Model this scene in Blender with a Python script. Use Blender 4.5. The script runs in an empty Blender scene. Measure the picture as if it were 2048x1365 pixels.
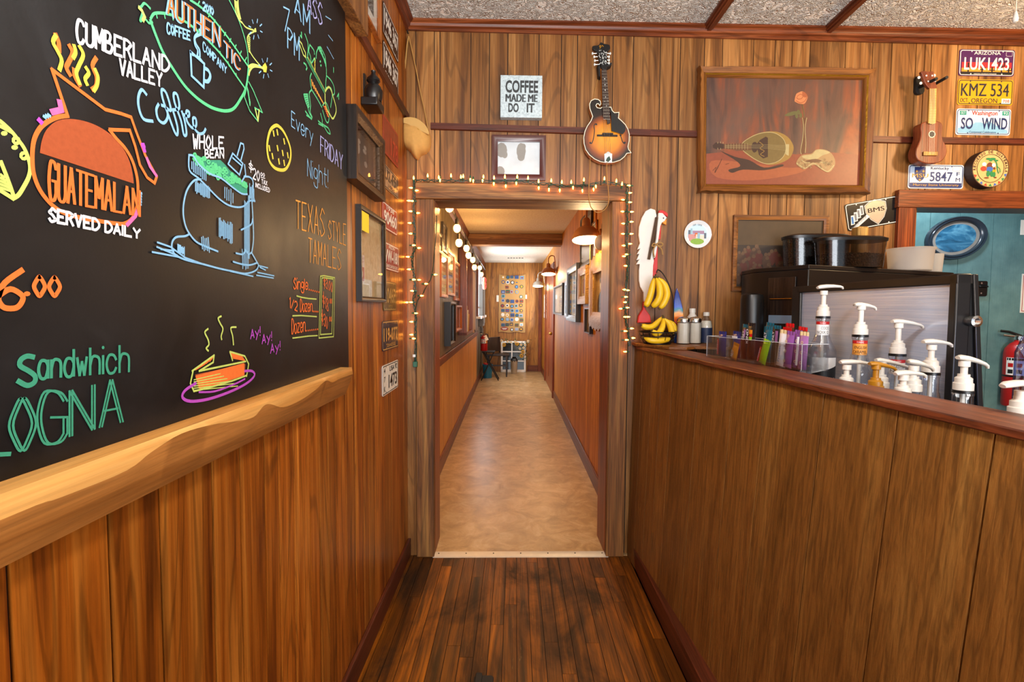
import bpy, bmesh, math, random
from mathutils import Vector, Matrix
R=math.radians
sc=bpy.context.scene
COL=sc.collection
# ---------------- camera, world, exposure, big lights ----------------
FPX=1000.0; PITCH=R(3.0); ROLL=R(-0.4); VPX,VPY=1030.0,617.0; EYE=Vector((0,0,1.40))
CX=1024.0; CY=VPY+FPX*math.tan(PITCH); YAW=math.atan((VPX-CX)/FPX)
RZ=Matrix.Rotation(YAW,3,'Z')
FW=RZ@Vector((0,math.cos(PITCH),-math.sin(PITCH))); RT0=RZ@Vector((1,0,0)); UP0=RT0.cross(FW)
RT=RT0*math.cos(ROLL)-UP0*math.sin(ROLL); UP=UP0*math.cos(ROLL)+RT0*math.sin(ROLL)
cam=bpy.data.cameras.new('camera'); cam.sensor_width=36; cam.sensor_fit='HORIZONTAL'; cam.lens=36*FPX/2048
cam.shift_y=-(682.5-CY)/2048
cam.clip_start=.02
co=bpy.data.objects.new('camera',cam); COL.objects.link(co)
m4=Matrix((RT,UP,-FW)).transposed().to_4x4(); m4.translation=EYE; co.matrix_world=m4
sc.camera=co
vs=sc.view_settings; vs.view_transform='Standard'; vs.look='None'; vs.gamma=1; vs.use_curve_mapping=False
vs.exposure=0.14
try: sc.cycles.use_denoising=True
except Exception: pass
try:
    sc.cycles.max_bounces=8; sc.cycles.transparent_max_bounces=16; sc.cycles.sample_clamp_indirect=4; sc.cycles.caustics_reflective=False; sc.cycles.caustics_refractive=False
except Exception: pass
w=bpy.data.worlds.new('sky'); sc.world=w; w.use_nodes=True
w.node_tree.nodes['Background'].inputs[0].default_value=(.75,.87,1,1); w.node_tree.nodes['Background'].inputs[1].default_value=1.0
def kelv(k):
    return {2200:(1,.50,.15),2700:(1,.66,.33),3200:(1,.76,.50),3800:(1,.84,.66),4500:(1,.91,.80),5500:(1,.98,.96),6500:(.88,.94,1),7500:(.74,.86,1)}[k]
def light(name,typ,loc,power,k,size=.1,rot=(0,0,0),sy=None):
    l=bpy.data.lights.new(name,typ); l.energy=power; l.color=kelv(k)
    if typ=='AREA':
        l.size=size
        if sy: l.shape='RECTANGLE'; l.size_y=sy
    else: l.shadow_soft_size=size
    o=bpy.data.objects.new(name,l); COL.objects.link(o); o.location=loc; o.rotation_euler=rot; o['kind']='helper'
    return o
LIGHTS=[
 ('ceiling_lamp','POINT',(.15,.75,2.2),38,5500,.11,(0,0,0),None),
 ('ceiling_lamp','POINT',(2.75,1.75,2.50),58,2700,.08,(0,0,0),None),
 ('ceiling_lamp','POINT',(.3,-1.2,2.3),42,3200,.15,(0,0,0),None),
 ('window_daylight','AREA',(.6,-3.0,1.5),150,6500,2.2,(R(108),0,0),1.5),
 ('added_ceiling_fill','AREA',(1.2,-.9,.95),165,5500,2.2,(R(180),0,0),2.2),  # added uplight without a real source, lifts the ceiling
 ('kitchen_lamp','POINT',(2.75,3.2,2.45),38,7500,.08,(0,0,0),None),
 ('hall_daylight_and_fill','AREA',(-.60,8.75,1.55),50,6500,1.0,(R(90),0,R(-90)),1.0),
 ('hall_daylight_and_fill','AREA',(.45,10.55,1.6),14,6500,.8,(R(90),0,R(90)),1.2),  # added fill to brighten the far hall, no window on this side
]
for a in LIGHTS: light(*a[:6],rot=a[6],sy=a[7])
# ---------------- projection helpers ----------------
def ray(x,y): return FW+RT*((x-CX)/FPX)-UP*((y-CY)/FPX)
def on_z(x,y,z):
    d=ray(x,y); return EYE+d*((z-EYE.z)/d.z)
def on_y(x,y,Y):
    d=ray(x,y); return EYE+d*(Y/d.y)
Z3=Vector((0,0,1))
class Surf:
    def __init__(s,o,u,v=Z3):
        s.o=Vector(o); s.u=Vector(u).normalized(); s.v=Vector(v).normalized(); s.n=s.u.cross(s.v)
    def pt(s,a,b,c=0): return s.o+s.u*a+s.v*b+s.n*c
    def __call__(s,p): return s.pt(*p)
    def px(s,x,y,c=0):
        d=ray(x,y); t=(s.o+s.n*c-EYE).dot(s.n)/d.dot(s.n); p=EYE+d*t-s.o
        return p.dot(s.u),p.dot(s.v)
    def rect(s,xl,yt,yb,xr,c=0,near='l'):
        x=xl if near=='l' else xr
        b1=s.px(x,yt,c)[1]; a,b0=s.px(x,yb,c)
        ym=(yt+yb)/2
        return s.px(xl,ym,c)[0],b0,s.px(xr,ym,c)[0],b1
LW=Surf((-.60,0,0),(0,1,0))
BW=Surf((0,2.785,0),(math.cos(R(1.5)),math.sin(R(1.5)),0))
HL=Surf((-.59,0,0),(-.0114,1,0))
HR=Surf((.67,0,0),(.0065,-1,0))
EW=Surf((0,11.05,0),(1,0,0))
KW=Surf((0,3.62,0),(1,0,0))
# ---------------- mesh builder ----------------
def P(s):
    return [tuple(float(q) for q in t.split(',')) for t in s.split()]
def cat(pts,closed=False,k=5):
    n=len(pts)
    if n<3: return list(pts)
    out=[]
    rng=range(n) if closed else range(n-1)
    for i in rng:
        if closed: p0,p1,p2,p3=pts[i-1],pts[i],pts[(i+1)%n],pts[(i+2)%n]
        else: p0,p1,p2,p3=pts[max(i-1,0)],pts[i],pts[i+1],pts[min(i+2,n-1)]
        for j in range(k):
            t=j/k
            out.append(tuple(.5*((2*p1[q])+(-p0[q]+p2[q])*t+(2*p0[q]-5*p1[q]+4*p2[q]-p3[q])*t*t+(-p0[q]+3*p1[q]-3*p2[q]+p3[q])*t**3) for q in range(len(p1))))
    if not closed: out.append(tuple(pts[-1]))
    return out
class MB:
    def __init__(s,T=None): s.T=T; s.V=[]; s.F=[]; s.M=[]
    def v(s,p):
        s.V.append(s.T(p) if s.T else Vector(p)); return len(s.V)-1
    def f(s,idx,m=0): s.F.append(tuple(idx)); s.M.append(m)
    def poly(s,pts,m=0): s.f([s.v(p) for p in pts],m); return s
    def box(s,x0,y0,z0,x1,y1,z1,m=0):
        i=[s.v(p) for p in((x0,y0,z0),(x1,y0,z0),(x1,y1,z0),(x0,y1,z0),(x0,y0,z1),(x1,y0,z1),(x1,y1,z1),(x0,y1,z1))]
        for q in((0,3,2,1),(4,5,6,7),(0,1,5,4),(1,2,6,5),(2,3,7,6),(3,0,4,7)): s.f([i[k] for k in q],m)
        return s
    def hexa(s,b,t,m=0):
        i=[s.v(p) for p in list(b)+list(t)]
        for q in((0,3,2,1),(4,5,6,7),(0,1,5,4),(1,2,6,5),(2,3,7,6),(3,0,4,7)): s.f([i[k] for k in q],m)
        return s
    def prism(s,pts,c0,c1,m=0,ms=None):
        n=len(pts); a=[s.v((p[0],p[1],c0)) for p in pts]; b=[s.v((p[0],p[1],c1)) for p in pts]
        s.f(a[::-1],m if ms is None else ms); s.f(b,m)
        for i in range(n): s.f((a[i],a[(i+1)%n],b[(i+1)%n],b[i]),m if ms is None else ms)
        return s
    def rprism(s,a0,b0,a1,b1,c0,c1,r,m=0,ms=None,k=4): return s.prism(rrect(a0,b0,a1,b1,r,k),c0,c1,m,ms)
    def tube(s,path,r,m=0,n=8,caps=True,flat=1.0,fu=1.0):
        pts=[Vector(p) for p in path]; L=len(pts); rings=[]; pu=None
        for i,p in enumerate(pts):
            d=(pts[min(i+1,L-1)]-pts[max(i-1,0)])
            d=d.normalized() if d.length>1e-9 else Vector((0,0,1))
            if pu is None:
                q=Vector((0,0,1)) if abs(d.z)<.9 else Vector((1,0,0)); u=(q-d*q.dot(d)).normalized()
            else:
                u=pu-d*pu.dot(d); u=u.normalized() if u.length>1e-6 else pu
            pu=u; w_=d.cross(u); rr=r[i] if isinstance(r,(list,tuple)) else r
            rings.append([s.v(p+(u*math.cos(6.28318*k/n)*fu+w_*math.sin(6.28318*k/n)*flat)*rr) for k in range(n)])
        for i in range(L-1):
            for k in range(n): s.f((rings[i][k],rings[i][(k+1)%n],rings[i+1][(k+1)%n],rings[i+1][k]),m)
        if caps: s.f(rings[0][::-1],m); s.f(rings[-1],m)
        return s
    def lathe(s,prof,c=(0,0,0),m=0,n=24,ax=None,a0=0,a1=360):
        c=Vector(c); ax=Vector(ax or (0,0,1)).normalized(); q=Vector((1,0,0)) if abs(ax.x)<.9 else Vector((0,1,0)); u=(q-ax*q.dot(ax)).normalized(); w_=ax.cross(u)
        full=abs(a1-a0)>=360; N=n if full else n+1; rings=[]
        for (r,h) in prof:
            if r<1e-6: rings.append([s.v(c+ax*h)]); continue
            rings.append([s.v(c+ax*h+(u*math.cos(R(a0)+R(a1-a0)*k/n)+w_*math.sin(R(a0)+R(a1-a0)*k/n))*r) for k in range(N)])
        for A,B in zip(rings,rings[1:]):
            for k in range(n):
                k2=(k+1)%N
                if len(A)==1 and len(B)==1: continue
                if len(A)==1: s.f((A[0],B[k2],B[k]),m)
                elif len(B)==1: s.f((A[k],A[k2],B[0]),m)
                else: s.f((A[k],A[k2],B[k2],B[k]),m)
        return s
    def ell(s,c,r,m=0,n=12,rot=None):
        c=Vector(c); rings=[]
        h=max(4,n//2)
        for i in range(h+1):
            t=math.pi*i/h
            if i in(0,h):
                p=Vector((0,0,r[2]*math.cos(t))); rings.append([s.v(c+(rot@p if rot else p))]); continue
            rg=[]
            for k in range(n):
                p=Vector((r[0]*math.sin(t)*math.cos(6.28318*k/n),r[1]*math.sin(t)*math.sin(6.28318*k/n),r[2]*math.cos(t)))
                rg.append(s.v(c+(rot@p if rot else p)))
            rings.append(rg)
        for A,B in zip(rings,rings[1:]):
            for k in range(n):
                k2=(k+1)%n
                if len(A)==1: s.f((A[0],B[k],B[k2]),m)
                elif len(B)==1: s.f((A[k],B[0],A[k2]),m)
                else: s.f((A[k],B[k],B[k2],A[k2]),m)
        return s
    def rib(s,pts,w,c=.001,m=0,closed=False):
        q=[]
        for p in pts:
            if not q or (p[0]-q[-1][0])**2+(p[1]-q[-1][1])**2>1e-9: q.append((p[0],p[1]))
        pts=q; n=len(pts)
        if not closed and n>2:   # a stroke that doubles back is drawn as two strokes
            for i in range(1,n-1):
                ax,ay=pts[i][0]-pts[i-1][0],pts[i][1]-pts[i-1][1]; bx_,by_=pts[i+1][0]-pts[i][0],pts[i+1][1]-pts[i][1]
                if ax*bx_+ay*by_<-.15*math.hypot(ax,ay)*math.hypot(bx_,by_) and not isinstance(w,(list,tuple)):
                    s.rib(pts[:i+1],w,c,m); s.rib(pts[i:],w,c+8e-6,m); return s
        if n<2:
            if n: x,y=pts[0]; h=w*.6; s.poly([(x+h*math.cos(t),y+h*math.sin(t),c) for t in (0,.785,1.57,2.356,3.14,3.93,4.71,5.5)],m)
            return s
        L=[];Rr=[]
        for i in range(n):
            a=pts[i-1] if (i>0 or closed) else pts[i]; b=pts[(i+1)%n] if (i<n-1 or closed) else pts[i]
            d1=Vector((pts[i][0]-a[0],pts[i][1]-a[1])); d2=Vector((b[0]-pts[i][0],b[1]-pts[i][1]))
            d1=d1.normalized() if d1.length>1e-9 else d2.normalized(); d2=d2.normalized() if d2.length>1e-9 else d1
            t=d1+d2
            if t.length<.35: t=d1
            t.normalize(); nx,ny=-t.y,t.x; k=min(1/max(abs(nx*-d1.y+ny*d1.x),.5),1.6)
            wi=w[i] if isinstance(w,(list,tuple)) else w
            h=wi/2*k; e=0
            x,y=pts[i]
            if not closed and i==0: x-=t.x*wi*.35; y-=t.y*wi*.35
            if not closed and i==n-1: x+=t.x*wi*.35; y+=t.y*wi*.35
            L.append(s.v((x+nx*h,y+ny*h,c))); Rr.append(s.v((x-nx*h,y-ny*h,c)))
        for i in range(n if closed else n-1):
            j=(i+1)%n; s.f((Rr[i],Rr[j],L[j],L[i]),m)
        return s
    def disc(s,a,b,r,c,m=0,n=16,rb=None): return s.poly([(a+r*math.cos(6.28318*k/n),b+(rb or r)*math.sin(6.28318*k/n),c) for k in range(n)],m)
    def build(s,name,mats,parent=None,label=None,category=None,group=None,kind=None,loc=None,bevel=0,seg=2,sub=0,ang=38):
        me=bpy.data.meshes.new(name)
        if parent is not None: base=wloc(parent)
        elif loc is not None: base=Vector(loc)
        elif kind=='structure' or not s.V: base=Vector((0,0,0))
        else:
            lo=[min(v[i] for v in s.V) for i in range(3)]; hi=[max(v[i] for v in s.V) for i in range(3)]
            base=Vector(((lo[0]+hi[0])/2,(lo[1]+hi[1])/2,lo[2]))
        me.from_pydata([v-base for v in s.V],[],s.F)
        if not isinstance(mats,(list,tuple)): mats=[mats]
        for m in mats: me.materials.append(M[m] if isinstance(m,str) else m)
        for p,mi in zip(me.polygons,s.M): p.material_index=mi
        bm=bmesh.new(); bm.from_mesh(me); bmesh.ops.recalc_face_normals(bm,faces=bm.faces); bm.to_mesh(me); bm.free()
        me.shade_smooth(); me.set_sharp_from_angle(angle=R(ang))
        o=bpy.data.objects.new(name,me); COL.objects.link(o)
        if parent is not None: o.parent=parent; o.location=(0,0,0)
        else: o.location=base
        o['wl']=tuple(base)
        if bevel:
            b=o.modifiers.new('bevel','BEVEL'); b.width=bevel; b.segments=seg; b.limit_method='ANGLE'; b.angle_limit=R(40)
        if sub:
            b=o.modifiers.new('sub','SUBSURF'); b.levels=sub; b.render_levels=sub
        tag(o,label,category,group,kind)
        return o
def wloc(o): return Vector(o['wl'])
def tag(o,label=None,category=None,group=None,kind=None):
    if label: o['label']=label
    if category: o['category']=category
    if group: o['group']=group
    if kind: o['kind']=kind
    return o
def thing(name,label,category,loc,group=None,kind=None):
    o=bpy.data.objects.new(name,None); COL.objects.link(o); o.location=loc; o['wl']=tuple(loc); o.empty_display_size=.05
    return tag(o,label,category,group,kind)
def dup(root,d,label=None,rz=0,name=None):
    def cp(o,par):
        c=o.copy(); COL.objects.link(c)
        if par is not None: c.parent=par
        for ch in o.children: cp(ch,c)
        return c
    r=cp(root,None); r.location=Vector(root.location)+Vector(d); r.rotation_euler=(0,0,rz)
    if label: r['label']=label
    return r
def rrect(a0,b0,a1,b1,r,k=4):
    out=[]
    for (cx,cy,s0) in((a1-r,b1-r,0),(a0+r,b1-r,90),(a0+r,b0+r,180),(a1-r,b0+r,270)):
        for i in range(k+1): t=R(s0+90*i/k); out.append((cx+r*math.cos(t),cy+r*math.sin(t)))
    return out
# ---------------- printed lettering ----------------
_tc={}
def glyphs(t,bold=0,shear=0):
    k=(t,bold,shear)
    if k in _tc: return _tc[k]
    c=bpy.data.curves.new('t','FONT'); c.body=t; c.offset=bold; c.shear=shear; c.resolution_u=3
    o=bpy.data.objects.new('t',c); COL.objects.link(o)
    dg=bpy.context.evaluated_depsgraph_get(); ev=o.evaluated_get(dg); me=ev.to_mesh()
    V=[(v.co.x,v.co.y) for v in me.vertices]; F=[tuple(p.vertices) for p in me.polygons]; ev.to_mesh_clear()
    bpy.data.objects.remove(o); bpy.data.curves.remove(c)
    x0=min(v[0] for v in V); x1=max(v[0] for v in V); y0=min(v[1] for v in V); y1=max(v[1] for v in V)
    _tc[k]=([((v[0]-x0)/(x1-x0),(v[1]-y0)/(y1-y0)) for v in V],F,(x1-x0)/(y1-y0))
    return _tc[k]
def txt(mb,t,a0,b0,a1,b1,c,m,bold=.01,shear=0,fn=None):
    if 'M' in t and bold>0:   # thicken by overprinting: an offset outline of M folds over itself
        d=bold*1.5*(b1-b0)
        for k,s_ in enumerate((-d,0,d)): txt(mb,t,a0+s_,b0,a1+s_,b1,c+k*1e-5,m,0,shear,fn)
        return
    V,F,asp=glyphs(t,bold,shear); i0=len(mb.V)
    for (x,y) in V:
        p=(a0+(a1-a0)*x,b0+(b1-b0)*y,c); mb.v(fn(p) if fn else p)
    for f in F: mb.f([i0+q for q in f],m)
def txt_arc(mb,t,ca,cb,r,h,t0,t1,c,m,bold=.02,inside=False):
    n=len(t)
    for i,ch in enumerate(t):
        if ch==' ': continue
        th=R(t0+(t1-t0)*(i+.5)/n); wd=abs(R(t1-t0))*r/n*.8
        if ch=='I': wd*=.35
        V,F,_=glyphs(ch,bold); i0=len(mb.V)
        for (x,y) in V:
            lx=(x-.5)*wd; ly=y*h
            mb.v((ca+(r+ly)*math.cos(th)+lx*math.sin(th),cb+(r+ly)*math.sin(th)-lx*math.cos(th),c))
        for f in F: mb.f([i0+q for q in f],m)
# ---------------- hand lettering (single strokes) ----------------
GL={'A':'02 28 42|14 34','B':'08 02|~08 28 37 25 05|~05 25 44 32 02','C':'~47 38 18 06 04 12 32 43','D':'02 08|~08 28 46 44 22 02','E':'48 08 02 42|05 35','F':'48 08 02|05 35',
'G':'~47 38 18 06 04 12 32 43|43 45 25','H':'02 08|42 48|05 45','I':'02 08','L':'08 02 42','M':'02 08 24 48 42','N':'02 08 42 48','O':'~28 17 05 13 22 33 45 37 28','P':'02 08|~08 28 47 36 25 05',
'R':'02 08|~08 28 47 36 25 05|25 42','S':'~47 28 17 06 25 34 43 22 12 03','T':'08 48|28 22','U':'~08 05 03 12 32 43 45 48','V':'08 22 48','W':'08 12 26 32 48','X':'08 42|48 02','Y':'08 25 48|25 22','Z':'08 48 02 42',
'0':'~28 17 05 13 22 33 45 37 28','1':'07 18 12','2':'~07 18 38 46 24 02|02 42','3':'~07 28 47 36 15|~15 36 43 22 03','6':'~48 16 04 03 12 32 43 44 25 04','7':'08 48 12','8':'~25 07 28 47 25 03 22 43 25','$':'~46 27 06 25 44 23 04|29 21','!':'08 04|02 02','.':'02 02','/':'02 48','-':'05 35',
'a':'~45 36 16 04 12 32 44|46 42','c':'~45 36 16 04 12 32 43','d':'~45 36 16 04 12 32 44|48 42','e':'~04 44 36 16 04 12 32 43','f':'~48 39 28 14 10|06 36','g':'~45 36 16 04 13 33 45|~46 43 40 10 01','h':'08 02|~04 16 36 45 42','i':'06 02|08 08','l':'08 02','m':'06 02|~04 16 25 22|~24 36 45 42','n':'06 02|~04 16 36 45 42','o':'~26 05 04 12 32 43 45 26','r':'06 02|~04 16 36','t':'18 13 22 32|06 36','u':'~06 03 12 32 44|46 42','v':'06 22 46','w':'06 12 25 32 46','y':'06 23|46 10','z':'06 46 02 42'}
def chalk(mb,S,t,p0,p1,h0,h1,w,m,c=.0012,dbl=0):
    segs=[];x=0
    for ch in t:
        if ch==' ': x+=2.6; continue
        mx=0
        for pl in GL[ch].split('|'):
            sm=pl[0]=='~'; pts=[(int(q[0]),int(q[1:])) for q in pl.lstrip('~').split()]
            mx=max(mx,max(q[0] for q in pts))
            if sm: pts=(cat(pts[:-1],True,4)+[pts[0]]) if pts[0]==pts[-1] else cat(pts,k=4)
            segs.append([(x+q[0],q[1]) for q in pts])
        x+=mx+1.5
    W=x-1.5
    for sg in segs:
        for dx in ((0,) if not dbl else (0,dbl)):
            pp=[]
            for (gx,gy) in sg:
                s_=(gx+dx)/W; t_=(gy-2)/6; h=h0+(h1-h0)*s_
                pp.append(S.px(p0[0]+(p1[0]-p0[0])*s_,p0[1]+(p1[1]-p0[1])*s_-h*t_,0))
            mb.rib(pp,w*.54,c+len(mb.F)*1.2e-6,m)
# ---------------- materials ----------------
M={}
def lin(h):
    h=h.lstrip('#'); o=[]
    for i in(0,2,4):
        c=int(h[i:i+2],16)/255; o.append(c/12.92 if c<=.04045 else((c+.055)/1.055)**2.4)
    return (*o,1)
class NT:
    def __init__(s,name):
        s.m=bpy.data.materials.new(name); s.m.use_nodes=True; s.t=s.m.node_tree; s.t.nodes.clear(); M[name]=s.m
        s.out=s.n('OutputMaterial')
    def n(s,t,**k):
        x=s.t.nodes.new('ShaderNode'+t)
        for a,b in k.items():
            if hasattr(x,a): setattr(x,a,b)
            else: x.inputs[a.replace('_',' ')].default_value=b
        return x
    def l(s,a,b): s.t.links.new(a,b)
    def mapc(s,scale,isl=0):
        tc=s.n('TexCoord'); mp=s.n('Mapping'); mp.inputs['Scale'].default_value=scale
        s.l(tc.outputs['Object'],mp.inputs[0]); o=mp.outputs[0]
        if isl:
            g=s.n('NewGeometry'); mu=s.n('Math',operation='MULTIPLY'); mu.inputs[1].default_value=isl; s.l(g.outputs['Random Per Island'],mu.inputs[0])
            ad=s.n('VectorMath',operation='ADD'); s.l(o,ad.inputs[0]); s.l(mu.outputs[0],ad.inputs[1]); o=ad.outputs[0]
        return o
    def noise(s,vec,scale,detail=4,dist=0,rough=.55):
        x=s.n('TexNoise'); x.inputs['Scale'].default_value=scale; x.inputs['Detail'].default_value=detail; x.inputs['Distortion'].default_value=dist; x.inputs['Roughness'].default_value=rough
        if vec: s.l(vec,x.inputs['Vector'])
        return x.outputs['Fac']
    def ramp(s,fac,stops):
        x=s.n('ValToRGB'); e=x.color_ramp.elements
        while len(e)<len(stops): e.new(.5)
        for el,(p,c) in zip(e,stops): el.position=p; el.color=lin(c) if isinstance(c,str) else (c,c,c,1)
        s.l(fac,x.inputs[0]); return x.outputs[0]
    def mix(s,a,b,fac,blend='MIX'):
        x=s.n('MixRGB',blend_type=blend)
        for v,i in((fac,0),(a,1),(b,2)):
            if hasattr(v,'links') or hasattr(v,'is_linked'): s.l(v,x.inputs[i])
            else: x.inputs[i].default_value=v if i==0 else (lin(v) if isinstance(v,str) else v)
        return x.outputs[0]
    def bsdf(s,col,rough=.5,metal=0,spec=.5,coat=0,bump=None,bs=.2,bd=.01,**k):
        p=s.n('BsdfPrincipled')
        for v,i in((col,'Base Color'),(rough,'Roughness')):
            if hasattr(v,'is_linked'): s.l(v,p.inputs[i])
            else: p.inputs[i].default_value=lin(v) if isinstance(v,str) else v
        p.inputs['Metallic'].default_value=metal; p.inputs['Specular IOR Level'].default_value=spec; p.inputs['Coat Weight'].default_value=coat; p.inputs['Coat Roughness'].default_value=.05
        for a,b in k.items(): p.inputs[a.replace('_',' ')].default_value=b
        if bump is not None:
            b=s.n('Bump'); b.inputs['Strength'].default_value=bs; b.inputs['Distance'].default_value=bd; s.l(bump,b.inputs['Height']); s.l(b.outputs[0],p.inputs['Normal'])
        s.l(p.outputs[0],s.out.inputs[0]); return p
def pm(name,hexc,rough=.5,metal=0,var=.1,scale=25,coat=0,spec=.5,bump=0,**k):
    t=NT(name); n=t.noise(t.mapc((1,1,1)),scale)
    c=t.mix(tuple(x*(1-var) for x in lin(hexc)[:3])+(1,),tuple(min(1,x*(1+var)) for x in lin(hexc)[:3])+(1,),n)
    t.bsdf(c,rough,metal,spec,coat,n if bump else None,bump,.01,**k); return t.m
def wood(name,dark,mid,light,ax=2,g=11,rough=.42,isl=.35,bump=.12,spec=.4,pores=.5,coat=0,al=.7,lines=.25):
    t=NT(name); sc3=[g,g,g]; sc3[ax]=al; f3=[150,150,150]; f3[ax]=3.5
    n1=t.noise(t.mapc(sc3,37),1,5,1.6); n2=t.noise(t.mapc(f3,17),1,3,.3)
    c=t.ramp(n1,[(.30,dark),(.48,mid),(.68,light)])
    c=t.mix(c,t.ramp(n2,[(.35,1-pores),(.6,1.0)]),1.0,'MULTIPLY')
    nc=t.noise(t.mapc([4.5 if i!=ax else .5 for i in range(3)],53),1,2,.5); mm=t.n('Math',operation='MULTIPLY'); t.l(nc,mm.inputs[0]); mm.inputs[1].default_value=75; sn=t.n('Math',operation='SINE'); t.l(mm.outputs[0],sn.inputs[0]); c=t.mix(c,t.ramp(sn.outputs[0],[(.0,1.0),(.72,1.0),(.95,1-lines)]),1.0,'MULTIPLY')
    g_=t.n('NewGeometry'); mr=t.n('MapRange'); mr.inputs[3].default_value=1-isl; mr.inputs[4].default_value=1+isl*.6; t.l(g_.outputs['Random Per Island'],mr.inputs[0])
    hs=t.n('HueSaturation'); t.l(mr.outputs[0],hs.inputs['Value']); t.l(c,hs.inputs['Color'])
    t.bsdf(hs.outputs[0],rough,0,spec,coat,n2,bump,.004); return t.m
def emis(name,hexc,s):
    t=NT(name); e=t.n('Emission'); e.inputs[0].default_value=lin(hexc); e.inputs[1].default_value=s; t.l(e.outputs[0],t.out.inputs[0]); return t.m
def clear(name,tint='#ffffff',gl=.12,rough=.02,edge=.6):
    t=NT(name); a=t.n('BsdfTransparent'); a.inputs[0].default_value=lin(tint); b=t.n('BsdfGlossy'); b.inputs['Roughness'].default_value=rough
    lw=t.n('LayerWeight'); lw.inputs[0].default_value=.35; mr=t.n('MapRange'); mr.inputs[3].default_value=gl*.35; mr.inputs[4].default_value=edge
    t.l(lw.outputs['Facing'],mr.inputs[0]); mx=t.n('MixShader'); t.l(mr.outputs[0],mx.inputs[0]); t.l(a.outputs[0],mx.inputs[1]); t.l(b.outputs[0],mx.inputs[2]); t.l(mx.outputs[0],t.out.inputs[0]); return t.m
wood('panel_back','#633c1b','#8f5d2c','#b38049',2,13,.40,.24,pores=.3,lines=.28)
wood('panel_left','#652d08','#9c5212','#c0762a',2,15,.36,.28,pores=.35,lines=.35)
wood('panel_hall','#8f4f0e','#c27a1e','#dc9a3a',2,14,.55,.10,pores=.3)
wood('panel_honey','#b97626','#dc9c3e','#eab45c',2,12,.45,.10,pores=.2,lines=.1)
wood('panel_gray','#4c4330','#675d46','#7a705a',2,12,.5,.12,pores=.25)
wood('panel_end','#8a5524','#b0732f','#c48a40',2,6,.45,.12)
wood('timber','#5a3415','#865427','#a8763c',2,8,.6,.15,.3)
wood('timber_x','#633c1a','#935f30','#b5844c',0,8,.6,.15,.3)
wood('trim_red','#5b2811','#7c3c1a','#96512a',0,10,.4,.1)
wood('trim_red_y','#4f2210','#71351a','#8a4826',1,10,.4,.1)
wood('trim_red_z','#64280f','#8a3d18','#a04f22',2,10,.4,.1)
wood('rail_dark','#40180c','#5c2716','#70351f',0,10,.4,.1)
wood('rail_dark_y','#40180c','#5c2716','#70351f',1,10,.4,.1)
wood('pine','#b5742c','#d0924a','#dda860',1,10,.45,.05,pores=.2,lines=.08)
wood('pine_dark','#74400f','#98602a','#b07438',1,10,.5,.05,pores=.25,lines=.1)
wood('walnut','#3c1d10','#5d301b','#7a4426',0,8,.35,.1)
wood('oak_frame','#5e3413','#8a5424','#a86d34',0,10,.4,.1)
wood('oak_frame_z','#5e3413','#8a5424','#a86d34',2,10,.4,.1)
wood('orange_frame','#8a4316','#ad5d24','#c27336',2,10,.35,.1)
wood('black_wood','#1a120e','#2a1d16','#3a2a20',2,10,.35,.1)
wood('cap_wood','#4a200e','#74381c','#935230',1,9,.45,.08)
wood('ukulele_wood','#5c2414','#7f3a20','#96502e',2,20,.35,.05,pores=.3)
wood('light_block','#b07a30','#cc9a4c','#deb468',2,10,.5,.05)
pm('gap','#1c0f06',.8); pm('black','#0b0b0c',.35); pm('black_matte','#121212',.7); pm('white','#f2f0ea',.4,var=.04); pm('white_plastic','#dad5cb',.35,var=.03)
pm('paper','#ece6d8',.8,var=.05); pm('brass','#b08a3c',.35,1); pm('chrome','#d5d5d2',.18,1,var=.05); pm('gold','#a8791f',.4,.7,bump=.4,scale=60); pm('dark_metal','#2a2522',.4,.6)
pm('drywall','#b9a98f',.9); pm('red','#b01818',.35); pm('cream','#e9dcc0',.6)
# rough-sawn counter boards
t=NT('sawn'); n1=t.noise(t.mapc((9,9,.7),31),1,5,.9); n2=t.noise(t.mapc((110,110,5),11),1,3,.6); n3=t.noise(t.mapc((45,45,45)),1,4)
c=t.ramp(n1,[(.25,'#704818'),(.5,'#8a5a24'),(.75,'#9f7033')]); c=t.mix(c,t.ramp(n2,[(.35,.55),(.6,1.0)]),1.0,'MULTIPLY'); g_=t.n('NewGeometry'); mr=t.n('MapRange'); mr.inputs[3].default_value=.88; mr.inputs[4].default_value=1.1; t.l(g_.outputs['Random Per Island'],mr.inputs[0]); hs=t.n('HueSaturation'); t.l(mr.outputs[0],hs.inputs['Value']); t.l(c,hs.inputs['Color'])
t.bsdf(hs.outputs[0],.5,0,.4,0,t.mix(n2,n3,.5),.5,.006)
# worn oak strip floor
t=NT('floor_oak'); n1=t.noise(t.mapc((16,1.1,16),41),1,5,1.4); n2=t.noise(t.mapc((170,5,170),13),1,3,.3); n3=t.noise(t.mapc((2.6,1.6,2.6)),1,6,.6,.65); n4=t.noise(t.mapc((60,7,60),5),1,5,1.0,.7)
c=t.ramp(n1,[(.3,'#3a1e05'),(.5,'#703c08'),(.72,'#a05a0c')]); c=t.mix(c,t.ramp(n2,[(.32,.5),(.6,1.0)]),1.0,'MULTIPLY')
g_=t.n('NewGeometry'); mr=t.n('MapRange'); mr.inputs[3].default_value=.55; mr.inputs[4].default_value=1.45; t.l(g_.outputs['Random Per Island'],mr.inputs[0]); hs=t.n('HueSaturation'); t.l(mr.outputs[0],hs.inputs['Value']); t.l(c,hs.inputs['Color'])
c=t.mix('#171008',hs.outputs[0],t.ramp(n3,[(.36,.12),(.52,1.0)])); c=t.mix(c,'#8f7442',t.ramp(n4,[(.66,0.0),(.73,.6)]))
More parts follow.
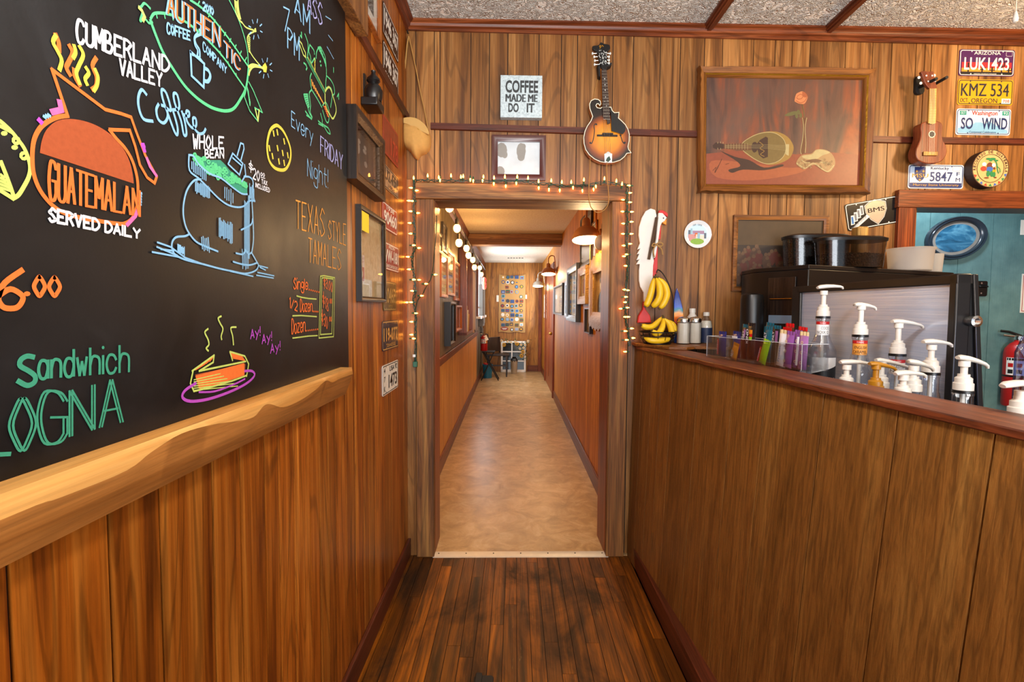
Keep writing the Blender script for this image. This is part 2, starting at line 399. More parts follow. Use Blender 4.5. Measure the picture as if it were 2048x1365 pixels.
t.bsdf(c,t.ramp(n3,[(.35,.65),(.6,.42)]),0,.25,0,n2,.25,.004)
t=NT('vinyl'); n1=t.noise(t.mapc((7,7,7)),1,7,.8,.7); n2=t.noise(t.mapc((2.2,2.2,2.2)),1,4,.5); n3=t.noise(t.mapc((90,90,90)),1,3)
c=t.ramp(n1,[(.3,'#9c7d52'),(.52,'#bf9c6c'),(.72,'#d8bd90')]); c=t.mix(c,t.ramp(n2,[(.35,.8),(.6,1.0)]),1.0,'MULTIPLY'); t.bsdf(c,.33,0,.4,0,n3,.15,.003)
t=NT('stucco'); v=t.mapc((1,1,1)); n1=t.noise(v,20,3,1.6,.5); n2=t.noise(v,75,2,1.2); rg=t.ramp(n1,[(.40,0.0),(.47,1.0),(.52,.1),(.60,.9),(.66,0.0)]); c=t.ramp(n2,[(.3,'#e2dacb'),(.6,'#f4efe6')]); t.bsdf(c,.85,0,.2,0,t.mix(rg,n2,.2),.8,.05)
t=NT('stucco_fine'); v=t.mapc((1,1,1)); n1=t.noise(v,60,3,1.0,.6); c=t.ramp(n1,[(.3,'#cfc3b0'),(.6,'#e4dccb')]); t.bsdf(c,.9,0,.2,0,n1,.6,.02)
t=NT('teal'); v=t.mapc((1,1,1)); n1=t.noise(v,9,4); n2=t.noise(t.mapc((120,120,6)),1,3); c=t.ramp(n1,[(.3,'#52787a'),(.7,'#6a9190')]); t.bsdf(c,.33,0,.5,0,n2,.25,.004)
t=NT('slate'); v=t.mapc((1,1,1)); n1=t.noise(v,3.5,6,.6,.65); n2=t.noise(v,160,2); c=t.ramp(n1,[(.35,'#0b0b0c'),(.62,'#131315'),(.8,'#202123')]); t.bsdf(c,t.ramp(n1,[(.3,.36),(.7,.5)]),0,.28,0,n2,.05,.002)
t=NT('steel'); n1=t.noise(t.mapc((3,3,240)),1,3,.2); n2=t.noise(t.mapc((2.2,2.2,9)),1,2,.8); c=t.ramp(n1,[(.3,'#c2d3f2'),(.7,'#e2ecff')]); t.bsdf(c,.25,.35,.5,0,t.mix(n1,n2,.6),.18,.006)  # cool window reflection painted into the pale blue base colour
clear('glass_pane',gl=.08,edge=.35); clear('old_glass','#7d746a',.03,.1,.08); clear('acrylic','#fbfcfd',.16,.03,.6); clear('clear_plastic','#f6f8fa',.12,.04,.7); clear('smoke_plastic','#b9b4ae',.15,.12,.35); clear('blue_plastic','#aab8e8',.2,.05,.6)
emis('bulb_glow','#ff9a34',26); emis('festoon_glow','#ffb45c',14); emis('lamp_glow','#ffe2a0',9); emis('window_glow','#f4f8ff',4)
pm('wire_green','#15382a',.5); pm('socket_green','#1c5a40',.4); pm('wire_black','#0d0d0d',.5)
# ---------------- structure ----------------
rnd=random.Random(7)
def boards(mb,a0,a1,b0,b1,joints,cut=None,gap=.0045,th=.005,m=0,mg=1,back=True):
    js=[a0]+[j for j in joints if a0+.02<j<a1-.02]+[a1]
    if cut: js=sorted(set(js+[c for c in cut[:2] if a0<c<a1]))
    for x0,x1 in zip(js,js[1:]):
        lo=cut[2] if cut and x0>=cut[0]-1e-6 and x1<=cut[1]+1e-6 else b0
        if b1-lo<.01: continue
        mb.box(x0+gap/2,lo,0.0,x1-gap/2,b1,th,m)
def rj(a0,a1,seed,ws=(.07,.10,.13,.16,.105,.145,.085)):
    r=random.Random(seed); o=[]; x=a0
    while x<a1: x+=r.choice(ws); o.append(x)
    return o
CZ=2.93
# front room floor
f=MB(); x=-.62; r=random.Random(3)
while x<.80:
    y=-3.2-r.random()
    while y<2.79:
        L=r.choice((1.3,2.2,2.8,.9,.6)); f.box(x,max(y,-3.2),-.02,x+.0555,min(y+L-.0015,2.79),0,0); y+=L
    x+=.0580
f.box(-.7,-3.2,-.05,4.6,2.85,-.006,1); f.box(.8,-3.2,-.02,4.6,2.8,0,0)
f.build('floor',['floor_oak','gap'],kind='structure')
MB().box(-.75,2.775,-.05,.75,11.2,.004,0).build('floor',['vinyl'],kind='structure')
# left wall
mb=MB(LW); mb.box(-3.2,-.02,-.1,2.80,CZ+.05,-.001,1); boards(mb,-3.2,2.775,0,CZ,rj(-3.2,2.7,11),gap=.006)
mb.build('wall_left',['panel_left','gap'],kind='structure')
# back wall with the two openings
aL=BW.px(868,800,.04)[0]; aR=BW.px(1217,800,.04)[0]; bH=BW.px(1030,400,.04)[1]
kL=BW.px(1829,500,0)[0]; kT=BW.px(1900,416,0)[1]; aC=BW.px(811,400,0)[0]-.02
WT=.2
mb=MB(BW)
for q in((aC-.1,0,aL,CZ),(aR,0,kL,CZ),(aL,bH,aR,CZ),(kL,kT,5,CZ)): mb.box(q[0],q[1],-.12 if q[2]>1.2 else -WT,q[2],q[3],-.001,1)
top=[832,880,942,979,1016,1078,1123,1155,1206,1267,1321,1361,1409,1445,1507,1550,1584,1620,1691,1745,1783,1832,1863,1915,1960,2005,2060,2120]
js=[BW.px(x+ (x-950)*.000*1,80,0)[0] for x in top]
boards(mb,aC,aL,0,CZ,js); boards(mb,aL,aR,bH,CZ,js); boards(mb,aR,kL,0,CZ,js); boards(mb,kL,5,kT,CZ,js)
mb.build('wall_back',['panel_back','gap'],kind='structure')
# ceiling
MB().box(-.75,-3.3,CZ,4.8,3.0,CZ+.05,0).build('ceiling',['stucco'],kind='structure')
# unseen shell behind the camera
mb=MB(); mb.box(4.6,-3.3,0,4.7,4,CZ,0); mb.build('wall_right',['panel_back'],kind='structure')
mb=MB(); mb.box(-.7,-3.3,0,-.4,-3.2,CZ,0); mb.box(3.6,-3.3,0,4.6,-3.2,CZ,0); mb.box(-.4,-3.3,0,3.6,-3.2,.8,0); mb.box(-.4,-3.3,2.45,3.6,-3.2,CZ,0); mb.build('wall_front',['panel_back'],kind='structure')
# crown mouldings: stepped profile (c out from wall, drop from ceiling)
def crown(S,a0,z0,a1,z1,name,mat):
    mb=MB(S); pr=[(0,0),(.018,0),(.018,.018),(.03,.026),(.034,.045),(.05,.058),(.05,1)]
    def ring(a,z): h=CZ-z; return [mb.v((a,z+ (h if d==1 else d*h/.07),c)) for c,d in pr]+[mb.v((a,CZ,0))]
    A,B=ring(a0,z0),ring(a1,z1); n=len(A)
    for i in range(n): mb.f((A[i],A[(i+1)%n],B[(i+1)%n],B[i]))
    mb.f(A);mb.f(B[::-1]); mb.build(name,[mat],kind='structure')
def bz(x,y,c=0): a,b=BW.px(x,y,c); return a,b
(a0,z0),(a1,z1)=bz(812,63),bz(2048,94.5); crown(BW,aC,z0,a1+(a1-a0),z1+(z1-z0),'trim_1','trim_red')
crown(LW,-3.2,2.875,2.77,2.885,'trim_2','trim_red_y')
# chair rails
mb=MB(BW); (a0,b0),(a1,b1),(a2,b2)=bz(862,246),bz(1300,259.5),bz(1800,274)
for p,q in(((a0,b0),(a1,b1)),((a1,b1),(a2,b2)),((a2,b2),(a2+2,b2))):
    mb.hexa([(p[0],p[1]-.04,.004),(q[0],q[1]-.04,.004),(q[0],q[1],.004),(p[0],p[1],.004)],[(p[0],p[1]-.036,.017),(q[0],q[1]-.036,.017),(q[0],q[1]-.004,.017),(p[0],p[1]-.004,.017)])
mb.build('trim_3',['rail_dark'],kind='structure')
mb=MB(LW); mb.hexa([(1.86,2.405,.004),(2.765,2.405,.004),(2.765,2.45,.004),(1.86,2.45,.004)],[(1.86,2.409,.018),(2.765,2.409,.018),(2.765,2.446,.018),(1.86,2.446,.018)]); mb.build('trim_4',['rail_dark_y'],kind='structure')
MB(LW).box(-3.2,0,.004,2.76,.10,.022).build('baseboard_left',['rail_dark_y'],kind='structure',bevel=.004)
# ceiling battens round the hatch
def cp(x,y): p=on_z(x,y,CZ); return p.x,p.y
mb=MB()
(x0,y0),(x1,y1)=cp(1412,60),cp(1452,0)
(x2,y2),(x3,y3)=cp(1640,72),cp(1702,0)
for p,q in(((x0,y0),(x1,y1-1.2)),((x2,y2),(x3,y3-1.2))):
    for hw,z in((.03,.012),(.021,.022),(.011,.03)): mb.hexa([(p[0]-hw,p[1],CZ-z),(q[0]-hw,q[1],CZ-z),(q[0]+hw,q[1],CZ-z),(p[0]+hw,p[1],CZ-z)],[(p[0]-hw,p[1],CZ),(q[0]-hw,q[1],CZ),(q[0]+hw,q[1],CZ),(p[0]+hw,p[1],CZ)])
mb.build('trim_5',['trim_red_y'],kind='structure')
mb=MB()
for hw,z in((.035,.012),(.024,.022),(.013,.03)): mb.box(x0,y0-hw,CZ-z,x2,y0+hw,CZ)
mb.build('trim_6',['trim_red'],kind='structure')
# timber doorway
d=thing('door_1',None,None,(0,0,0),kind='structure')
oL=BW.px(832,800,.04)[0]; oR=BW.px(1253,800,.04)[0]; cL=BW.px(812,900,.01)[0]; bT=BW.px(1030,366,.04)[1]; 
MB(BW).box(oL,0,.0,aL,bH,.04).build('post',['timber'],d,bevel=.004)
MB(BW).box(aR,0,.0,oR,bH,.04).build('post',['timber'],d,bevel=.004)
(p0,q0),(p1,q1),(p2,q2),(p3,q3)=[BW.px(*s,.045) for s in((830,397),(1254,402),(1254,371),(830,364))]
MB(BW).hexa([(p0,q0,.0),(p1,q1,.0),(p2,q2,.0),(p3,q3,.0)],[(p0,q0,.045),(p1,q1,.045),(p2,q2,.045),(p3,q3,.045)]).build('header',['timber_x'],d,bevel=.004)
MB(BW).box(cL,0,.003,oL-.002,bT+.02,.016).build('side_board',['panel_back'],d,bevel=.002)
MB(BW).box(aL-.03,0,-WT-.01,aL+.001,bH,.0).build('jamb',['trim_red_z'],d)
MB(BW).box(aR-.001,0,-WT-.02,aR+.03,bH,.0).build('jamb',['trim_red_z'],d)
MB(BW).box(aL-.03,bH-.001,-WT-.01,aR+.03,bH+.03,.0).build('lintel',['timber_x'],d)
mb=MB(BW); sL=BW.px(866,1106,.03)[0]; sR=BW.px(1216,1106,.03)[0]
mb.hexa([(sL,0,-.02),(sR,0,-.02),(sR,0,.045),(sL,0,.045)],[(sL,.009,-.01),(sR,.009,-.01),(sR,.006,.035),(sL,.006,.035)])
for k in range(7): mb.lathe([(.004,.008),(.003,.0105),(0,.011)],(0,0,0),1,8) if False else mb.ell((sL+.03+k*(sR-sL-.06)/6,.0085,.012),(.004,.004,.002),1,8)
pm('aluminium','#c9c6c0',.45,.5); mb.build('threshold',['aluminium','dark_metal'],d)
# hall
HZ=2.40
yt=lambda x,y,c=0: HL.px(x,y,c)
rt=HL.px(900,699.7)[1]; rb=HL.px(900,713.2)[1]; HE=8.95
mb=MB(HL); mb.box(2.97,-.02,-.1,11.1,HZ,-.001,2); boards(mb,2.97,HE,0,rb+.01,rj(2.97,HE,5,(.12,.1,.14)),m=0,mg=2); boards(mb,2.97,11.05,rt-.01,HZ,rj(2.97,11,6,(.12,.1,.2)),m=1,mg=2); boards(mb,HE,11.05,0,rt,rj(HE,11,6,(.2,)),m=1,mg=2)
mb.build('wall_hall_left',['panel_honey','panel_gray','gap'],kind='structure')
MB(HL).box(2.97,rb,.004,HE,rt,.025).build('trim_7',['trim_red_y'],kind='structure',bevel=.004)
MB(HL).box(2.97,0,.004,11.0,.13,.02).build('baseboard_hall_left',['trim_red_y'],kind='structure',bevel=.004)
MB(HL).hexa([(2.97,HZ-.10,.004),(11.0,HZ-.10,.004),(11.0,HZ,.004),(2.97,HZ,.004)],[(2.97,HZ-.085,.02),(11.0,HZ-.085,.02),(11.0,HZ,.05),(2.97,HZ,.05)]).build('trim_8',['trim_red_y'],kind='structure')
mb=MB(HR); mb.box(-11.1,-.02,-.1,-2.97,HZ,-.001,1); boards(mb,-11.05,-2.97,0,HZ,rj(-11.05,-3,9,(.12,.1,.2,.15)))
mb.build('wall_hall_right',['panel_hall','gap'],kind='structure')
MB(HR).box(-7.7,0,.004,-2.97,.13,.02).build('baseboard_hall_right',['trim_red_y'],kind='structure',bevel=.004)
MB(HR).box(-11,0,.004,-9.75,.13,.02).build('baseboard_hall_right',['trim_red_y'],kind='structure',bevel=.004)
mb=MB(EW); mb.box(-.9,-.02,-.1,.8,HZ,-.001,1); boards(mb,-.75,.7,0,HZ,rj(-.9,.7,4,(.25,.22,.27)),gap=.003); mb.build('wall_hall_end',['panel_end','gap'],kind='structure')
MB(EW).box(.28,0,.004,.56,.14,.022).build('baseboard_hall_end',['trim_red'],kind='structure',bevel=.004)
MB(EW).box(.51,0,.005,.59,2.06,.03).build('trim_9',['trim_red_z'],kind='structure',bevel=.004)
MB().box(-.85,2.9,HZ,.85,11.2,HZ+.05).build('ceiling_hall',['stucco_fine'],kind='structure')
MB().box(-.75,6.75,HZ-.15,.72,6.95,HZ-.002).build('beam_hall',['timber_x'],kind='structure',bevel=.006)
d=thing('door_2',None,None,(0,0,0),kind='structure')
MB(HR).box(-9.72,0,.004,-9.62,2.08,.035).build('casing',['trim_red_z'],d,bevel=.004)
MB(HR).box(-7.85,0,.004,-7.73,2.08,.035).build('casing',['trim_red_z'],d,bevel=.004)
MB(HR).box(-9.72,2.02,.004,-7.73,2.12,.036).build('casing',['trim_red_y'],d,bevel=.004)
mb=MB(HR); mb.box(-9.62,.01,.004,-7.85,2.02,.012,0)
for (u0,u1) in((-9.45,-8.82),(-8.65,-8.02)):
    for (v0,v1) in((.2,.9),(1.05,1.85)): mb.box(u0,v0,.012,u1,v1,.018,0)
mb.build('door_leaf',['trim_red_z'],d,bevel=.004)
mb=MB(HR); mb.lathe([(0,0),(.03,0),(.012,.012),(.012,.035),(.028,.045),(.028,.06),(0,.068)],HR.pt(-8.0,1.0,.012)if False else (0,0,0),0,12) if False else mb.ell((-8.0,1.0,.045),(.028,.028,.028),0); mb.build('door_knob',['brass'],d)
# small ceiling register far down the hall
mb=MB(); 
for k in range(6): mb.box(-.16+k*.055,9.9,HZ-.006,-.12+k*.055,10.02,HZ-.001)
mb.box(-.18,9.88,HZ-.004,.18,10.04,HZ-.0005,1); mb.build('ceiling_vent',['black_matte','paper'],label='small slotted air register in the pale ceiling at the hall end',category='vent')
# kitchen beyond the serving opening
mb=MB(KW); mb.box(1.4,-.02,-.1,5.2,2.75,-.001,1); boards(mb,1.4,5.2,0,2.7,[2.30,2.62,2.95,3.16,3.40,3.66,3.9],gap=.004); mb.build('wall_kitchen',['teal','gap'],kind='structure')
MB().box(1.3,2.9,2.7,5.2,3.8,2.75).build('ceiling_kitchen',['drywall'],kind='structure')
MB().box(1.3,2.85,-.05,5.2,3.8,-.005).build('floor_kitchen',['vinyl'],kind='structure')
MB().box(4.9,2.9,0,5.0,3.8,2.75).build('wall_kitchen_side',['teal'],kind='structure')
d=thing('door_3',None,None,(0,0,0),kind='structure')
kO=BW.px(1797,450,.03)[0]; kTT=BW.px(1900,381,.03)[1]; kI=BW.px(1829,500,.03)[0]; kB=BW.px(1900,416,.03)[1]
MB(BW).box(kO,0,.0,kI,kB,.03).build('casing',['trim_red_z'],d,bevel=.003)
MB(BW).box(kO-.01,kB,.0,4.5,kTT,.035).build('casing',['trim_red'],d,bevel=.003)
MB(BW).box(kI-.02,kT-.001,-.14,4.5,kT+.03,-.0).build('jamb',['rail_dark'],d)
MB(BW).box(kI-.03,0,-.14,kI-.0,kT,.0).build('jamb',['rail_dark'],d)
# ---------------- service counter ----------------
ct=thing('service_counter','long bar-height counter faced in rough-sawn brown boards with reddish cap','counter',(.75,1.5,0))
Xb=lambda Y:.645+.059*(2.8-Y)
Xt=lambda Y:.674+.1018*(2.752-Y)
ys=[2.78,2.66,2.52,2.40,2.27,2.02,1.76,1.57,1.318,1.093,.893,.70,.52,.36,.2]
mb=MB()
for i,(y0,y1) in enumerate(zip(ys,ys[1:])):
    g=.0024
    mb.hexa([(Xb(y0-g),y0-g,.0),(Xb(y1+g),y1+g,.0),(Xb(y1+g)+.02,y1+g,.0),(Xb(y0-g)+.02,y0-g,.0)],[(Xt(y0-g),y0-g,1.18),(Xt(y1+g),y1+g,1.18),(Xt(y1+g)+.02,y1+g,1.18),(Xt(y0-g)+.02,y0-g,1.18)],0)
mb.hexa([(Xb(2.78)+.006,2.78,0),(Xb(.2)+.006,.2,0),(Xb(.2)+.10,.2,0),(Xb(2.78)+.10,2.78,0)],[(Xt(2.78)+.006,2.78,1.18),(Xt(.2)+.006,.2,1.18),(Xt(.2)+.10,.2,1.18),(Xt(2.78)+.10,2.78,1.18)],1)
mb.build('front_panel',['sawn','gap'],ct)
MB().hexa([(.655,2.77,0),(.662,.2,0),(Xb(.2)+.003,.2,0),(Xb(2.77)+.003,2.77,0)],[(.655,2.77,.098),(.668,.2,.098),(Xb(.2)+.012,.2,.105),(Xb(2.77)+.012,2.77,.105)]).build('baseboard',['rail_dark_y'],ct,bevel=.006)
cx=lambda Y:.661+.1018*(2.752-Y)
mb=MB(); yy=[2.74,2.3,2.1,2.02,1.95,1.85,1.4,.9,.2]; wob=[0,.002,-.004,.006,-.003,.002,0,.001,0]
top=[(cx(y)+w_,y) for y,w_ in zip(yy,wob)]+[(cx(.2)+.155,.2),(cx(2.74)+.155,2.74)]
mb.prism(top,1.182,1.2); mb.build('cap_board',['cap_wood'],ct,bevel=.003)
mb=MB(); mb.prism([(.652,2.795),(1.12,2.80),(1.12,2.50),(1.02,2.46),(.90,2.50),(.84,2.44),(.76,2.47),(.652,2.69)],1.2005,1.216); mb.build('corner_shelf',['oak_frame'],ct,bevel=.003)
# ================= chalkboard on the left wall =================
for n_,h_ in dict(c_white='#e9e6ea',c_blue='#8fc4ea',c_green='#5fd08c',c_teal='#3f9c7a',c_orange='#ff7a33',c_orangefill='#b3552c',c_amber='#ffae4a',c_yellow='#e8d44c',c_lime='#cfe070',c_pink='#f070b0',c_purple='#c050c8',c_lav='#b9b8f0').items(): pm(n_,'#%02x%02x%02x'%tuple(int(int(h_[i:i+2],16)*.82) for i in(1,3,5)),.85,var=.2,scale=140,spec=.2)
CB=['c_white','c_blue','c_green','c_teal','c_orange','c_orangefill','c_amber','c_yellow','c_lime','c_pink','c_purple','c_lav']
WH,BL,GR,TE,OR,OF,AM,YE,LI,PK,PU,LV=range(12)
bt=.02
BS=Surf((-.60+bt,0,0),(0,1,0))
cb=thing('chalkboard','big black menu chalkboard covered in coloured chalk drawings and lettering','chalkboard',LW.pt(1.0,1.17))
zT=2.39; y1=LW.px(695,500,bt)[0]
MB(LW).box(.18,1.15,.006,y1,2.7,bt).build('board',['slate'],cb)
MB(LW).box(.15,zT,.006,1.885,2.52,.055).build('top_rail',['timber'],cb,bevel=.004)
# wavy carved bottom rail
LS=Surf((-.60+.06,0,0),(0,1,0))
lt=[LS.px(x,y) for x,y in((77,960),(400,848),(705,735))]
wave=[(0,1040),(120,995),(250,942),(300,905),(360,868),(422,850),(470,843),(505,835),(526,812),(540,809),(565,815),(598,802),(630,780),(650,762),(664,765),(680,757),(706,748)]
wv=[LS.px(*q) for q in wave]; wv=[(.15,wv[0][1]-.01)]+wv
ztop=sum(q[1] for q in lt)/3; zb=LS.px(705,789)[1]; ye=LS.px(705,760)[0]
wv[-1]=(ye,wv[-1][1]); mb=MB(LW); wc=cat(wv,k=4); n=len(wc)
rows=[]
for a,b in wc:
    b=min(b,ztop-.006); rows.append([mb.v((a,ztop,.005)),mb.v((a,ztop,.058)),mb.v((a,b,.062)),mb.v((a,zb,.036)),mb.v((a,zb,.005))])
for r0,r1 in zip(rows,rows[1:]):
    for k,m in((0,0),(1,0),(2,1),(3,1)): mb.f((r0[k],r1[k],r1[k+1],r0[k+1]),m)
mb.f(rows[-1],0); mb.f(rows[0][::-1],0)
mb.build('chalk_ledge',['pine','pine_dark'],cb,label='pale timber ledge with a carved wavy lower edge')
def Z(ox,oy,s): return lambda p:[(ox+a*s,oy+b*s) for a,b in P(p)]
z1=Z(0,0,.3663); z2=Z(300,0,.2198); z3=Z(300,250,.2271); z4=Z(0,500,.3516); zg=Z(580,60,.161); zp=Z(560,540,.1173)
def st(mb,pts,m,w=.0065,sm=0,closed=False,c=.001):
    if sm: pts=cat(pts,closed,4)
    mb.rib([BS.px(*q) for q in pts],w*.62,c+len(mb.F)*1.2e-6,m,closed)
def fill(mb,pts,m,c=.0006): mb.poly([(*BS.px(*q),c+len(mb.F)*1.2e-6) for q in pts],m)
def hatch(mb,x0,y0,x1,y1,n,dx,dy,m,w=.004,jit=.0,c=.0012):
    r=random.Random(int(x0+y0))
    for i in range(n):
        t=(i+.5)/n; x=x0+(x1-x0)*t; y=y0+(y1-y0)*t; k=.75+.5*r.random()
        st(mb,[(x-dx*k/2,y-dy*k/2),(x+dx*k/2,y+dy*k/2)],m,w,c=c)
def fin(mb,name): return mb.build(name,CB,cb)
# coffee pot
mb=MB(BS)
fill(mb,cat(z1('215,835 225,770 250,710 300,665 360,650 430,655 500,675 560,705 620,750 670,810 705,880 722,950 728,1003'),k=3),OF)
st(mb,z1('280,380 365,632'),OR,.008); st(mb,z1('365,632 310,640 255,665 210,705 180,770 172,860 180,950 215,1040 280,1120 350,1165 440,1190 540,1208 640,1222 680,1220 720,1190 745,1120 750,1050 745,970 720,880 680,810 630,755 595,710'),OR,.009,1)
st(mb,z1('280,380 570,598 655,620 712,640 740,720 790,850 852,965 840,1000 800,970 760,900 735,800 705,712 595,708'),OR,.008)
for p in ('300,190 315,230 318,275','375,250 392,290 370,340 358,370 378,408','400,380 405,420 430,465','520,318 500,360 522,420 520,470 500,488'): st(mb,z1(p),OR,.010,1)
for p in ('300,195 285,230 310,280 332,330 320,380','430,255 450,300 425,360 412,400 430,455','400,250 408,285 395,315','465,370 480,400 460,430 470,460','515,380 530,420 525,465 508,495'): st(mb,z1(p),YE,.009,1)
st(mb,z1('320,555 330,600 280,612'),PK,.012); st(mb,z1('208,655 220,668'),PU,.01); hatch(mb,85,235,98,230,3,4,3,BL,.006)
st(mb,z1('798,865 815,910 850,960'),PK,.009); hatch(mb,283,286,288,305,4,5,0,PU,.006); st(mb,z1('755,1130 735,1180 690,1228'),PK,.01); hatch(mb,279,384,278,412,5,4,0,BL,.006)
chalk(mb,BS,'GUATEMALAN',(95,398),(276,432),76,50,.0062,OR,.0014,dbl=.5)
fin(mb,'coffee_pot_drawing')
# half lemon / taco shape at the edge
mb=MB(BS); zl=Z(0,200,.161)
st(mb,zl('-60,235 0,270 70,330 140,400 220,500 290,600 340,720 365,850 345,960 290,1070 220,1180 150,1225'),LI,.008,1); st(mb,zl('0,330 60,360 130,400'),LI,.007); st(mb,zl('0,770 60,920 120,1080 160,1200'),LI,.008); st(mb,zl('0,1130 80,1180 150,1225'),LI,.008)
for k in range(5): st(mb,zl(f'0,{930+k*40} {40+k*18},{960+k*42}'),LI,.005)
for x,y in((190,505),(285,695)): st(mb,[(p[0],p[1]) for p in [(x*.161+6*math.cos(t*.7),200+y*.161+6*math.sin(t*.7)) for t in range(9)]],LI,.006,closed=True)
for x,y in((45,415),(175,590)): fill(mb,[(x*.161+7*math.cos(t*.7),200+y*.161+5*math.sin(t*.7)) for t in range(9)],LI)
fin(mb,'taco_drawing')
# headings
mb=MB(BS)
chalk(mb,BS,'CUMBERLAND',(152,83),(336,144),44,28,.008,WH); chalk(mb,BS,'VALLEY',(238,148),(322,173),30,26,.007,WH)
fin(mb,'heading_lettering'); mb=MB(BS)
st(mb,z1('795,515 770,490 752,530 755,590 780,650 830,662'),BL,.008,1)
st(mb,z1('862,570 850,600 860,650 890,672 912,640 905,590 880,575'),BL,.008,1)
st(mb,z1('905,590 930,600 905,510 880,490 885,540 920,640 950,720 965,735 965,690 940,600'),BL,.008,1)
st(mb,z1('940,600 975,590 965,520 945,512 950,560 985,660 1000,735 1015,730 1005,660 990,610'),BL,.008,1)
st(mb,z2('295,1040 345,1060 350,1020 325,1015 330,1100 380,1165 415,1140 410,1080 385,1080 395,1160 440,1215 480,1210 500,1175'),BL,.008,1)
fin(mb,'script_lettering'); mb=MB(BS)
chalk(mb,BS,'SERVED DAILY',(97,442),(278,477),26,17,.007,WH)
fin(mb,'caption_lettering')
# leafy emblem with cup
mb=MB(BS)
st(mb,z2('0,170 30,125 90,118 170,130 260,165 350,220 440,290 530,375 620,470 700,570 780,690 865,810'),GR,.007,1)
st(mb,z2('0,190 40,300 110,470 200,620 310,780 420,890 520,960 600,995 690,1010 760,985 820,900 865,810 885,700 893,600'),GR,.010,1)
st(mb,z2('360,0 450,60 540,140 640,260 740,390 830,520 893,610'),GR,.007,1)
st(mb,z2('715,0 780,130 830,260 870,400 885,500 890,620'),GR,.005,1)
st(mb,z2('893,610 930,590 990,605 1030,625'),LI,.009,1); st(mb,z2('895,680 905,640 940,605 1010,612'),LI,.008,1)
st(mb,z2('1000,600 950,540 910,480 890,420 880,350 900,310 945,280 870,250 830,200'),LI,.005,1)
st(mb,z2('765,0 775,100 800,170 830,205'),LI,.006,1); st(mb,z2('795,0 800,80 820,170'),LI,.006,1)
for k in range(11): st(mb,z2(f'{768+k*3},{10+k*15} {795+k*2},{22+k*15}'),LI,.004)
for k in range(9): st(mb,z2(f'{885-abs(k-4)*-2},{330+k*17} {905-k*0},{342+k*17}'),LI,.004)
fill(mb,z2('1020,600 1045,570 1062,610 1055,660 1030,655'),YE); fill(mb,z2('945,260 960,255 965,290 950,295'),LI)
for (x,y,s_) in((955,265,1),(1045,620,1)):
    for k in range(8):
        t=k*.785+.3; st(mb,z2(f'{x+45*math.cos(t)},{y+60*math.sin(t)} {x+65*math.cos(t)},{y+95*math.sin(t)}'),BL,.004)
for i in range(12): t=i/11; x=50+t*800; y=125+t*t*660-(t*(1-t))*30; st(mb,z2(f'{x},{y} {x+8},{y+38}'),GR,.004)
for i in range(10): t=i/9; x=430+t*430; y=40+t*510; st(mb,z2(f'{x},{y} {x+14},{y-28}'),GR,.004)
chalk(mb,BS,'AUTHEN',(331,27),(437,93),46,38,.008,BL); chalk(mb,BS,'TIC',(446,110),(478,142),28,25,.007,BL); chalk(mb,BS,'AUTHEN',(334,26),(439,92),43,36,.006,OR,.0016); chalk(mb,BS,'TIC',(448,109),(479,141),26,23,.005,OR,.0016)
chalk(mb,BS,'2010',(404,20),(425,30),16,14,.006,BL)
chalk(mb,BS,'COFFEE',(332,66),(378,80),20,17,.006,BL); chalk(mb,BS,'COMPANY',(404,100),(451,148),17,14,.005,BL)
st(mb,z2('360,470 370,690 480,795 485,580 360,470'),BL,.008); st(mb,z2('375,500 440,520 485,580'),BL,.005); st(mb,z2('485,620 520,640 540,690 520,740 485,735'),BL,.011,1)
st(mb,z2('440,270 450,310 400,340 410,400 440,450 445,510'),BL,.007,1); st(mb,z2('425,300 395,340 400,410 425,460 420,510'),BL,.006,1)
st(mb,z2('-10,75 -60,30 -90,60 -110,70 -80,110 -100,190 -60,170 -20,210 10,200'),GR,.006,1); st(mb,z2('-110,70 -85,95 -60,150 -75,185'),LI,.009)
st(mb,z2('865,820 850,880 900,1010 975,1105 945,980 1015,1025 930,820 890,745'),GR,.005); st(mb,z2('950,985 975,1100 985,1000'),LI,.007)
for k in range(9): st(mb,z2(f'{870+k*4},{780+k*18} {885+k*2},{830+k*16}'),GR,.006)
fin(mb,'company_emblem_drawing')
# live music notice with creature playing guitar
mb=MB(BS)
chalk(mb,BS,'7',(566,60),(578,68),46,48,.007,BL); chalk(mb,BS,'PM',(574,95),(597,120),40,46,.006,BL,dbl=.35)
fin(mb,'evening_hour_lettering'); mb=MB(BS)
chalk(mb,BS,'AM',(588,25),(618,66),34,46,.006,BL,dbl=.35); fin(mb,'morning_hour_lettering'); mb=MB(BS); chalk(mb,BS,'ASS',(614,20),(643,52),34,44,.006,LV,dbl=.3)
fin(mb,'notice_lettering'); mb=MB(BS)
for p in ('1595,148 1645,180','1620,320 1660,372','1608,425 1668,535'): st(mb,z2(p),BL,.005)
fin(mb,'dash_pattern'); mb=MB(BS)
for p in ('180,50 215,150 220,230 212,345','240,180 290,250 300,300','240,190 228,260 250,330 262,410 300,350 310,380','320,350 325,280 345,230 375,212 400,260 430,330 445,450 448,560 440,640','440,640 438,740','450,570 500,620 540,700 548,790 520,810','440,720 500,720 520,800 500,960','262,540 245,590 252,680 262,740 235,780 240,850 250,940','262,740 330,850 390,960','400,940 440,900 480,1010 475,1130 455,1150 430,1100 400,1000','165,800 185,880 215,960 235,1030 270,1090','250,940 245,1020 270,1080','185,1010 260,1110','200,1060 265,1105','375,1040 395,1120 400,1170 470,1220 495,1290 460,1270 420,1200','345,1130 400,1180','350,1165 410,1200'): st(mb,zg(p),GR,.007,1)
for k in range(6): st(mb,zg(f'{345+k*16},{225+k*28} {375+k*13},{220+k*45}'),GR,.012)
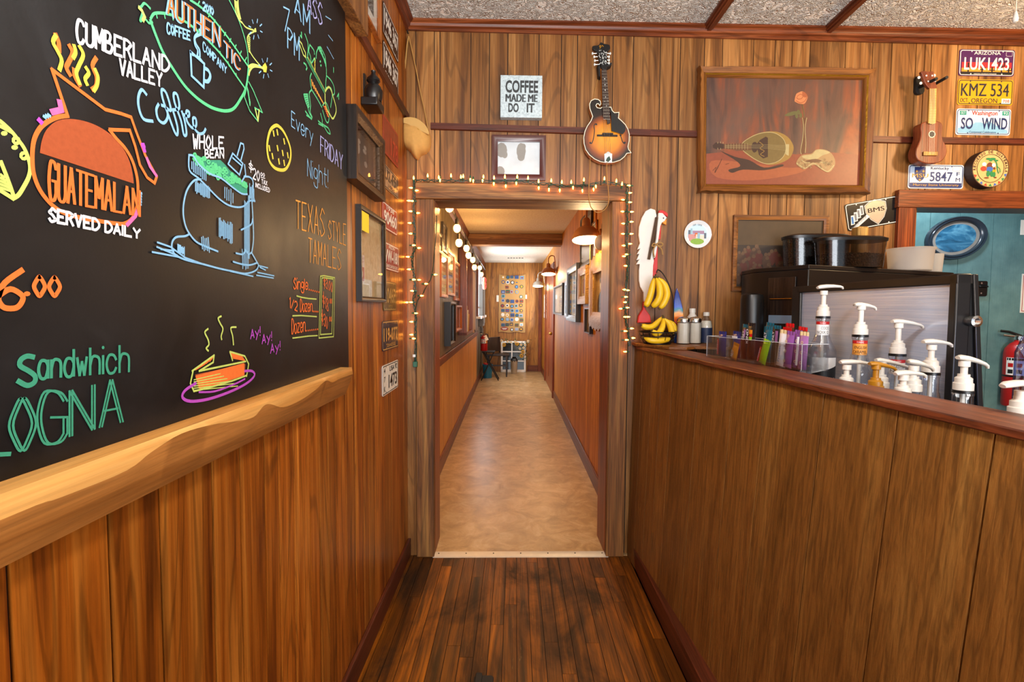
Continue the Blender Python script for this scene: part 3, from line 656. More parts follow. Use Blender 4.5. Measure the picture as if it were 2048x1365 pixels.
for k in range(7): st(mb,zg(f'{170+k*8},{800+k*28} {215+k*3},{800+k*24}'),GR,.007)
for dx in(0,14,26): st(mb,zg(f'{190+dx},{350-dx*.5} {425+dx*.5},{790-dx}'),LI if dx==26 else GR,.004)
st(mb,zg('100,120 140,170 160,230 185,280 190,340 160,310 135,240 110,170 100,120'),LI,.007)
for k in range(4): st(mb,zg(f'{300+k},{360+k*40} {305},{395+k*40}'),YE,.008)
st(mb,zg('430,780 445,740 480,710 510,760 530,830 560,930 568,1010 545,1080 520,1100 490,1050 450,980 432,880 430,780'),LI,.010,1)
for k in range(8): st(mb,zg(f'{262+k*18},{620+k*36} {270+k*20},{690+k*32}'),AM,.008)
for k in range(5): st(mb,zg(f'{415+k*11},{950+k*28} {440+k*9},{960+k*30}'),OR,.007)
for x,y in((372,390),(380,440)): fill(mb,zg(f'{x-10},{y} {x},{y-16} {x+10},{y} {x},{y+20}'),GR)
for p in ('135,30 138,95 122,70','165,410 190,430 205,470 195,495','535,470 535,525','580,830 600,790 600,860'): st(mb,zg(p),GR,.008)
fin(mb,'guitar_player_drawing'); mb=MB(BS)
chalk(mb,BS,'Every',(582,252),(625,286),30,28,.006,BL); fin(mb,'every_lettering'); mb=MB(BS); chalk(mb,BS,'FRIDAY',(640,304),(684,340),32,30,.006,LV,dbl=.4); fin(mb,'weekday_lettering'); mb=MB(BS); chalk(mb,BS,'Night!',(614,352),(655,376),34,36,.006,BL)
fin(mb,'evening_lettering')
# sack of beans
mb=MB(BS)
fill(mb,z3('375,260 410,265 450,285 520,310 620,310 660,350 700,400 770,450 800,500 855,505 855,610 800,600 700,540 620,475 520,420 450,380 400,320'),TE,.0004)
r=random.Random(5)
for i in range(95):
    t=r.random(); x=385+t*460; y=280+t*250+ (r.random()-.35)*(95*math.sin(3.14*min(1,t+.12))+20); s_=r.random()
    st(mb,z3(' '.join(f'{x+13*math.cos(k*1.05)},{y+15*math.sin(k*1.05)}' for k in range(6))),GR,.0055,closed=True)
for p in ('335,265 340,400 420,470 520,570 600,650 680,705 760,725 820,715 870,670 918,670','335,265 375,275 420,345 520,430 620,470 720,550 800,605 850,610','440,480 380,490 320,570 290,680 285,790 305,890 340,960 400,1030 480,1070 590,1115','340,960 300,980 220,990 185,1040 190,1110 230,1155 310,1190 450,1225 600,1265 720,1290 830,1310 920,1285 948,1240 930,1200 890,1130','890,670 898,800 905,1000 890,1120','820,455 870,460 900,500 900,600 915,675','890,1120 860,1140 835,1105 810,1140 750,1130','725,1205 790,1225 870,1235 935,1215','895,830 880,880 795,925'): st(mb,z3(p),BL,.006,1)
for p in ('720,250 810,340 780,440 680,345 720,250','720,290 800,360','760,270 780,200 790,160 815,170 820,210 790,320','825,350 835,440 800,500'): st(mb,z3(p),BL,.006)
for a in((350,350,490,460,9,0,75),(385,540,520,600,12,0,95),(640,590,730,650,5,0,110),(595,900,720,960,13,0,150),(820,900,870,900,6,0,500),(440,1040,515,1060,5,10,120),(230,1085,295,1115,8,0,60),(865,590,910,620,6,0,120),(800,1180,860,1190,5,5,150)): hatch(mb,300+a[0]*.2271,250+a[1]*.2271,300+a[2]*.2271,250+a[3]*.2271,a[4],a[5]*.2271,a[6]*.2271,BL,.004)
for p in ('55,1035 170,1075 300,1170 450,1225','50,1075 230,1150','10,1120 250,1165','85,1095 200,1110','950,1240 1030,1260','960,1255 1010,1280','940,1300 1085,1330','930,1325 1080,1350','700,1290 900,1335'): st(mb,z3(p),BL,.005)
fin(mb,'bean_sack_drawing')
mb=MB(BS)
chalk(mb,BS,'WHOLE',(385,297),(446,297),28,22,.007,WH); chalk(mb,BS,'BEAN',(409,315),(446,316),15,16,.006,WH)
fin(mb,'bean_heading_lettering'); mb=MB(BS)
chalk(mb,BS,'$',(497,340),(504,344),17,18,.005,WH); chalk(mb,BS,'20',(505,357),(518,363),20,20,.006,WH); chalk(mb,BS,'00',(520,352),(528,354),7,7,.004,WH); st(mb,[(521,355),(529,357)],WH,.003)
chalk(mb,BS,'TAX',(522,367),(533,371),8,8,.004,WH); chalk(mb,BS,'INCLUDED',(510,374),(538,385),8,8,.004,WH)
fin(mb,'bean_price_lettering')
mb=MB(BS); st(mb,z3('1105,5 1060,40 1035,120 1028,210 1045,310 1090,375 1150,398 1195,385 1228,320 1237,240 1220,160 1180,70 1140,20'),YE,.013,1,True)
for x,y in((1085,75),(1118,65),(1178,145),(1048,205),(1120,205),(1165,248),(1210,268),(1075,275),(1132,322),(1178,335)): st(mb,z3(f'{x-3},{y-18} {x+3},{y+18}'),YE,.011)
fin(mb,'cookie_drawing')
mb=MB(BS)
chalk(mb,BS,'TEXAS',(591,456),(648,473),55,54,.007,AM); chalk(mb,BS,'STYLE',(656,477),(691,491),36,42,.006,AM); chalk(mb,BS,'TAMALES',(616,524),(681,540),48,40,.006,AM)
def zpp(x,y): return (560+x*.1173,540+y*.1173)
for t_,p0,p1,h in(('Single',(225,325),(465,330),22),('1/2',(155,640),(285,705),20),('Dozen',(335,710),(540,705),24),('Dozen',(190,1090),(420,1045),29)): chalk(mb,BS,t_,zpp(*p0),zpp(*p1),h,h-3,.0065,OR)
for p0,p1,n in(((490,340),(655,380),6),((560,710),(640,715),4),((440,1040),(635,1015),7)):
    for i in range(n): t=i/(n-1); x,y=zpp(p0[0]+(p1[0]-p0[0])*t,p0[1]+(p1[1]-p0[1])*t); fill(mb,[(x+1.1*math.cos(q*.785),y+2*math.sin(q*.785)) for q in range(8)],OR)
for p in ('275,445 360,470 480,490 610,500','205,785 350,780 480,790 615,800','205,1165 330,1150 480,1130 630,1122'): st(mb,zp(p),LI,.006)
for p in ('680,110 740,100 925,135 905,1140 655,1165','705,140 745,135 900,158 875,1090 680,1105'): st(mb,zp(p),LI,.006,0,True)
for t_,p0,p1,h in(('$3.00',(735,290),(885,385),19),('$18',(715,590),(815,720),24),('00',(835,570),(875,575),9),('$30',(695,900),(800,1020),24),('00',(825,880),(868,880),9)): chalk(mb,BS,t_,zpp(*p0),zpp(*p1),h,h,.005,OR)
fin(mb,'tamale_price_lettering')
# plate of tamales
mb=MB(BS)
fill(mb,z4('1110,710 1395,650 1390,715 1125,790'),OF,.0003)
for k in range(9): st(mb,z4(f'{1112+k*3},{722+k*9} {1385},{650+k*7.5}'),OR,.006)
for k in range(5): st(mb,z4(f'{1110+k*20},{680-k*12} {1160+k*12},{650-k*10}'),OR,.006)
for k in range(4): st(mb,z4(f'{1305+k*6},{585+k*10} {1370+k*6},{600+k*9}'),OR,.006)
for p in ('1095,690 1080,760 1100,805 1200,780 1320,745 1400,715','1090,690 1215,600 1210,640 1130,690 1395,635','1305,580 1390,605 1412,650 1400,720','1305,580 1320,630'): st(mb,z4(p),LI,.006)
for k in range(6): st(mb,z4(f'{1100},{740+k*12} {1250+k*20},{705+k*14}'),LI,.003)
st(mb,z4('1110,760 1050,800 1035,840 1080,862 1180,850 1300,810 1400,760 1445,715 1430,690 1390,690'),PU,.009,1); st(mb,z4('1130,810 1220,805 1330,765 1390,735'),PU,.006,1)
for p in ('1180,450 1162,470 1180,510 1185,540 1170,560 1182,575','1255,378 1238,390 1250,420 1265,450 1255,490 1258,510','1340,440 1310,445 1320,490 1325,540'): st(mb,z4(p),LI,.006,1)
for x,y in((500,687),(523,697),(540,716)): chalk(mb,BS,'Ay!',(x,y-9),(x+19,y-16),17,17,.006,PU)
fin(mb,'tamale_plate_drawing')
mb=MB(BS)
chalk(mb,BS,'6',(-4,616),(42,616),75,75,.012,OR); fill(mb,[(53+7*math.cos(q*.785),588+5*math.sin(q*.785)) for q in range(8)],OR); chalk(mb,BS,'00',(66,592),(118,592),38,36,.010,OR)
fin(mb,'price_lettering'); mb=MB(BS)
st(mb,z4('185,610 150,605 115,625 110,660 160,690 195,720 190,755 150,772 100,748'),TE,.010,1)
chalk(mb,BS,'andwhich',(75,757),(256,743),50,52,.0075,TE)
fin(mb,'sandwich_lettering'); mb=MB(BS)
st(mb,z4('-10,1165 50,1162'),TE,.008)
chalk(mb,BS,'O',(16,905),(62,900),105,105,.0055,TE,dbl=.7); chalk(mb,BS,'G',(74,888),(125,884),104,98,.0055,TE,dbl=.6); chalk(mb,BS,'N',(137,873),(182,860),90,88,.0055,TE,dbl=.5); chalk(mb,BS,'A',(197,855),(239,845),92,86,.0055,TE,dbl=.5)
fin(mb,'filling_lettering')
# ================= things on the left wall =================
pm('photo_dark','#2b2723',.5,var=.35,scale=9); pm('photo_gray','#8d8880',.5,var=.3,scale=12); pm('photo_pale','#c9cfd2',.5,var=.12,scale=10)
pm('mat_white','#e8e4da',.7,var=.03); pm('frame_black','#17120f',.35,var=.2); pm('bronze','#4a3420',.35,.5,bump=.5,scale=90); pm('note_yellow','#f6d21c',.6,var=.03)
t=NT('map_paper'); v=t.mapc((1,1,1)); n1=t.noise(v,30,5,1.0); n2=t.noise(v,70,4,3.0); c=t.ramp(n1,[(.3,'#c4aa78'),(.6,'#e4d2a4')]); c=t.mix(c,'#7b6a48',t.ramp(n2,[(.49,0.0),(.5,.5),(.52,0.0)])); t.bsdf(c,.6)
pm('plate_rust','#8c3a20',.55,var=.4,scale=25); pm('plate_rust_ink','#b8402a',.5); pm('plate_silver','#a8a8a2',.3,.8,var=.15); pm('plate_red','#a01a1c',.4,var=.15); pm('plate_maroon','#8c1626',.4,var=.12); pm('plate_brass','#5d4c24',.4,.5,var=.2); pm('plate_brass_ink','#a8935a',.4,.4); pm('plate_navy','#1c2233',.35,var=.2); pm('plate_navy_ink','#c99a52',.4); pm('plate_white','#e6e3da',.4,var=.05); pm('plate_brown','#2e1712',.4,var=.2); pm('ink_black','#151413',.5)
def frame(S,r,fw,dep,mats,name,label,cat_='framed picture',pic='photo_dark',mat=0,matm='mat_white',c0=.006,glass=True,group=None,inner=None,art=None,back=.3):
    """hung frame: bars, mat, picture and pane are parts"""
    a0,b0,a1,b1=r; th=thing(name,label,cat_,S.pt((a0+a1)/2,b0,c0),group)
    mb=MB(S); d0=c0; d1=c0+dep
    o=[(a0,b0),(a1,b0),(a1,b1),(a0,b1)]; prof=[(0,d0),(0,d1*.98),(fw*.18,d1),(fw*.55,d1*.96),(fw*.8,d1*.80),(fw,d1*.72),(fw,d0+.002)]
    rings=[]
    for (k,c) in prof: rings.append([mb.v((a+(k if i in(0,3) else -k),b+(k if i in(0,1) else -k),c)) for i,(a,b) in enumerate(o)])
    for j,(A,B) in enumerate(zip(rings,rings[1:])):
        for i in range(4): mb.f((A[i],A[(i+1)%4],B[(i+1)%4],B[i]),1 if (len(mats)>1 and j>=3) else 0)
    mb.build('frame',mats,th)
    cp=c0+.003
    pm_=MB(S); pm_.box(a0+fw*.5,b0+fw*.5,c0,a1-fw*.5,b1-fw*.5,cp)
    if mat:
        pm_.build('mat_board',[matm],th); q=(a0+fw+mat,b0+fw+mat,a1-fw-mat,b1-fw-mat)
    else: q=(a0+fw*.6,b0+fw*.6,a1-fw*.6,b1-fw*.6)
    p2=MB(S); p2.box(q[0],q[1],cp-.002,q[2],q[3],cp+.001); ms=[pic]
    if art: ms=art(p2,q,cp+.0016,[pic])
    p2.build('picture',ms,th)
    if glass: MB(S).box(a0+fw*.9,b0+fw*.9,c0+dep*.55,a1-fw*.9,b1-fw*.9,c0+dep*.55+.0015).build('glass_pane',['glass_pane'],th)
    return th
def plate(S,r,name,label,mats,lines,group='number plates on the walls',c0=.0065,rim=1,bg=None,rad=.012,cat_='licence plate'):
    a0,b0,a1,b1=r; mb=MB(S); w_=a1-a0; h_=b1-b0
    mb.rprism(a0,b0,a1,b1,c0,c0+.002,rad,0)
    if rim: mb.rib(rrect(a0+.006,b0+.006,a1-.006,b1-.006,rad),.004,c0+.0026,1,True)
    for u,v in((.22,.92),(.78,.92),(.22,.08),(.78,.08)): mb.disc(a0+u*w_,b0+v*h_,.0035,c0+.0027,1,8)
    if bg: bg(mb,a0,b0,w_,h_,c0+.0022)
    for k,(t_,u0,v0,u1,v1,m,bo) in enumerate(lines): txt(mb,t_,a0+u0*w_,b0+v0*h_,a0+u1*w_,b0+v1*h_,c0+.0034+k*2e-5,m,bo)
    return mb.build(name,mats,None,label,cat_,group,loc=S.pt((a0+a1)/2,b0,c0))
# tall photograph in the top corner
def art_photo(mb,q,c,ms):
    w_=q[2]-q[0]; h_=q[3]-q[1]
    for k,(u,v,r_) in enumerate(((.3,.5,.16),(.55,.45,.18),(.75,.55,.14))):
        mb.disc(q[0]+u*w_,q[1]+v*h_*.7,r_*w_,c+k*1e-5,1,14,r_*h_*1.3); mb.disc(q[0]+u*w_,q[1]+(v*.7+.3)*h_,r_*w_*.45,c+k*1e-5,1,12,r_*w_*.5)
    return ms+['photo_pale']
a0=LW.px(712,20,.02)[0]; a1,b0=LW.px(762,88,.02)
frame(LW,(a0,b0,a1,2.86),.022,.018,['orange_frame'],'picture_frame','grey photograph in a thin orange-brown wooden frame, highest on the panelled wall above the lantern',pic='photo_dark',mat=.05,art=art_photo)
# plates near the crown
def lp(xl,yt,yb,xr): return LW.rect(xl,yt,yb,xr,.008)
plate(LW,lp(766,0,64,796),'licence_plate','dark brown plate with pale 1946 numerals, the upper of two alike',['plate_brown','plate_white'],[('1946 367',.05,.30,.95,.85,1,.03),('ILLINOIS',.12,.06,.6,.2,1,.02)])
plate(LW,lp(766,78,146,796),'licence_plate','dark brown plate with pale 1946 numerals, the lower of two alike',['plate_brown','plate_white'],[('1946 367',.05,.30,.95,.85,1,.03),('ILLINOIS',.12,.06,.6,.2,1,.02)])
def worn(mb,a,b,w_,h_,c): pass
plate(LW,lp(766,226,302,796),'licence_plate','badly rusted red plate beside the ornate dark frame',['plate_rust','plate_rust_ink'],[('178',.45,.12,.95,.62,1,.02)])
plate(LW,lp(767,325,372,796.5),'licence_plate','bare silver metal plate with worn dark digits under the rusted red one',['plate_silver','photo_dark'],[('U2-F51',.08,.38,.92,.88,1,.02),('1953',.3,.1,.7,.28,1,.01)])
plate(LW,lp(764.5,400,455,794),'licence_plate','bright red plate reading 90460 with white digits',['plate_red','plate_white'],[('90460',.08,.22,.94,.72,1,.03),('1938',.25,.76,.75,.93,1,.02)])
plate(LW,lp(767,481,538,797),'licence_plate','maroon plate reading VW-181 with white characters',['plate_maroon','plate_white'],[('VW-181',.05,.3,.95,.76,1,.03),('ARIZONA',.3,.8,.7,.94,1,.01),('GRAND CANYON STATE',.12,.1,.88,.22,1,.01)])
plate(LW,lp(766.5,561,622,792),'licence_plate','brown brass-coloured plate reading 2046P',['plate_brass','plate_brass_ink'],[('2046P',.08,.26,.92,.78,1,.02),('1921',.35,.06,.65,.2,1,.01)])
plate(LW,lp(764.5,643,704,796),'licence_plate','dark navy plate with tan digits reading 119-077',['plate_navy','plate_navy_ink'],[('119-077',.06,.3,.94,.76,1,.025),('TENNESSEE',.2,.1,.8,.22,1,.01)])
plate(LW,lp(764.5,733,795,796),'licence_plate','white plate reading 1473, lowest in the column of plates',['plate_white','ink_black'],[('1473',.36,.16,.9,.62,1,.02),('USA 92',.42,.72,.92,.9,1,.01),('4',.08,.72,.16,.9,1,.01),('7',.08,.44,.16,.62,1,.01),('K',.08,.12,.16,.3,1,.01)])
# iron lantern ornament
S=LW; a,b=LW.px(737,214,.02)
la=thing('wall_lantern','small black cast-iron lantern ornament fixed above the ornate dark frame','ornament',LW.pt(a+.04,b,.01))
mb=MB(LW); ac=LW.px(741,190,.03)[0]; zz=lambda y: LW.px(741,y,.03)[1]
mb.box(ac-.05,zz(219),.006,ac+.05,zz(203),.07); mb.build('base',['black'],la,bevel=.004)
pr=[(0,zz(203)),(.03,zz(203)),(.034,zz(195)),(.036,zz(183)),(.028,zz(174)),(.018,zz(168)),(.026,zz(163)),(.024,zz(158)),(.012,zz(152)),(.008,zz(147)),(.010,zz(143)),(0,zz(140))]
MB().lathe([(r_,h-pr[0][1]) for r_,h in pr],LW.pt(ac,pr[0][1],.042),0,14).build('lantern_body',['black'],la)
MB(LW).box(ac-.012,zz(206),.004,ac+.012,zz(150),.012).build('bracket',['black'],la)
mb=MB(LW); mb.tube([(ac+.03,zz(190),.045),(ac+.065,zz(192),.045)],.006); mb.ell((ac+.068,zz(192),.045),(.011,.011,.011)); mb.build('knob',['black'],la)
# ornate dark framed photograph
def art_lad(mb,q,c,ms):
    w_=q[2]-q[0]; h_=q[3]-q[1]
    for k,(u,v,a,b) in enumerate(((.12,.66,.09,.16),(.16,.8,.05,.05),(.34,.62,.09,.15),(.4,.75,.05,.05),(.62,.74,.05,.05),(.6,.66,.07,.05),(.64,.44,.06,.07))): mb.disc(q[0]+u*w_,q[1]+v*h_,a*w_,c+k*1e-5,1,12,b*h_*.8)
    mb.rib([(q[0]+.72*w_,q[1]+.3*h_),(q[0]+.78*w_,q[1]+h_*.97)],.008,c+.0001,2)
    return ms+['photo_gray','black']
a0,b1=LW.px(714,210,.05); b0=LW.px(712,356,.05)[1]; a1=LW.px(768,300,.045)[0]
frame(LW,(a0-.01,b0,a1,b1),.038,.045,['black_wood','bronze'],'picture_frame','dark ornate deep frame holding a dim photograph of men in white shirts',pic='photo_dark',art=art_lad)
# framed road map with note
a0,b1=LW.px(718,408,.02); b0=LW.px(714,603,.02)[1]; a1=LW.px(769,500,.02)[0]
def art_map(mb,q,c,ms):
    w_=q[2]-q[0]; h_=q[3]-q[1]
    mb.box(q[0]+.005,q[1]+h_*.18,c,q[0]+.24*w_,q[1]+.5*h_,c+.0006,1); txt(mb,'CHICAGO',q[0]+.03*w_,q[1]+.45*h_,q[0]+.22*w_,q[1]+.475*h_,c+.001,2); txt(mb,'ROAD MAP',q[0]+.03*w_,q[1]+.41*h_,q[0]+.2*w_,q[1]+.43*h_,c+.001,2,0); mb.box(q[0]+.03*w_,q[1]+.2*h_,c+.0006,q[0]+.22*w_,q[1]+.36*h_,c+.001,2)
    mb.disc(q[0]+.12*w_,q[1]+.28*h_,.05*w_,c+.0014,1,14)
    return ms+['paper','plate_red']
mp=frame(LW,(a0,b0,a1,b1),.02,.022,['frame_black'],'map_frame','tall black frame holding a tan road map with a yellow note',pic='map_paper',art=art_map,cat_='framed map')
q=LW.rect(726,421,460,740,.03); MB(LW).box(q[0],q[1],.0245,q[2],q[3],.0255).build('sticky_note',['note_yellow'],mp,label='yellow sticky note')
# canteen bag in the corner (hangs on the back wall)
pm('canvas','#c4924c',.85,var=.12,scale=60); pm('strap_tan','#c49a58',.8,var=.1)
g=thing('canteen_bag','tan canvas canteen bag hanging by its long strap in the corner','bag',BW.pt(*BW.px(830,318,.03),.02))
S=BW; bp=lambda x,y,c=.05:(*BW.px(x,y,c),c)
zc=lambda s,c=.05:[BW.px(680+x*.3077,y*.3077,c) for x,y in P(s)]
out=cat(zc('385,805 400,790 460,778 520,792 565,830 585,885 580,950 555,985 520,1000 497,1027 470,1005 450,975 400,930 388,870'),True,4)
cen=(sum(p[0] for p in out)/len(out),sum(p[1] for p in out)/len(out))
mb=MB(S); lay=[(1,.006),(1.0,.03),(.93,.055),(.75,.075),(.45,.088)]
rg=[[mb.v((cen[0]+(p[0]-cen[0])*k,cen[1]+(p[1]-cen[1])*k,c)) for p in out] for k,c in lay]
for A,B in zip(rg,rg[1:]):
    for i in range(len(out)): mb.f((A[i],A[(i+1)%len(out)],B[(i+1)%len(out)],B[i]))
mb.f(rg[-1]); mb.build('pouch',['canvas'],g,ang=60)
fl=cat(zc('388,806 430,778 500,782 560,826 585,886 540,870 500,852 440,820'),True,4)
mb=MB(S); mb.prism(fl,.070,.083,0); mb.build('flap',['strap_tan'],g,bevel=.003)
mb=MB(S); a,b=BW.px(680+502*.3077,848*.3077,.085); mb.disc(a,b,.010,.0865,0,12); mb.build('snap_button',['brass'],g)
mb=MB(S)
for s_ in('445,235 435,300 420,480 405,650 392,800','447,240 465,320 500,480 525,610 555,740 578,860'):
    pts=cat([(*q,.018+.03*(i/4)) for i,q in enumerate(zc(s_,.03))],k=4); mb.tube(pts,.014,0,6,flat=.25)
mb.build('strap',['strap_tan'],g)
a,b=BW.px(816,66,.01); MB(S).tube([(a,b,.003),(a,b,.03)],.004,0,8).build('nail',['dark_metal'],g)
# ================= things on the back wall =================
S=BW
def zb(ox,oy,s): return lambda p,c=.02:[BW.px(ox+a*s,oy+b*s,c) for a,b in P(p)]
def xf(pts,c): return [(p[0],p[1],c) for p in pts]
# --- tin box sign
t=NT('galvanized'); n1=t.noise(t.mapc((1,1,1)),90,4,.5,.7); n2=t.noise(t.mapc((1,1,1)),12,3); c=t.ramp(n1,[(.3,'#75848a'),(.42,'#aebfc6'),(.6,'#c6d6da')]); t.bsdf(c,.45,.15)
pm('ink_worn','#2f3335',.6,var=.3,scale=120)
a0,b1=BW.px(1001,150,.045); a1,b0=BW.px(1084,236,.045)
sg=thing('box_sign','square galvanized tin box sign reading COFFEE MADE ME DO IT','sign',BW.pt((a0+a1)/2,b0,.006))
MB(S).box(a0,b0,.006,a1,b1,.046).build('sign_box',['galvanized'],sg,bevel=.002)
mb=MB(S); w_=a1-a0;h_=b1-b0
for k,(t_,u0,v0,u1,v1) in enumerate((('COFFEE',.12,.58,.9,.88),('MADE ME',.13,.37,.88,.55),('DO',.19,.12,.44,.34),('IT',.63,.12,.82,.34))): txt(mb,t_,a0+u0*w_,b0+v0*h_,a0+u1*w_,b0+v1*h_,.0468,0,.034)
mb.build('lettering',['ink_worn'],sg,label='worn black stencil lettering')
# --- framed faded photograph
pm('faded_photo','#d2dbe0',.35,var=.22,scale=14); pm('frame_plum','#4b201c',.3,var=.1)
def art_faded(mb,q,c,ms):
    w_=q[2]-q[0];h_=q[3]-q[1]
    for k,(u,v,a,b) in enumerate(((.13,.72,.12,.2),(.2,.6,.06,.1),(.55,.7,.1,.22),(.55,.55,.08,.12),(.1,.15,.1,.14),(.6,.82,.05,.08))): mb.disc(q[0]+u*w_,q[1]+v*h_,a*w_,c+k*1e-5,1,11,b*h_)
    return ms+['photo_gray']
a0,b1=BW.px(984,270,.025); a1,b0=BW.px(1091,361,.025)
frame(S,(a0,b0,a1,b1),.032,.025,['frame_plum'],'picture_frame','plum-brown frame with a bleached pale photograph, hung over the doorway header',pic='faded_photo',art=art_faded)
# --- mandolin
zm=zb(950,80,.2052)
t=NT('sunburst'); tc=t.n('TexCoord'); mp=t.n('Mapping'); t.l(tc.outputs['Object'],mp.inputs[0]); SUNB=mp
gr=t.n('TexGradient',gradient_type='SPHERICAL'); t.l(mp.outputs[0],gr.inputs[0]); n1=t.noise(t.mapc((60,60,4)),1,3)
c=t.ramp(gr.outputs['Fac'],[(.0,'#0d0706'),(.17,'#231009'),(.33,'#8a3f0c'),(.5,'#d07a12'),(.8,'#eb9a22')]); c=t.mix(c,t.ramp(n1,[(.3,.85),(.7,1.0)]),1.0,'MULTIPLY'); t.bsdf(c,.16,0,.5,.6)
pm('binding','#e9dfc4',.4,var=.03); pm('pearl','#d8dcd8',.2,var=.15,scale=80); pm('rosewood','#2c1912',.4); pm('maple_side','#b0691c',.25,var=.15); pm('string_steel','#c9c5b8',.3,.9)
mo=thing('mandolin','sunburst scroll-body mandolin with black pickguard hanging from a wall hook','mandolin',BW.pt(*BW.px(1212,332,.03),.02))
body=zm('1240,655 1222,668 1190,660 1178,640 1188,622 1205,622 1215,640 1226,625 1222,598 1200,580 1165,576 1132,592 1117,625 1120,668 1135,710 1148,745 1130,790 1095,840 1072,890 1060,950 1063,1010 1080,1070 1115,1120 1165,1160 1225,1188 1295,1198 1360,1190 1415,1172 1455,1140 1480,1105 1522,1100 1497,1068 1490,1040 1502,985 1504,920 1490,870 1465,825 1425,785 1398,762 1403,706 1360,710 1338,690 1325,655',.075)
cx_=sum(p[0] for p in body)/len(body); cy_=sum(p[1] for p in body)/len(body)
MB(S).prism(body,.03,.070,0).build('body_sides',['maple_side'],mo)
tp=MB(S); lo=[(cx_+(p[0]-cx_)*.985,cy_+(p[1]-cy_)*.985) for p in body]; tp.prism(lo,.070,.0745,0); to=tp.build('soundboard',['sunburst'],mo)
bc=zm('1285,955',.075)[0]; wc_=BW.pt(bc[0],bc[1],.075)-wloc(mo)
mp.inputs['Scale'].default_value=(1/.150,1/.4,1/.150); mp.inputs['Location'].default_value=(-wc_.x/.150,-wc_.y/.4,-wc_.z/.150)
mb=MB(S); mb.rib(body,.0035,.0752,0,True); mb.build('binding_edge',['binding'],mo)
for s_,ds in (('1190,825 1172,818 1160,840 1165,880 1160,930 1150,980 1135,1010 1118,1002',('1182,822','1125,1003')),('1412,925 1425,950 1438,990 1455,1010 1468,998',('1420,930','1458,1000'))):
    mb=MB(S); mb.rib(cat(zm(s_,.076),k=4),.0045,.0755,0)
    for q_ in ds: p=zm(q_,.076)[0]; mb.disc(p[0],p[1],.005,.0757,0,12)
    mb.build('sound_hole',['black'],mo)
MB(S).prism(cat(zm('1325,680 1350,710 1395,765 1440,810 1468,850 1462,890 1435,915 1390,900 1332,885',.09),False,3),.084,.088,0).build('pickguard',['black'],mo)
fb=zm('1235,285 1285,282 1322,805 1292,815 1285,770 1248,742',.09)
MB(S).prism(fb,.076,.085,0).build('fingerboard',['rosewood'],mo)
mb=MB(S)
for k in range(17): tt=1-(1-k/17)**1.25 if False else k/16; y=300+tt*470; x0=1236+ (y-285)*.030; x1=1286+(y-285)*.072; q=zm(f'{x0+2},{y} {x1-2},{y}',.09); mb.rib(q,.0016,.0857,0)
mb.build('fret_wire',['string_steel'],mo)
for x,y in((1266,375),(1269,433),(1271,485),(1276,552),(1266,595),(1296,592),(1283,640)): p=zm(f'{x},{y}',.09)[0]; mb=MB(S); mb.disc(p[0],p[1],.0028,.0856,0,10); mb.build('inlay_dot',['pearl'],mo)
mb=MB(S)
for k in range(4): q=zm(f'{1243+k*12},290 {1262+k*17},930 {1272+k*17},1110',.09); mb.tube(xf(q,.0875),.0006,0,4)
mb.build('string',['string_steel'],mo)
mb=MB(S); q=zm('1190,928 1390,928',.08); mb.box(q[0][0],q[0][1]-.006,.075,q[1][0],q[0][1]+.004,.080); q=zm('1240,915 1345,915',.08); mb.box(q[0][0],q[0][1]-.006,.080,q[1][0],q[0][1]+.004,.086); mb.build('bridge',['black_wood'],mo,bevel=.001)
mb=MB(S); q=zm('1262,1110 1300,1085 1338,1108 1336,1195 1265,1195',.085); mb.prism(q,.078,.081,0); q=zm('1290,1145 1312,1130 1325,1165 1300,1190 1275,1175',.085); mb.poly(xf(q,.0813),1); mb.build('tailpiece',['pearl','wire_green'],mo)
hd=cat(zm('1238,280 1225,235 1205,190 1200,140 1178,105 1150,88 1145,62 1165,52 1195,50 1215,38 1228,18 1255,32 1290,38 1315,50 1318,85 1295,110 1288,150 1292,200 1285,280',.07),True,3)
MB(S).prism(hd,.052,.068,0).build('headstock',['black'],mo,bevel=.002)
mb=MB(S); r=random.Random(2); 
mb.rib(cat(zm('1212,60 1225,48 1218,80 1240,50 1252,62',.072),k=3),.003,.0687,0)
mb.build('gold_scroll',['gold'],mo)
mb=MB(S)
for k in range(34): x=1212+r.random()*70; y=92+r.random()*140; q=zm(f'{x},{y} {x+r.uniform(-9,9)},{y+r.uniform(4,16)}',.072); mb.rib(q,.0022,.0687+k*1e-5,0)
mb.build('pearl_inlay',['pearl'],mo)
for i,(x,y) in enumerate(((1146,130),(1162,163),(1168,200),(1166,238),(1318,130),(1306,163),(1306,196),(1306,225))):
    p=zm(f'{x},{y}',.06)[0]; q=zm(f'{1215 if x<1250 else 1285},{y-4}',.06)[0]
    mb=MB(S); mb.tube([(q[0],q[1],.058),(p[0],p[1],.058)],.0018,1,6); mb.ell((p[0],p[1],.058),(.0055,.0075,.006),0,10); mb.build('tuning_peg',['pearl','chrome'],mo)
mb=MB(S); mb.tube([(*zm('1250,260',.06)[0],.05),(*zm('1262,640',.06)[0],.062)],[.014,.017],0,8); mb.build('neck',['maple_side'],mo)
mb=MB(S); q=zm('1190,250 1330,235 1325,262 1240,300 1230,370 1200,375',.03); mb.prism(q,.006,.05,0); mb.build('wall_hook',['black_matte'],mo,bevel=.003,label='black wall hook')
mb=MB(S); mb.tube([(*p,.012) for p in cat(zm('1235,300 1205,360 1180,450 1160,540 1160,575',.02),k=4)],.005,0,6,flat=.4); mb.build('upper_strap',['strap_tan'],mo); mb=MB(S)
s2=lambda p,c=.085:[BW.px(800+a*.2344,320+b*.2344,c) for a,b in P(p)]
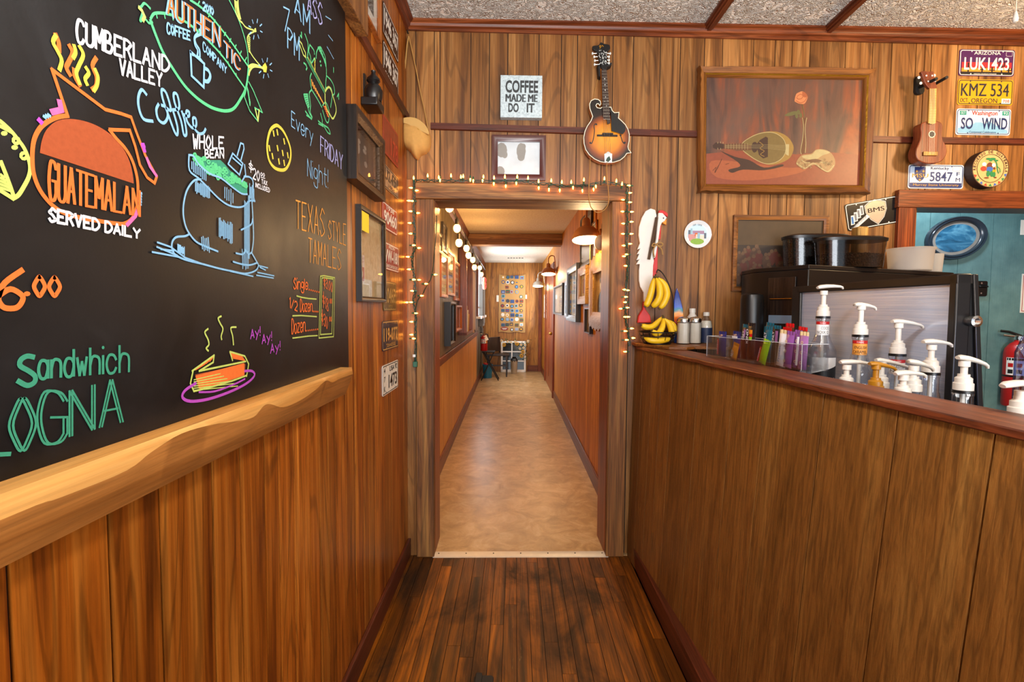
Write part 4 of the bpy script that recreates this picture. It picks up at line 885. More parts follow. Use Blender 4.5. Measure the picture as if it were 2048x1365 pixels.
mb.tube([(p[0],p[1],.03+.075*min(1,i/8)) for i,p in enumerate(cat(s2('1640,-95 1625,20 1612,150 1605,280 1610,360 1630,420 1680,455 1740,430 1772,370 1770,260 1755,100 1760,30'),k=4))],.005,0,6,flat=.4)
mb.build('strap',['strap_tan'],mo,label='tan leather strap looping down over the header')
# --- large still-life painting
zq=zb(1380,110,.2124)
t=NT('canvas_drape'); tc=t.mapc((1,1,1)); 
n1=t.noise(t.mapc((9,9,1.6)),1,4,1.8); n2=t.noise(tc,3.5,3); n3=t.noise(t.mapc((250,250,250)),1,2)
c=t.ramp(n1,[(.32,'#44302a'),(.48,'#614032'),(.60,'#7d4228'),(.75,'#99502c')]); c=t.mix(c,'#5d473c',t.ramp(n2,[(.45,0.0),(.62,.75)])); t.bsdf(c,.38,0,.5,.15,n3,.15,.002)
for n_,h_ in dict(pt_red='#80402a',pt_redlight='#96502f',pt_dark='#3a241a',pt_wood='#6d5a30',pt_gold='#8f7034',pt_ivory='#a89a6c',pt_rose='#c07a4e',pt_rose2='#9c5432',pt_leaf='#5d5a34',pt_lace='#96774e',pt_brown='#5d3a22').items(): pm(n_,h_,.4,var=.16,scale=60)
PT=['canvas_drape','pt_red','pt_redlight','pt_dark','pt_wood','pt_gold','pt_ivory','pt_rose','pt_rose2','pt_leaf','pt_lace','pt_brown']
A0,B1=BW.px(1397,129,.05); A1,B0=BW.px(1755,386,.05)
pt=thing('still_life_painting','large brown-framed oil painting of a lute, a rose in a vase and lace cloth','painting',BW.pt((A0+A1)/2,B0,.006))
co_=zq('90,98 1762,120 1700,1308 88,1292',.05)
def bil(u,v):
    (a,b),(c,d),(e,f_),(g_,h)=co_[3],co_[2],co_[1],co_[0]
    return ((a*(1-u)+c*u)*(1-v)+(g_*(1-u)+e*u)*v,(b*(1-u)+d*u)*(1-v)+(h*(1-u)+f_*u)*v)
bi=zq('158,205 1640,228 1605,1225 152,1215',.03)
def edge(i0,i1,n=26,amp=.010):
    o=[]
    for k in range(n): t_=k/n; wv_=amp*(math.sin(t_*3.14159*10)*(.5+.5*math.cos(t_*6.283)) if True else 0); o.append((t_,wv_))
    return o
mb=MB(S); sides=[(co_[0],co_[1],bi[0],bi[1]),(co_[1],co_[2],bi[1],bi[2]),(co_[2],co_[3],bi[2],bi[3]),(co_[3],co_[0],bi[3],bi[0])]
rows=[]
for o0,o1,i0,i1 in sides:
    d_=Vector((o1[0]-o0[0],o1[1]-o0[1])).normalized(); nx,ny=-d_.y,d_.x
    for k in range(28):
        t_=k/28; cor=max(0,math.cos(t_*2*math.pi)); wv_=.007*math.sin(t_*37)*cor**.7
        po=(o0[0]+(o1[0]-o0[0])*t_-nx*wv_*0+nx*(-abs(wv_)) ,o0[1]+(o1[1]-o0[1])*t_+ny*(-abs(wv_))); pi=(i0[0]+(i1[0]-i0[0])*t_,i0[1]+(i1[1]-i0[1])*t_)
        mid=lambda q:(po[0]+(pi[0]-po[0])*q,po[1]+(pi[1]-po[1])*q)
        rows.append([mb.v((*po,.006)),mb.v((*po,.048)),mb.v((*mid(.08),.055)),mb.v((*mid(.6),.040)),mb.v((*mid(.72),.046)),mb.v((*mid(.85),.040)),mb.v((*pi,.028)),mb.v((*pi,.016))])
n=len(rows)
for i in range(n):
    A,B=rows[i],rows[(i+1)%n]
    for k in range(7): mb.f((A[k],B[k],B[k+1],A[k+1]),1 if k==4 else (2 if (i//28)%2 else 0))
mb.build('frame',['oak_frame','gold','oak_frame_z'],pt)
mb=MB(S); cc=.018
def pp(s_,m,k=0,sm=True,closed=True):
    q=zq(s_,.02); q=cat(q,closed,4) if sm else q
    pp.i+=1; mb.poly([(*x,cc+pp.i*3e-5) for x in q],m)
pp.i=0
def pr(s_,m,w_,sm=True,cl=False):
    q=zq(s_,.02); q=cat(q,cl,4) if sm else q; pp.i+=1; mb.rib(q,w_,cc+pp.i*3e-5,m,cl)
mb.poly([(*x,cc) for x in zq('150,200 1640,225 1600,1230 150,1220',.02)],0)
pp('155,930 400,905 700,900 1000,935 1300,915 1605,940 1600,1228 152,1218',1,sm=False); pp('200,1000 500,1010 900,1060 1100,1060 1000,1120 600,1180 250,1150',2)
pp('290,905 430,960 560,990 700,1060 860,1030 870,1050 700,1085 500,1080 400,1110 365,1080 470,1050 440,1000',3)
pp('500,830 600,755 720,722 830,725 920,770 970,840 975,900 940,970 860,1015 760,1035 660,1010 570,960 500,900',5); pp('495,830 590,765 700,730 800,735 880,790 905,870 885,950 820,1005 720,1025 620,985 540,930 495,890',4)
pr('495,830 590,765 700,730 800,735 880,790 905,870 885,950 820,1005 720,1025 620,985 540,930 495,890',6,.003,True,True)
pp('640,900 620,850 660,800 715,768 735,780 735,960 690,975 650,940',3,sm=False); pp('578,870 595,825 625,822 640,868 625,910 597,915',3)
pp('320,838 490,832 580,850 580,895 490,900 320,882',11,sm=False); pp('215,850 245,822 320,838 320,882 250,888 218,875',3,sm=False)
for k in range(9): pr(f'{335+k*26},{838-k} {335+k*26},{884+k}',6,.0012,False)
for k in range(4): pr(f'330,{850+k*8} 735,{845+k*12} 905,{855+k*14}',6,.0008,False)
for x,y in((262,828),(290,824),(312,828),(262,884),(290,886)): pr(f'{x},{y-8} {x},{y+6}',6,.002,False)
pr('655,820 690,850 660,880 700,905 665,935 700,955',5,.003); pp('905,840 935,840 930,950 900,935',6,sm=False)
pp('1058,590 1102,590 1092,640 1078,720 1092,830 1088,920 1050,938 1040,900 1062,800 1066,700',11,sm=False); pr('1060,592 1070,680 1060,800 1042,900 1050,935',6,.003); pr('1100,592 1085,690 1092,830 1086,920',6,.003)
pr('1060,470 1072,530 1078,590',9,.004); pp('890,570 940,540 1000,530 1060,560 1000,560 940,575',9); pp('1000,545 1020,515 1040,535 1025,555',9); pp('990,575 1005,545 1020,580 1005,598',9); pp('1028,580 1045,550 1058,578 1040,590',9)
pp('985,430 1000,370 1030,350 1060,342 1090,360 1108,390 1098,430 1075,460 1030,458 1000,445',7); pr('1010,390 1040,370 1065,385 1050,410 1020,415 1005,400',8,.004); pr('1000,430 1040,450 1080,435 1100,400',8,.004); pp('1060,345 1090,360 1108,390 1080,400 1060,380',8)
pp('1000,1020 1050,945 1140,930 1190,890 1260,890 1320,915 1360,970 1365,1040 1310,1105 1240,1080 1170,1035 1080,1078 1040,1060',10); pp('1060,950 1150,935 1190,895 1260,895 1320,920 1250,945 1180,985 1080,975',6); pr('1005,1020 1050,1050 1090,1065 1165,1020 1240,1070 1300,1098 1355,1040',6,.005); pr('1180,990 1240,1010 1320,1020',6,.004); pr('1050,990 1100,1020 1150,1000',6,.004)
r=random.Random(6)
for k in range(60):
    x=1020+r.random()*320; y=985+r.random()*80
    if abs(x-1165)<25 and y>1010: continue
    pr(f'{x-7},{y} {x},{y-8} {x+7},{y} {x},{y+8}',11 if k%3 else 6,.0012,True,True)
pp('1085,1000 1180,980 1240,1000 1170,1012',11)
pr('215,1090 245,1060 235,1110 270,1040 255,1075 300,980',3,.002); pr('335,1030 368,1022',3,.002,False)
mb.build('canvas',PT,pt)
# --- religious scene stand-in: generic dark crowd picture
def art_crowd(mb,q,c,ms):
    w_=q[2]-q[0];h_=q[3]-q[1]; r=random.Random(8)
    mb.box(q[0],q[1]+h_*.62,c-.0004,q[2],q[3],c,4)
    for k in range(60):
        u=r.random(); v=.50-.45*k/60; s_=.03+.02*r.random()
        mb.disc(q[0]+u*w_*.94+.03*w_,q[1]+v*h_,s_*w_,c+.0002+k*2e-5,1+k%2,10,s_*h_*2.2); mb.disc(q[0]+u*w_*.94+.03*w_,q[1]+(v+s_*2.1)*h_,s_*.45*w_,c+.0002+k*2e-5+1e-5,3,9)
    return ms+['cr_robe','cr_red','cr_skin','cr_sky']
pm('cr_sky','#48361f',.5,var=.35,scale=14); pm('cr_ground','#2e2218',.5,var=.3,scale=20); pm('cr_skin','#5c422c',.5,var=.3,scale=60); pm('cr_robe','#4a3222',.5,var=.4,scale=50); pm('cr_red','#54281c',.5,var=.3,scale=50)
a0,b1=BW.px(1468,430,.02); a1,b0=BW.px(1652,584,.02)
frame(S,(a0,b0,a1,b1),.026,.02,['oak_frame'],'picture_frame','old dim brown print of a crowd in a plain oak frame behind the coffee machine',pic='cr_ground',art=art_crowd,glass=False)
# --- ukulele
zu=zb(1780,80,.2345)
uk=thing('ukulele','small brown ukulele hanging from a black two-pronged wall hanger','ukulele',BW.pt(*BW.px(1855,332,.06),.02))
ub=cat(zu('345,690 300,698 272,712 262,745 266,790 262,830 245,885 224,935 222,985 242,1025 290,1048 345,1056 400,1050 445,1030 475,990 486,945 476,895 455,860 444,815 446,775 450,740 440,708 405,692',.10),True,3)
MB(S).prism(ub,.045,.1,0).build('body',['ukulele_wood'],uk,bevel=.004)
mb=MB(S); p=zu('357,805',.1)[0]; mb.lathe([(.013,0),(.0175,0),(.0175,.0008),(.013,.0008)],(0,0,0),1,20) if False else None
mb.disc(p[0],p[1],.0185,.1006,1,22); mb.disc(p[0],p[1],.0145,.1009,0,22); mb.build('sound_hole',['black_matte','binding'],uk)
MB(S).prism(zu('342,412 402,412 394,708 365,718 330,708',.11),.098,.108,0).build('fingerboard',['light_block'],uk)
mb=MB(S)
for k in range(13): y=430+k*22; q=zu(f'{341-k*.8},{y} {401-k*.6},{y}',.11); mb.rib(q,.0014,.1086,0)
mb.build('fret_wire',['brass'],uk)
q=zu('345,415 395,415 350,705 380,705',.09); MB(S).hexa([(*q[0],.075),(*q[1],.075),(*q[3],.07),(*q[2],.07)][::1],[(*q[0],.098),(*q[1],.098),(*q[3],.098),(*q[2],.098)]).build('neck',['ukulele_wood'],uk,bevel=.003)
MB(S).prism(cat(zu('340,412 300,360 280,300 268,270 290,262 330,268 370,265 378,285 385,330 398,380 402,412',.10),True,2),.082,.098,0).build('headstock',['ukulele_wood'],uk,bevel=.002)
mb=MB(S)
for k in range(4): q=zu(f'{350+k*12},415 {343+k*13},970',.115); mb.tube(xf(q,.112),.0006,0,4)
mb.build('string',['binding'],uk)
mb=MB(S); q=zu('292,950 412,985',.11); mb.box(q[0][0],q[1][1],.1,q[1][0],q[0][1],.108); mb.build('bridge',['light_block'],uk,bevel=.002)
for x,y in((248,320),(264,368),(378,302),(380,355)):
    p=zu(f'{x},{y}',.085)[0]; q=zu(f'{300 if x<300 else 360},{y-5}',.085)[0]; mb=MB(S); mb.tube([(q[0],q[1],.084),(p[0],p[1],.084)],.002,1,6); mb.ell((p[0],p[1],.084),(.008,.008,.005),0,10); mb.build('tuning_peg',['white','chrome'],uk)
mb=MB(S)
for x,y in((313,303),(363,303),(328,352),(378,348)): p=zu(f'{x},{y}',.1)[0]; mb.disc(p[0],p[1],.0045,.0987,0,10)
mb.build('tuner_bushing',['white'],uk)
mb=MB(S); pc=zu('255,400',.02)[0]; mb.rprism(pc[0]-.025,pc[1]-.04,pc[0]+.025,pc[1]+.06,.006,.022,.02,0)
for x0,y0,x1,y1 in((262,398,390,334),(370,385,478,322)): q=zu(f'{x0},{y0}',.03)[0]; e_=zu(f'{x1},{y1}',.13)[0]; mb.tube([(*q,.02),(*e_,.135)],.008,0,10)
mb.build('wall_hanger',['black_matte'],uk,label='black two-pronged hanger')
# --- licence plates, right group
pm('az_purple','#4a1a52',.4,var=.1); pm('az_red','#b02a30',.4); pm('az_orange','#e0902c',.4); pm('or_yellow','#d99a0c',.4,var=.05); pm('or_ink','#1d2430',.4); pm('wa_white','#dfe6ea',.4,var=.04); pm('wa_blue','#7fb2d4',.4); pm('wa_ink','#16285c',.4); pm('wa_red','#b0302c',.4); pm('wa_green','#1f8a7a',.4); pm('ky_navy','#27386e',.4); pm('ky_gold','#c89a3c',.4); pm('ky_fade','#b9cbe0',.4)
def bpx(xl,yt,xr,yb): a0,b1=BW.px(xl,yt,.01); a1,b0=BW.px(xr,yb,.01); return a0,b0,a1,b1
def az(mb,a,b,w_,h_,c):
    mb.box(a+.05*w_,b+.30*h_,c-.0006,a+.95*w_,b+.52*h_,c+.0002,2); mb.box(a+.05*w_,b+.14*h_,c-.0006,a+.95*w_,b+.30*h_,c+.0003,3)
    mb.box(a+.04*w_,b+.05*h_,c-.0006,a+.96*w_,b+.16*h_,c+.0004,4)
    for u,h in((.17,.5),(.42,.35),(.6,.3),(.77,.7),(.9,.3)): mb.box(a+u*w_-.004,b+.1*h_,c,a+u*w_+.004,b+(.1+h*.8)*h_,c+.0006,4); mb.rib([(a+u*w_-.015,b+(.1+h*.6)*h_),(a+u*w_-.015,b+(.1+h*.4)*h_),(a+u*w_+.015,b+(.1+h*.4)*h_),(a+u*w_+.015,b+(.1+h*.65)*h_)],.005,c+.0007,4)
    mb.rib(rrect(a+.84*w_,b+.76*h_,a+.95*w_,b+.93*h_,.004),.0015,c+.0008,1,True)
plate(S,bpx(1920,98,2028,153),'licence_plate','purple and red desert sunset plate, topmost of the three stacked beside the ukulele',['az_purple','plate_white','az_red','az_orange','ink_black'],[('ARIZONA',.26,.80,.74,.93,1,.008),('LUK1423',.09,.22,.90,.70,1,.02),('ARIZONA HIGHWAYS MAGAZINE',.27,.06,.68,.1,1,0)],bg=az)
def orb(mb,a,b,w_,h_,c): mb.box(a+.80*w_,b+.06*h_,c-.0006,a+.96*w_,b+.26*h_,c+.0004,2); txt(mb,'708',a+.82*w_,b+.1*h_,a+.94*w_,b+.22*h_,c+.0008,3)
plate(S,bpx(1917,158,2025,211),'licence_plate','yellow plate with black KMZ 534 characters',['or_yellow','or_ink','plate_white','plate_red'],[('KMZ 534',.06,.34,.92,.84,1,.006),('OCT.',.05,.1,.2,.26,1,0),('OREGON',.25,.08,.72,.26,1,.0)],bg=orb)
def wab(mb,a,b,w_,h_,c):
    mb.poly([(a+.04*w_,b+.07*h_,c-.0001),(a+.96*w_,b+.07*h_,c-.0001),(a+.95*w_,b+.2*h_,c-.0001),(a+.8*w_,b+.3*h_,c-.0001),(a+.62*w_,b+.52*h_,c-.0001),(a+.5*w_,b+.62*h_,c-.0001),(a+.44*w_,b+.62*h_,c-.0001),(a+.3*w_,b+.4*h_,c-.0001),(a+.1*w_,b+.3*h_,c-.0001),(a+.04*w_,b+.26*h_,c-.0001)],2)
    mb.poly([(a+.36*w_,b+.48*h_,c+.0001),(a+.44*w_,b+.62*h_,c+.0001),(a+.5*w_,b+.62*h_,c+.0001),(a+.6*w_,b+.5*h_,c+.0001),(a+.52*w_,b+.42*h_,c+.0001),(a+.46*w_,b+.5*h_,c+.0001)],0)
    for u,s_ in((.06,'OCT'),(.84,'92')): mb.box(a+u*w_,b+.76*h_,c-.0006,a+(u+.12)*w_,b+.92*h_,c+.0004,4); txt(mb,s_,a+(u+.02)*w_,b+.79*h_,a+(u+.1)*w_,b+.89*h_,c+.0008,0,0)
plate(S,bpx(1914,217,2020,271),'licence_plate','white plate with blue mountain reading SO WIND',['wa_white','wa_ink','wa_blue','wa_red','wa_green'],[('SO',.09,.22,.31,.66,1,.02),('WIND',.47,.22,.94,.66,1,.02),('Washington',.28,.70,.75,.93,3,.015),('Centennial Celebration',.25,.07,.74,.15,1,0)],bg=wab)
def kyb(mb,a,b,w_,h_,c):
    mb.box(a+.03*w_,b+.05*h_,c-.0006,a+.97*w_,b+.24*h_,c+.0002,2); mb.box(a+.03*w_,b+.26*h_,c-.0006,a+.12*w_,b+.95*h_,c+.0001,4)
    mb.poly([(*q,c+.0003) for q in [(a+.11*w_,b+.9*h_),(a+.31*w_,b+.9*h_),(a+.31*w_,b+.55*h_),(a+.27*w_,b+.38*h_),(a+.21*w_,b+.28*h_),(a+.15*w_,b+.38*h_),(a+.11*w_,b+.55*h_)]],2)
    mb.rib(rrect(a+.80*w_,b+.75*h_,a+.93*w_,b+.91*h_,.003),.0012,c+.0004,1,True)
    for u,v in((.15,.72),(.27,.72),(.21,.36)): mb.poly([(a+u*w_+(.009 if k%2==0 else .004)*math.cos(R(90+36*k)),b+v*h_+(.009 if k%2==0 else .004)*math.sin(R(90+36*k)),c+.0006) for k in range(10)],3)
plate(S,bpx(1818,329,1926,378),'licence_plate','white plate with blue shield reading 5847 below the ukulele',['wa_white','ky_navy','ky_navy','ky_gold','ky_fade'],[('Kentucky',.40,.76,.73,.92,1,.015),('5847',.39,.30,.80,.70,1,.01),('F',.87,.54,.93,.70,1,.01),('M',.86,.30,.94,.46,1,.0),('MSU',.07,.46,.36,.62,3,.012),('Murray State University',.09,.08,.92,.20,3,.006)],bg=kyb)
# black tilted plate leaning on the frame corner
q=[BW.px(x,y,.012) for x,y in((1688,412),(1789,394),(1792,446),(1697,463))]
u=Vector((q[1][0]-q[0][0],q[1][1]-q[0][1])); u3=BW.u*u.x+BW.v*u.y; v3=BW.n.cross(u3.normalized()); S2=Surf(BW.pt(q[3][0],q[3][1],0),u3,v3)
W2=.300; H2=.150
pm('plate_black','#100f10',.25); pm('shield_champagne','#b9a894',.35,.3); pm('sticker_blue','#2a6fb0',.4); pm('sticker_gray','#6e7378',.4)
def bms(mb,a,b,w_,h_,c):
    sh=[(.38,.80),(.46,.90),(.57,.96),(.68,.90),(.76,.84),(.76,.58),(.70,.32),(.58,.10),(.46,.30),(.39,.55)]
    mb.poly([(a+(.57+(x-.57)*1.08)*w_,b+(.55+(y-.55)*1.08)*h_,c-.0001) for x,y in sh],1); mb.poly([(a+(.57+(x-.57)*1.03)*w_,b+(.55+(y-.55)*1.03)*h_,c) for x,y in sh],0); mb.poly([(a+x*w_,b+y*h_,c+.0002) for x,y in sh],2)
    for k in range(4): x=.10+k*.065; y=.22+k*.10; mb.poly([(a+(x-.03)*w_,b+(y-.02)*h_,c+.0004+k*2e-5),(a+(x+.045)*w_,b+(y+.0)*h_,c+.0004+k*2e-5),(a+(x+.045)*w_,b+(y+.33)*h_,c+.0004+k*2e-5),(a+(x-.01)*w_,b+(y+.33)*h_,c+.0004+k*2e-5)],1); mb.box(a+(x-.008)*w_,b+(y+.02)*h_,c,a+(x+.03)*w_,b+(y+.28)*h_,c+.0006,3 if k==0 else 4)
    mb.poly([(a+.05*w_,b+.03*h_,c+.0006),(a+.12*w_,b+.0*h_,c+.0006),(a+.44*w_,b+.40*h_,c+.0006),(a+.39*w_,b+.50*h_,c+.0006)],1)
    th_=math.atan2(.40*h_,.32*w_); L_=math.hypot(.36*w_,.42*h_); ca,sa=math.cos(th_),math.sin(th_)
    txt(mb,'THELIFTSHOP',0,0,L_*.86,.011,c+.0009,4,.02,0,lambda p:(a+.085*w_+p[0]*ca-p[1]*sa,b+.03*h_+p[0]*sa+p[1]*ca,p[2]))
plate(S2,(0,0,W2,H2),'licence_plate','black plate with pale shield and a blue-white sticker, hung askew by the red door casing',['plate_black','plate_white','shield_champagne','sticker_blue','sticker_gray'],[('BMS',.42,.54,.73,.70,0,.008)],bg=bms,group=None)
# --- round souvenir box lid
pm('tan_hide','#d9a86a',.6,var=.08); pm('hide_line','#2b1610',.6); pm('fig_green','#1f7a44',.6); pm('fig_blue','#2f5fb0',.6); pm('fig_brown','#6b3318',.6); pm('fig_red','#c03a20',.6)
ga,gb=BW.px(1978,338,.05); gr_=.5*abs(BW.px(2014,338,.05)[0]-BW.px(1941,338,.05)[0])
gu=thing('souvenir_drum','round tan hide souvenir reading RECUERDO DE GUATEMALA with a painted market scene','souvenir',BW.pt(ga,gb-gr_,.006))
def ringc(r_,c,k=40): return [(ga+r_*math.cos(6.28318*i/k),gb+r_*math.sin(6.28318*i/k)) for i in range(k)]
MB(S).prism(ringc(gr_,0),.006,.058,0,1).build('drum_body',['tan_hide','hide_line'],gu,bevel=.002)
mb=MB(S); txt_arc(mb,'RECUERDO DE GUATEMALA',ga,gb,gr_*.80,gr_*.15,188,-14,.0592,0,.03)
for i in range(9):
    t0=R(200+i*16.5); t1=t0+R(12); 
    mb.poly([(ga+gr_*.95*math.cos(t0),gb+gr_*.95*math.sin(t0),.0592),(ga+gr_*.95*math.cos(t1),gb+gr_*.95*math.sin(t1),.0592),(ga+gr_*.8*math.cos((t0+t1)/2),gb+gr_*.8*math.sin((t0+t1)/2),.0592)],1+i%3)
mb.build('rim_lettering',['hide_line','fig_red','fig_green','fig_blue'],gu)
mb=MB(S); mb.rib(ringc(gr_*.74,0),.003,.0592,0,True); mb.rib(ringc(gr_*.985,0),.003,.0592,0,True)
f=lambda u,v:(ga+u*gr_,gb+v*gr_)
def blob(u,v,a,b,m,k): mb.disc(ga+u*gr_,gb+v*gr_,a*gr_,.0593+k*3e-5,m,14,b*gr_)
for k,(u,v,a,b,m) in enumerate(((-.05,.12,.17,.2,3),(-.05,-.05,.2,.14,2),(-.12,-.28,.1,.17,1),(.08,-.28,.1,.17,1),(-.05,.22,.12,.1,3),(-.38,-.02,.17,.13,4),(-.36,.22,.12,.1,5),(.16,.18,.1,.1,5),(.2,-.12,.09,.13,6),(.2,-.32,.09,.15,1),(.2,.0,.07,.07,3),(-.15,.5,.14,.06,1),(.08,.5,.18,.07,1),(-.02,.42,.1,.05,1),(.3,.42,.1,.05,1),(-.2,-.5,.14,.04,3),(.28,-.48,.08,.04,3))): blob(u,v,a,b,m,k)
mb.rib(cat([f(.12,.5),f(.3,.3),f(.36,.0),f(.44,-.25)],k=4),.006,.0599,1); mb.rib(cat([f(.36,.1),f(.5,-.02),f(.52,-.2)],k=4),.004,.06,1)
mb.build('painted_scene',['hide_line','fig_green','fig_blue','fig_brown','fig_red','white','or_yellow'],gu)
# --- small city plate
pa,pb=BW.px(1397,468,.03); pr_=abs(BW.px(1425,468,.03)[0]-BW.px(1370,468,.03)[0])/2
cpz=thing('souvenir_plate','small white round souvenir plate with a city view','plate',BW.pt(pa,pb-pr_,.006))
pm('china','#dcdfe2',.15,var=.02,coat=.5)
MB().lathe([(0,0),(pr_*.7,0),(pr_*.8,.006),(pr_,.013),(pr_,.016),(pr_*.82,.010),(pr_*.72,.006),(0,.006)],BW.pt(pa,pb,.006),0,36,BW.n).build('dish',['china'],cpz)
mb=MB(S); k=[0]
def bx(u0,v0,u1,v1,m): k[0]+=1; mb.box(pa+u0*pr_,pb+v0*pr_,.0120,pa+u1*pr_,pb+v1*pr_,.0126+k[0]*2e-5,m)
mb.disc(pa,pb,pr_*.74,.0123,0,30)
for q in((-.66,-.2,-.5,.3,1),(-.5,-.2,-.36,.42,2),(-.34,.02,.5,.26,3),(-.65,-.3,-.1,.0,4),(-.18,-.15,.05,.1,5),(.02,-.45,.2,.1,2),(.2,-.45,.55,-.05,6),(.5,-.3,.66,.1,1),(-.1,-.4,.0,.0,6),(-.6,-.5,-.2,-.25,4)): bx(*q)
mb.disc(pa,pb-.52*pr_,pr_*.5,.0135,7,20,pr_*.22); txt_arc(mb,'Mon Cafe',pa,pb-.02*pr_,pr_*.66,pr_*.12,118,64,.0136,8,.0)
pm('city_sky','#bcd8ea',.4); pm('city_gray','#5d6674',.4); pm('city_glass','#8fb3c4',.4); pm('city_mauve','#9a7c96',.4); pm('city_rose','#c28a86',.4); pm('city_orange','#c8622c',.4); pm('city_cream','#e4cfc0',.4); pm('city_green','#7fa83c',.5,var=.35,scale=200)
mb.build('city_view',['city_sky','city_gray','city_glass','city_mauve','city_rose','city_orange','city_cream','city_green','ink_black'],cpz)
# --- wooden chicken cut-out
zr=zb(1230,400,.2344); pm('chicken_white','#dcd9d2',.45,var=.05); pm('chicken_red','#c0201c',.4,var=.1); pm('beak_orange','#e08a20',.4); pm('twine','#a07a44',.9,var=.2,scale=120); pm('stick','#4a3524',.8)
ch=thing('wooden_chicken','flat white wooden chicken cut-out with red comb and boots, hung beside the doorway','ornament',BW.pt(*BW.px(1290,646,.03),.006))
ws=zr('305,72 345,85 356,130 350,200 335,330 320,400 325,480 335,520 330,600 325,660 302,720 292,760 272,870 245,870 245,790 215,740 205,690 205,600 212,548 180,552 205,510 182,516 208,460 186,466 212,418 190,425 213,370 202,300 206,230 230,150 262,95',.03)
MB(S).prism(ws,.01,.03).build('body',['chicken_white'],ch,bevel=.003)
MB(S).prism(zr('372,110 405,112 442,150 425,180 400,195 388,225 372,330 362,400 345,490 330,500 335,420 352,330 362,220',.04),.02,.042).build('head',['chicken_white'],ch,bevel=.003)
MB(S).prism(zr('378,90 402,86 430,98 452,118 450,146 415,122 374,112',.04),.022,.040).build('comb',['chicken_red'],ch,bevel=.002)
MB(S).prism(zr('404,196 440,163 438,214 420,206',.04),.022,.040).build('beak',['beak_orange'],ch,bevel=.002)
MB(S).prism(zr('384,222 402,206 394,335 370,338',.04),.012,.030).build('wattle',['chicken_red'],ch,bevel=.002)
MB(S).prism(zr('352,440 370,380 366,622 326,655 330,560',.04),.012,.032).build('breast',['chicken_red'],ch,bevel=.002)
MB(S).prism(zr('245,868 268,868 262,930 302,985 315,1050 195,1050 205,990 240,935',.04),.01,.034).build('boot',['chicken_red'],ch,bevel=.004)
mb=MB(S); q=zr('356,150 288,508',.045); mb.tube([(*q[0],.046),(*q[1],.046)],.008,0,6); mb.build('stick',['stick'],ch)
mb=MB(S)
for s_ in('345,385 375,365 405,375 395,395 360,388 330,372 315,395 345,395','345,390 325,430 335,490','360,390 395,420 405,470'): mb.tube([(*p,.052) for p in cat(zr(s_,.05),k=4)],.0035,0,6)
mb.build('twine_bow',['twine'],ch)
p=zr('415,155',.045)[0]; mb=MB(S); mb.disc(p[0],p[1],.004,.0425,0,8); mb.build('eye',['black'],ch)
# --- string lights
sl=thing('string_lights','green-wired mini string lights draped round the timber doorway, all lit','string lights',BW.pt(.0,2.0,.05))
zd=lambda x,y,c=.055:BW.px(800+x*.2344,320+y*.2344,c)
z6=lambda x,y,c=.055:BW.px(680+x*.3226,380+y*.3226,c)
z5=lambda x,y,c=.055:BW.px(1200+x*.2933,340+y*.2933,c)
topw=[zd(*p) for p in P('120,172 180,176 250,178 400,180 560,180 700,184 900,180 1050,186 1150,200 1280,208 1400,225 1520,222 1600,215 1740,196 1850,205 1940,215')]
lw=[zd(*p) for p in P('120,172 122,300 118,450 125,600 125,740 105,850 115,950 128,1040 125,1120')]+[z6(*p) for p in P('466,640 455,690 470,770 468,850 470,930 468,1040 467,1060')]
rw=[zd(1940,215)]+[z5(*p) for p in P('187,130 186,220 184,300 186,380 182,480 184,560 186,640 186,730 178,790 178,870 174,950 176,1030 186,1080 196,1150 200,1200')]
br=[z6(*p) for p in P('468,770 480,690 510,650 540,590 570,530 590,350 600,200 598,160')]
def wire(mb,pts,ph,amp,c=.057):
    q=cat(pts,k=6); mb.tube([(p[0]+amp*math.sin(i*1.1+ph),p[1]+amp*math.cos(i*1.1+ph*1.7),c+.003*math.sin(i*.9+ph)) for i,p in enumerate(q)],.0022,0,5)
for nm,ps,k in(('top',topw,2),('l',lw,3),('r',rw,3),('b',br,1)):
    mb=MB(S)
    for j in range(k): wire(mb,ps,j*2.1,.006 if k>1 else .0)
    mb.build('wire',['wire_green'],sl)
bt=MB(); bt.lathe([(0,0),(.0042,.0),(.0055,.006),(.005,.013),(.0022,.021),(0,.025)],(0,0,.015),0,8); bproto=None
tops=P('118,150 237,130 332,145 436,130 520,140 540,135 712,140 802,148 895,140 1000,140 1092,150 1182,178 1290,172 1380,185 1460,185 1568,165 1743,155 1845,175 1893,200')
downs=P('343,182 600,178 625,188 705,186 800,212 902,232 992,208 1183,248 1270,262 1362,268 1475,245 1555,272 1650,260 1670,235')
lefts=[zd(*p) for p in P('88,240 150,263 97,352 70,350 85,440 162,455 78,540 85,630 125,730 170,753 62,828 72,935 125,1022 170,1025 100,1118 193,1160 230,1058 310,980')]+[z6(*p) for p in P('410,698 437,697 477,765 440,818 440,898 462,922 445,627 463,558')]
rights=[zd(1945,220)]+[z5(*p) for p in P('208,158 150,205 208,222 147,285 220,287 152,367 218,355 150,437 217,437 155,517 208,505 175,577 157,590 168,655 160,817 192,822 180,867 165,903 135,947 190,940 165,1003 195,1003 220,1082 176,1100 230,1147 185,1160 165,1240')]
me_b=None
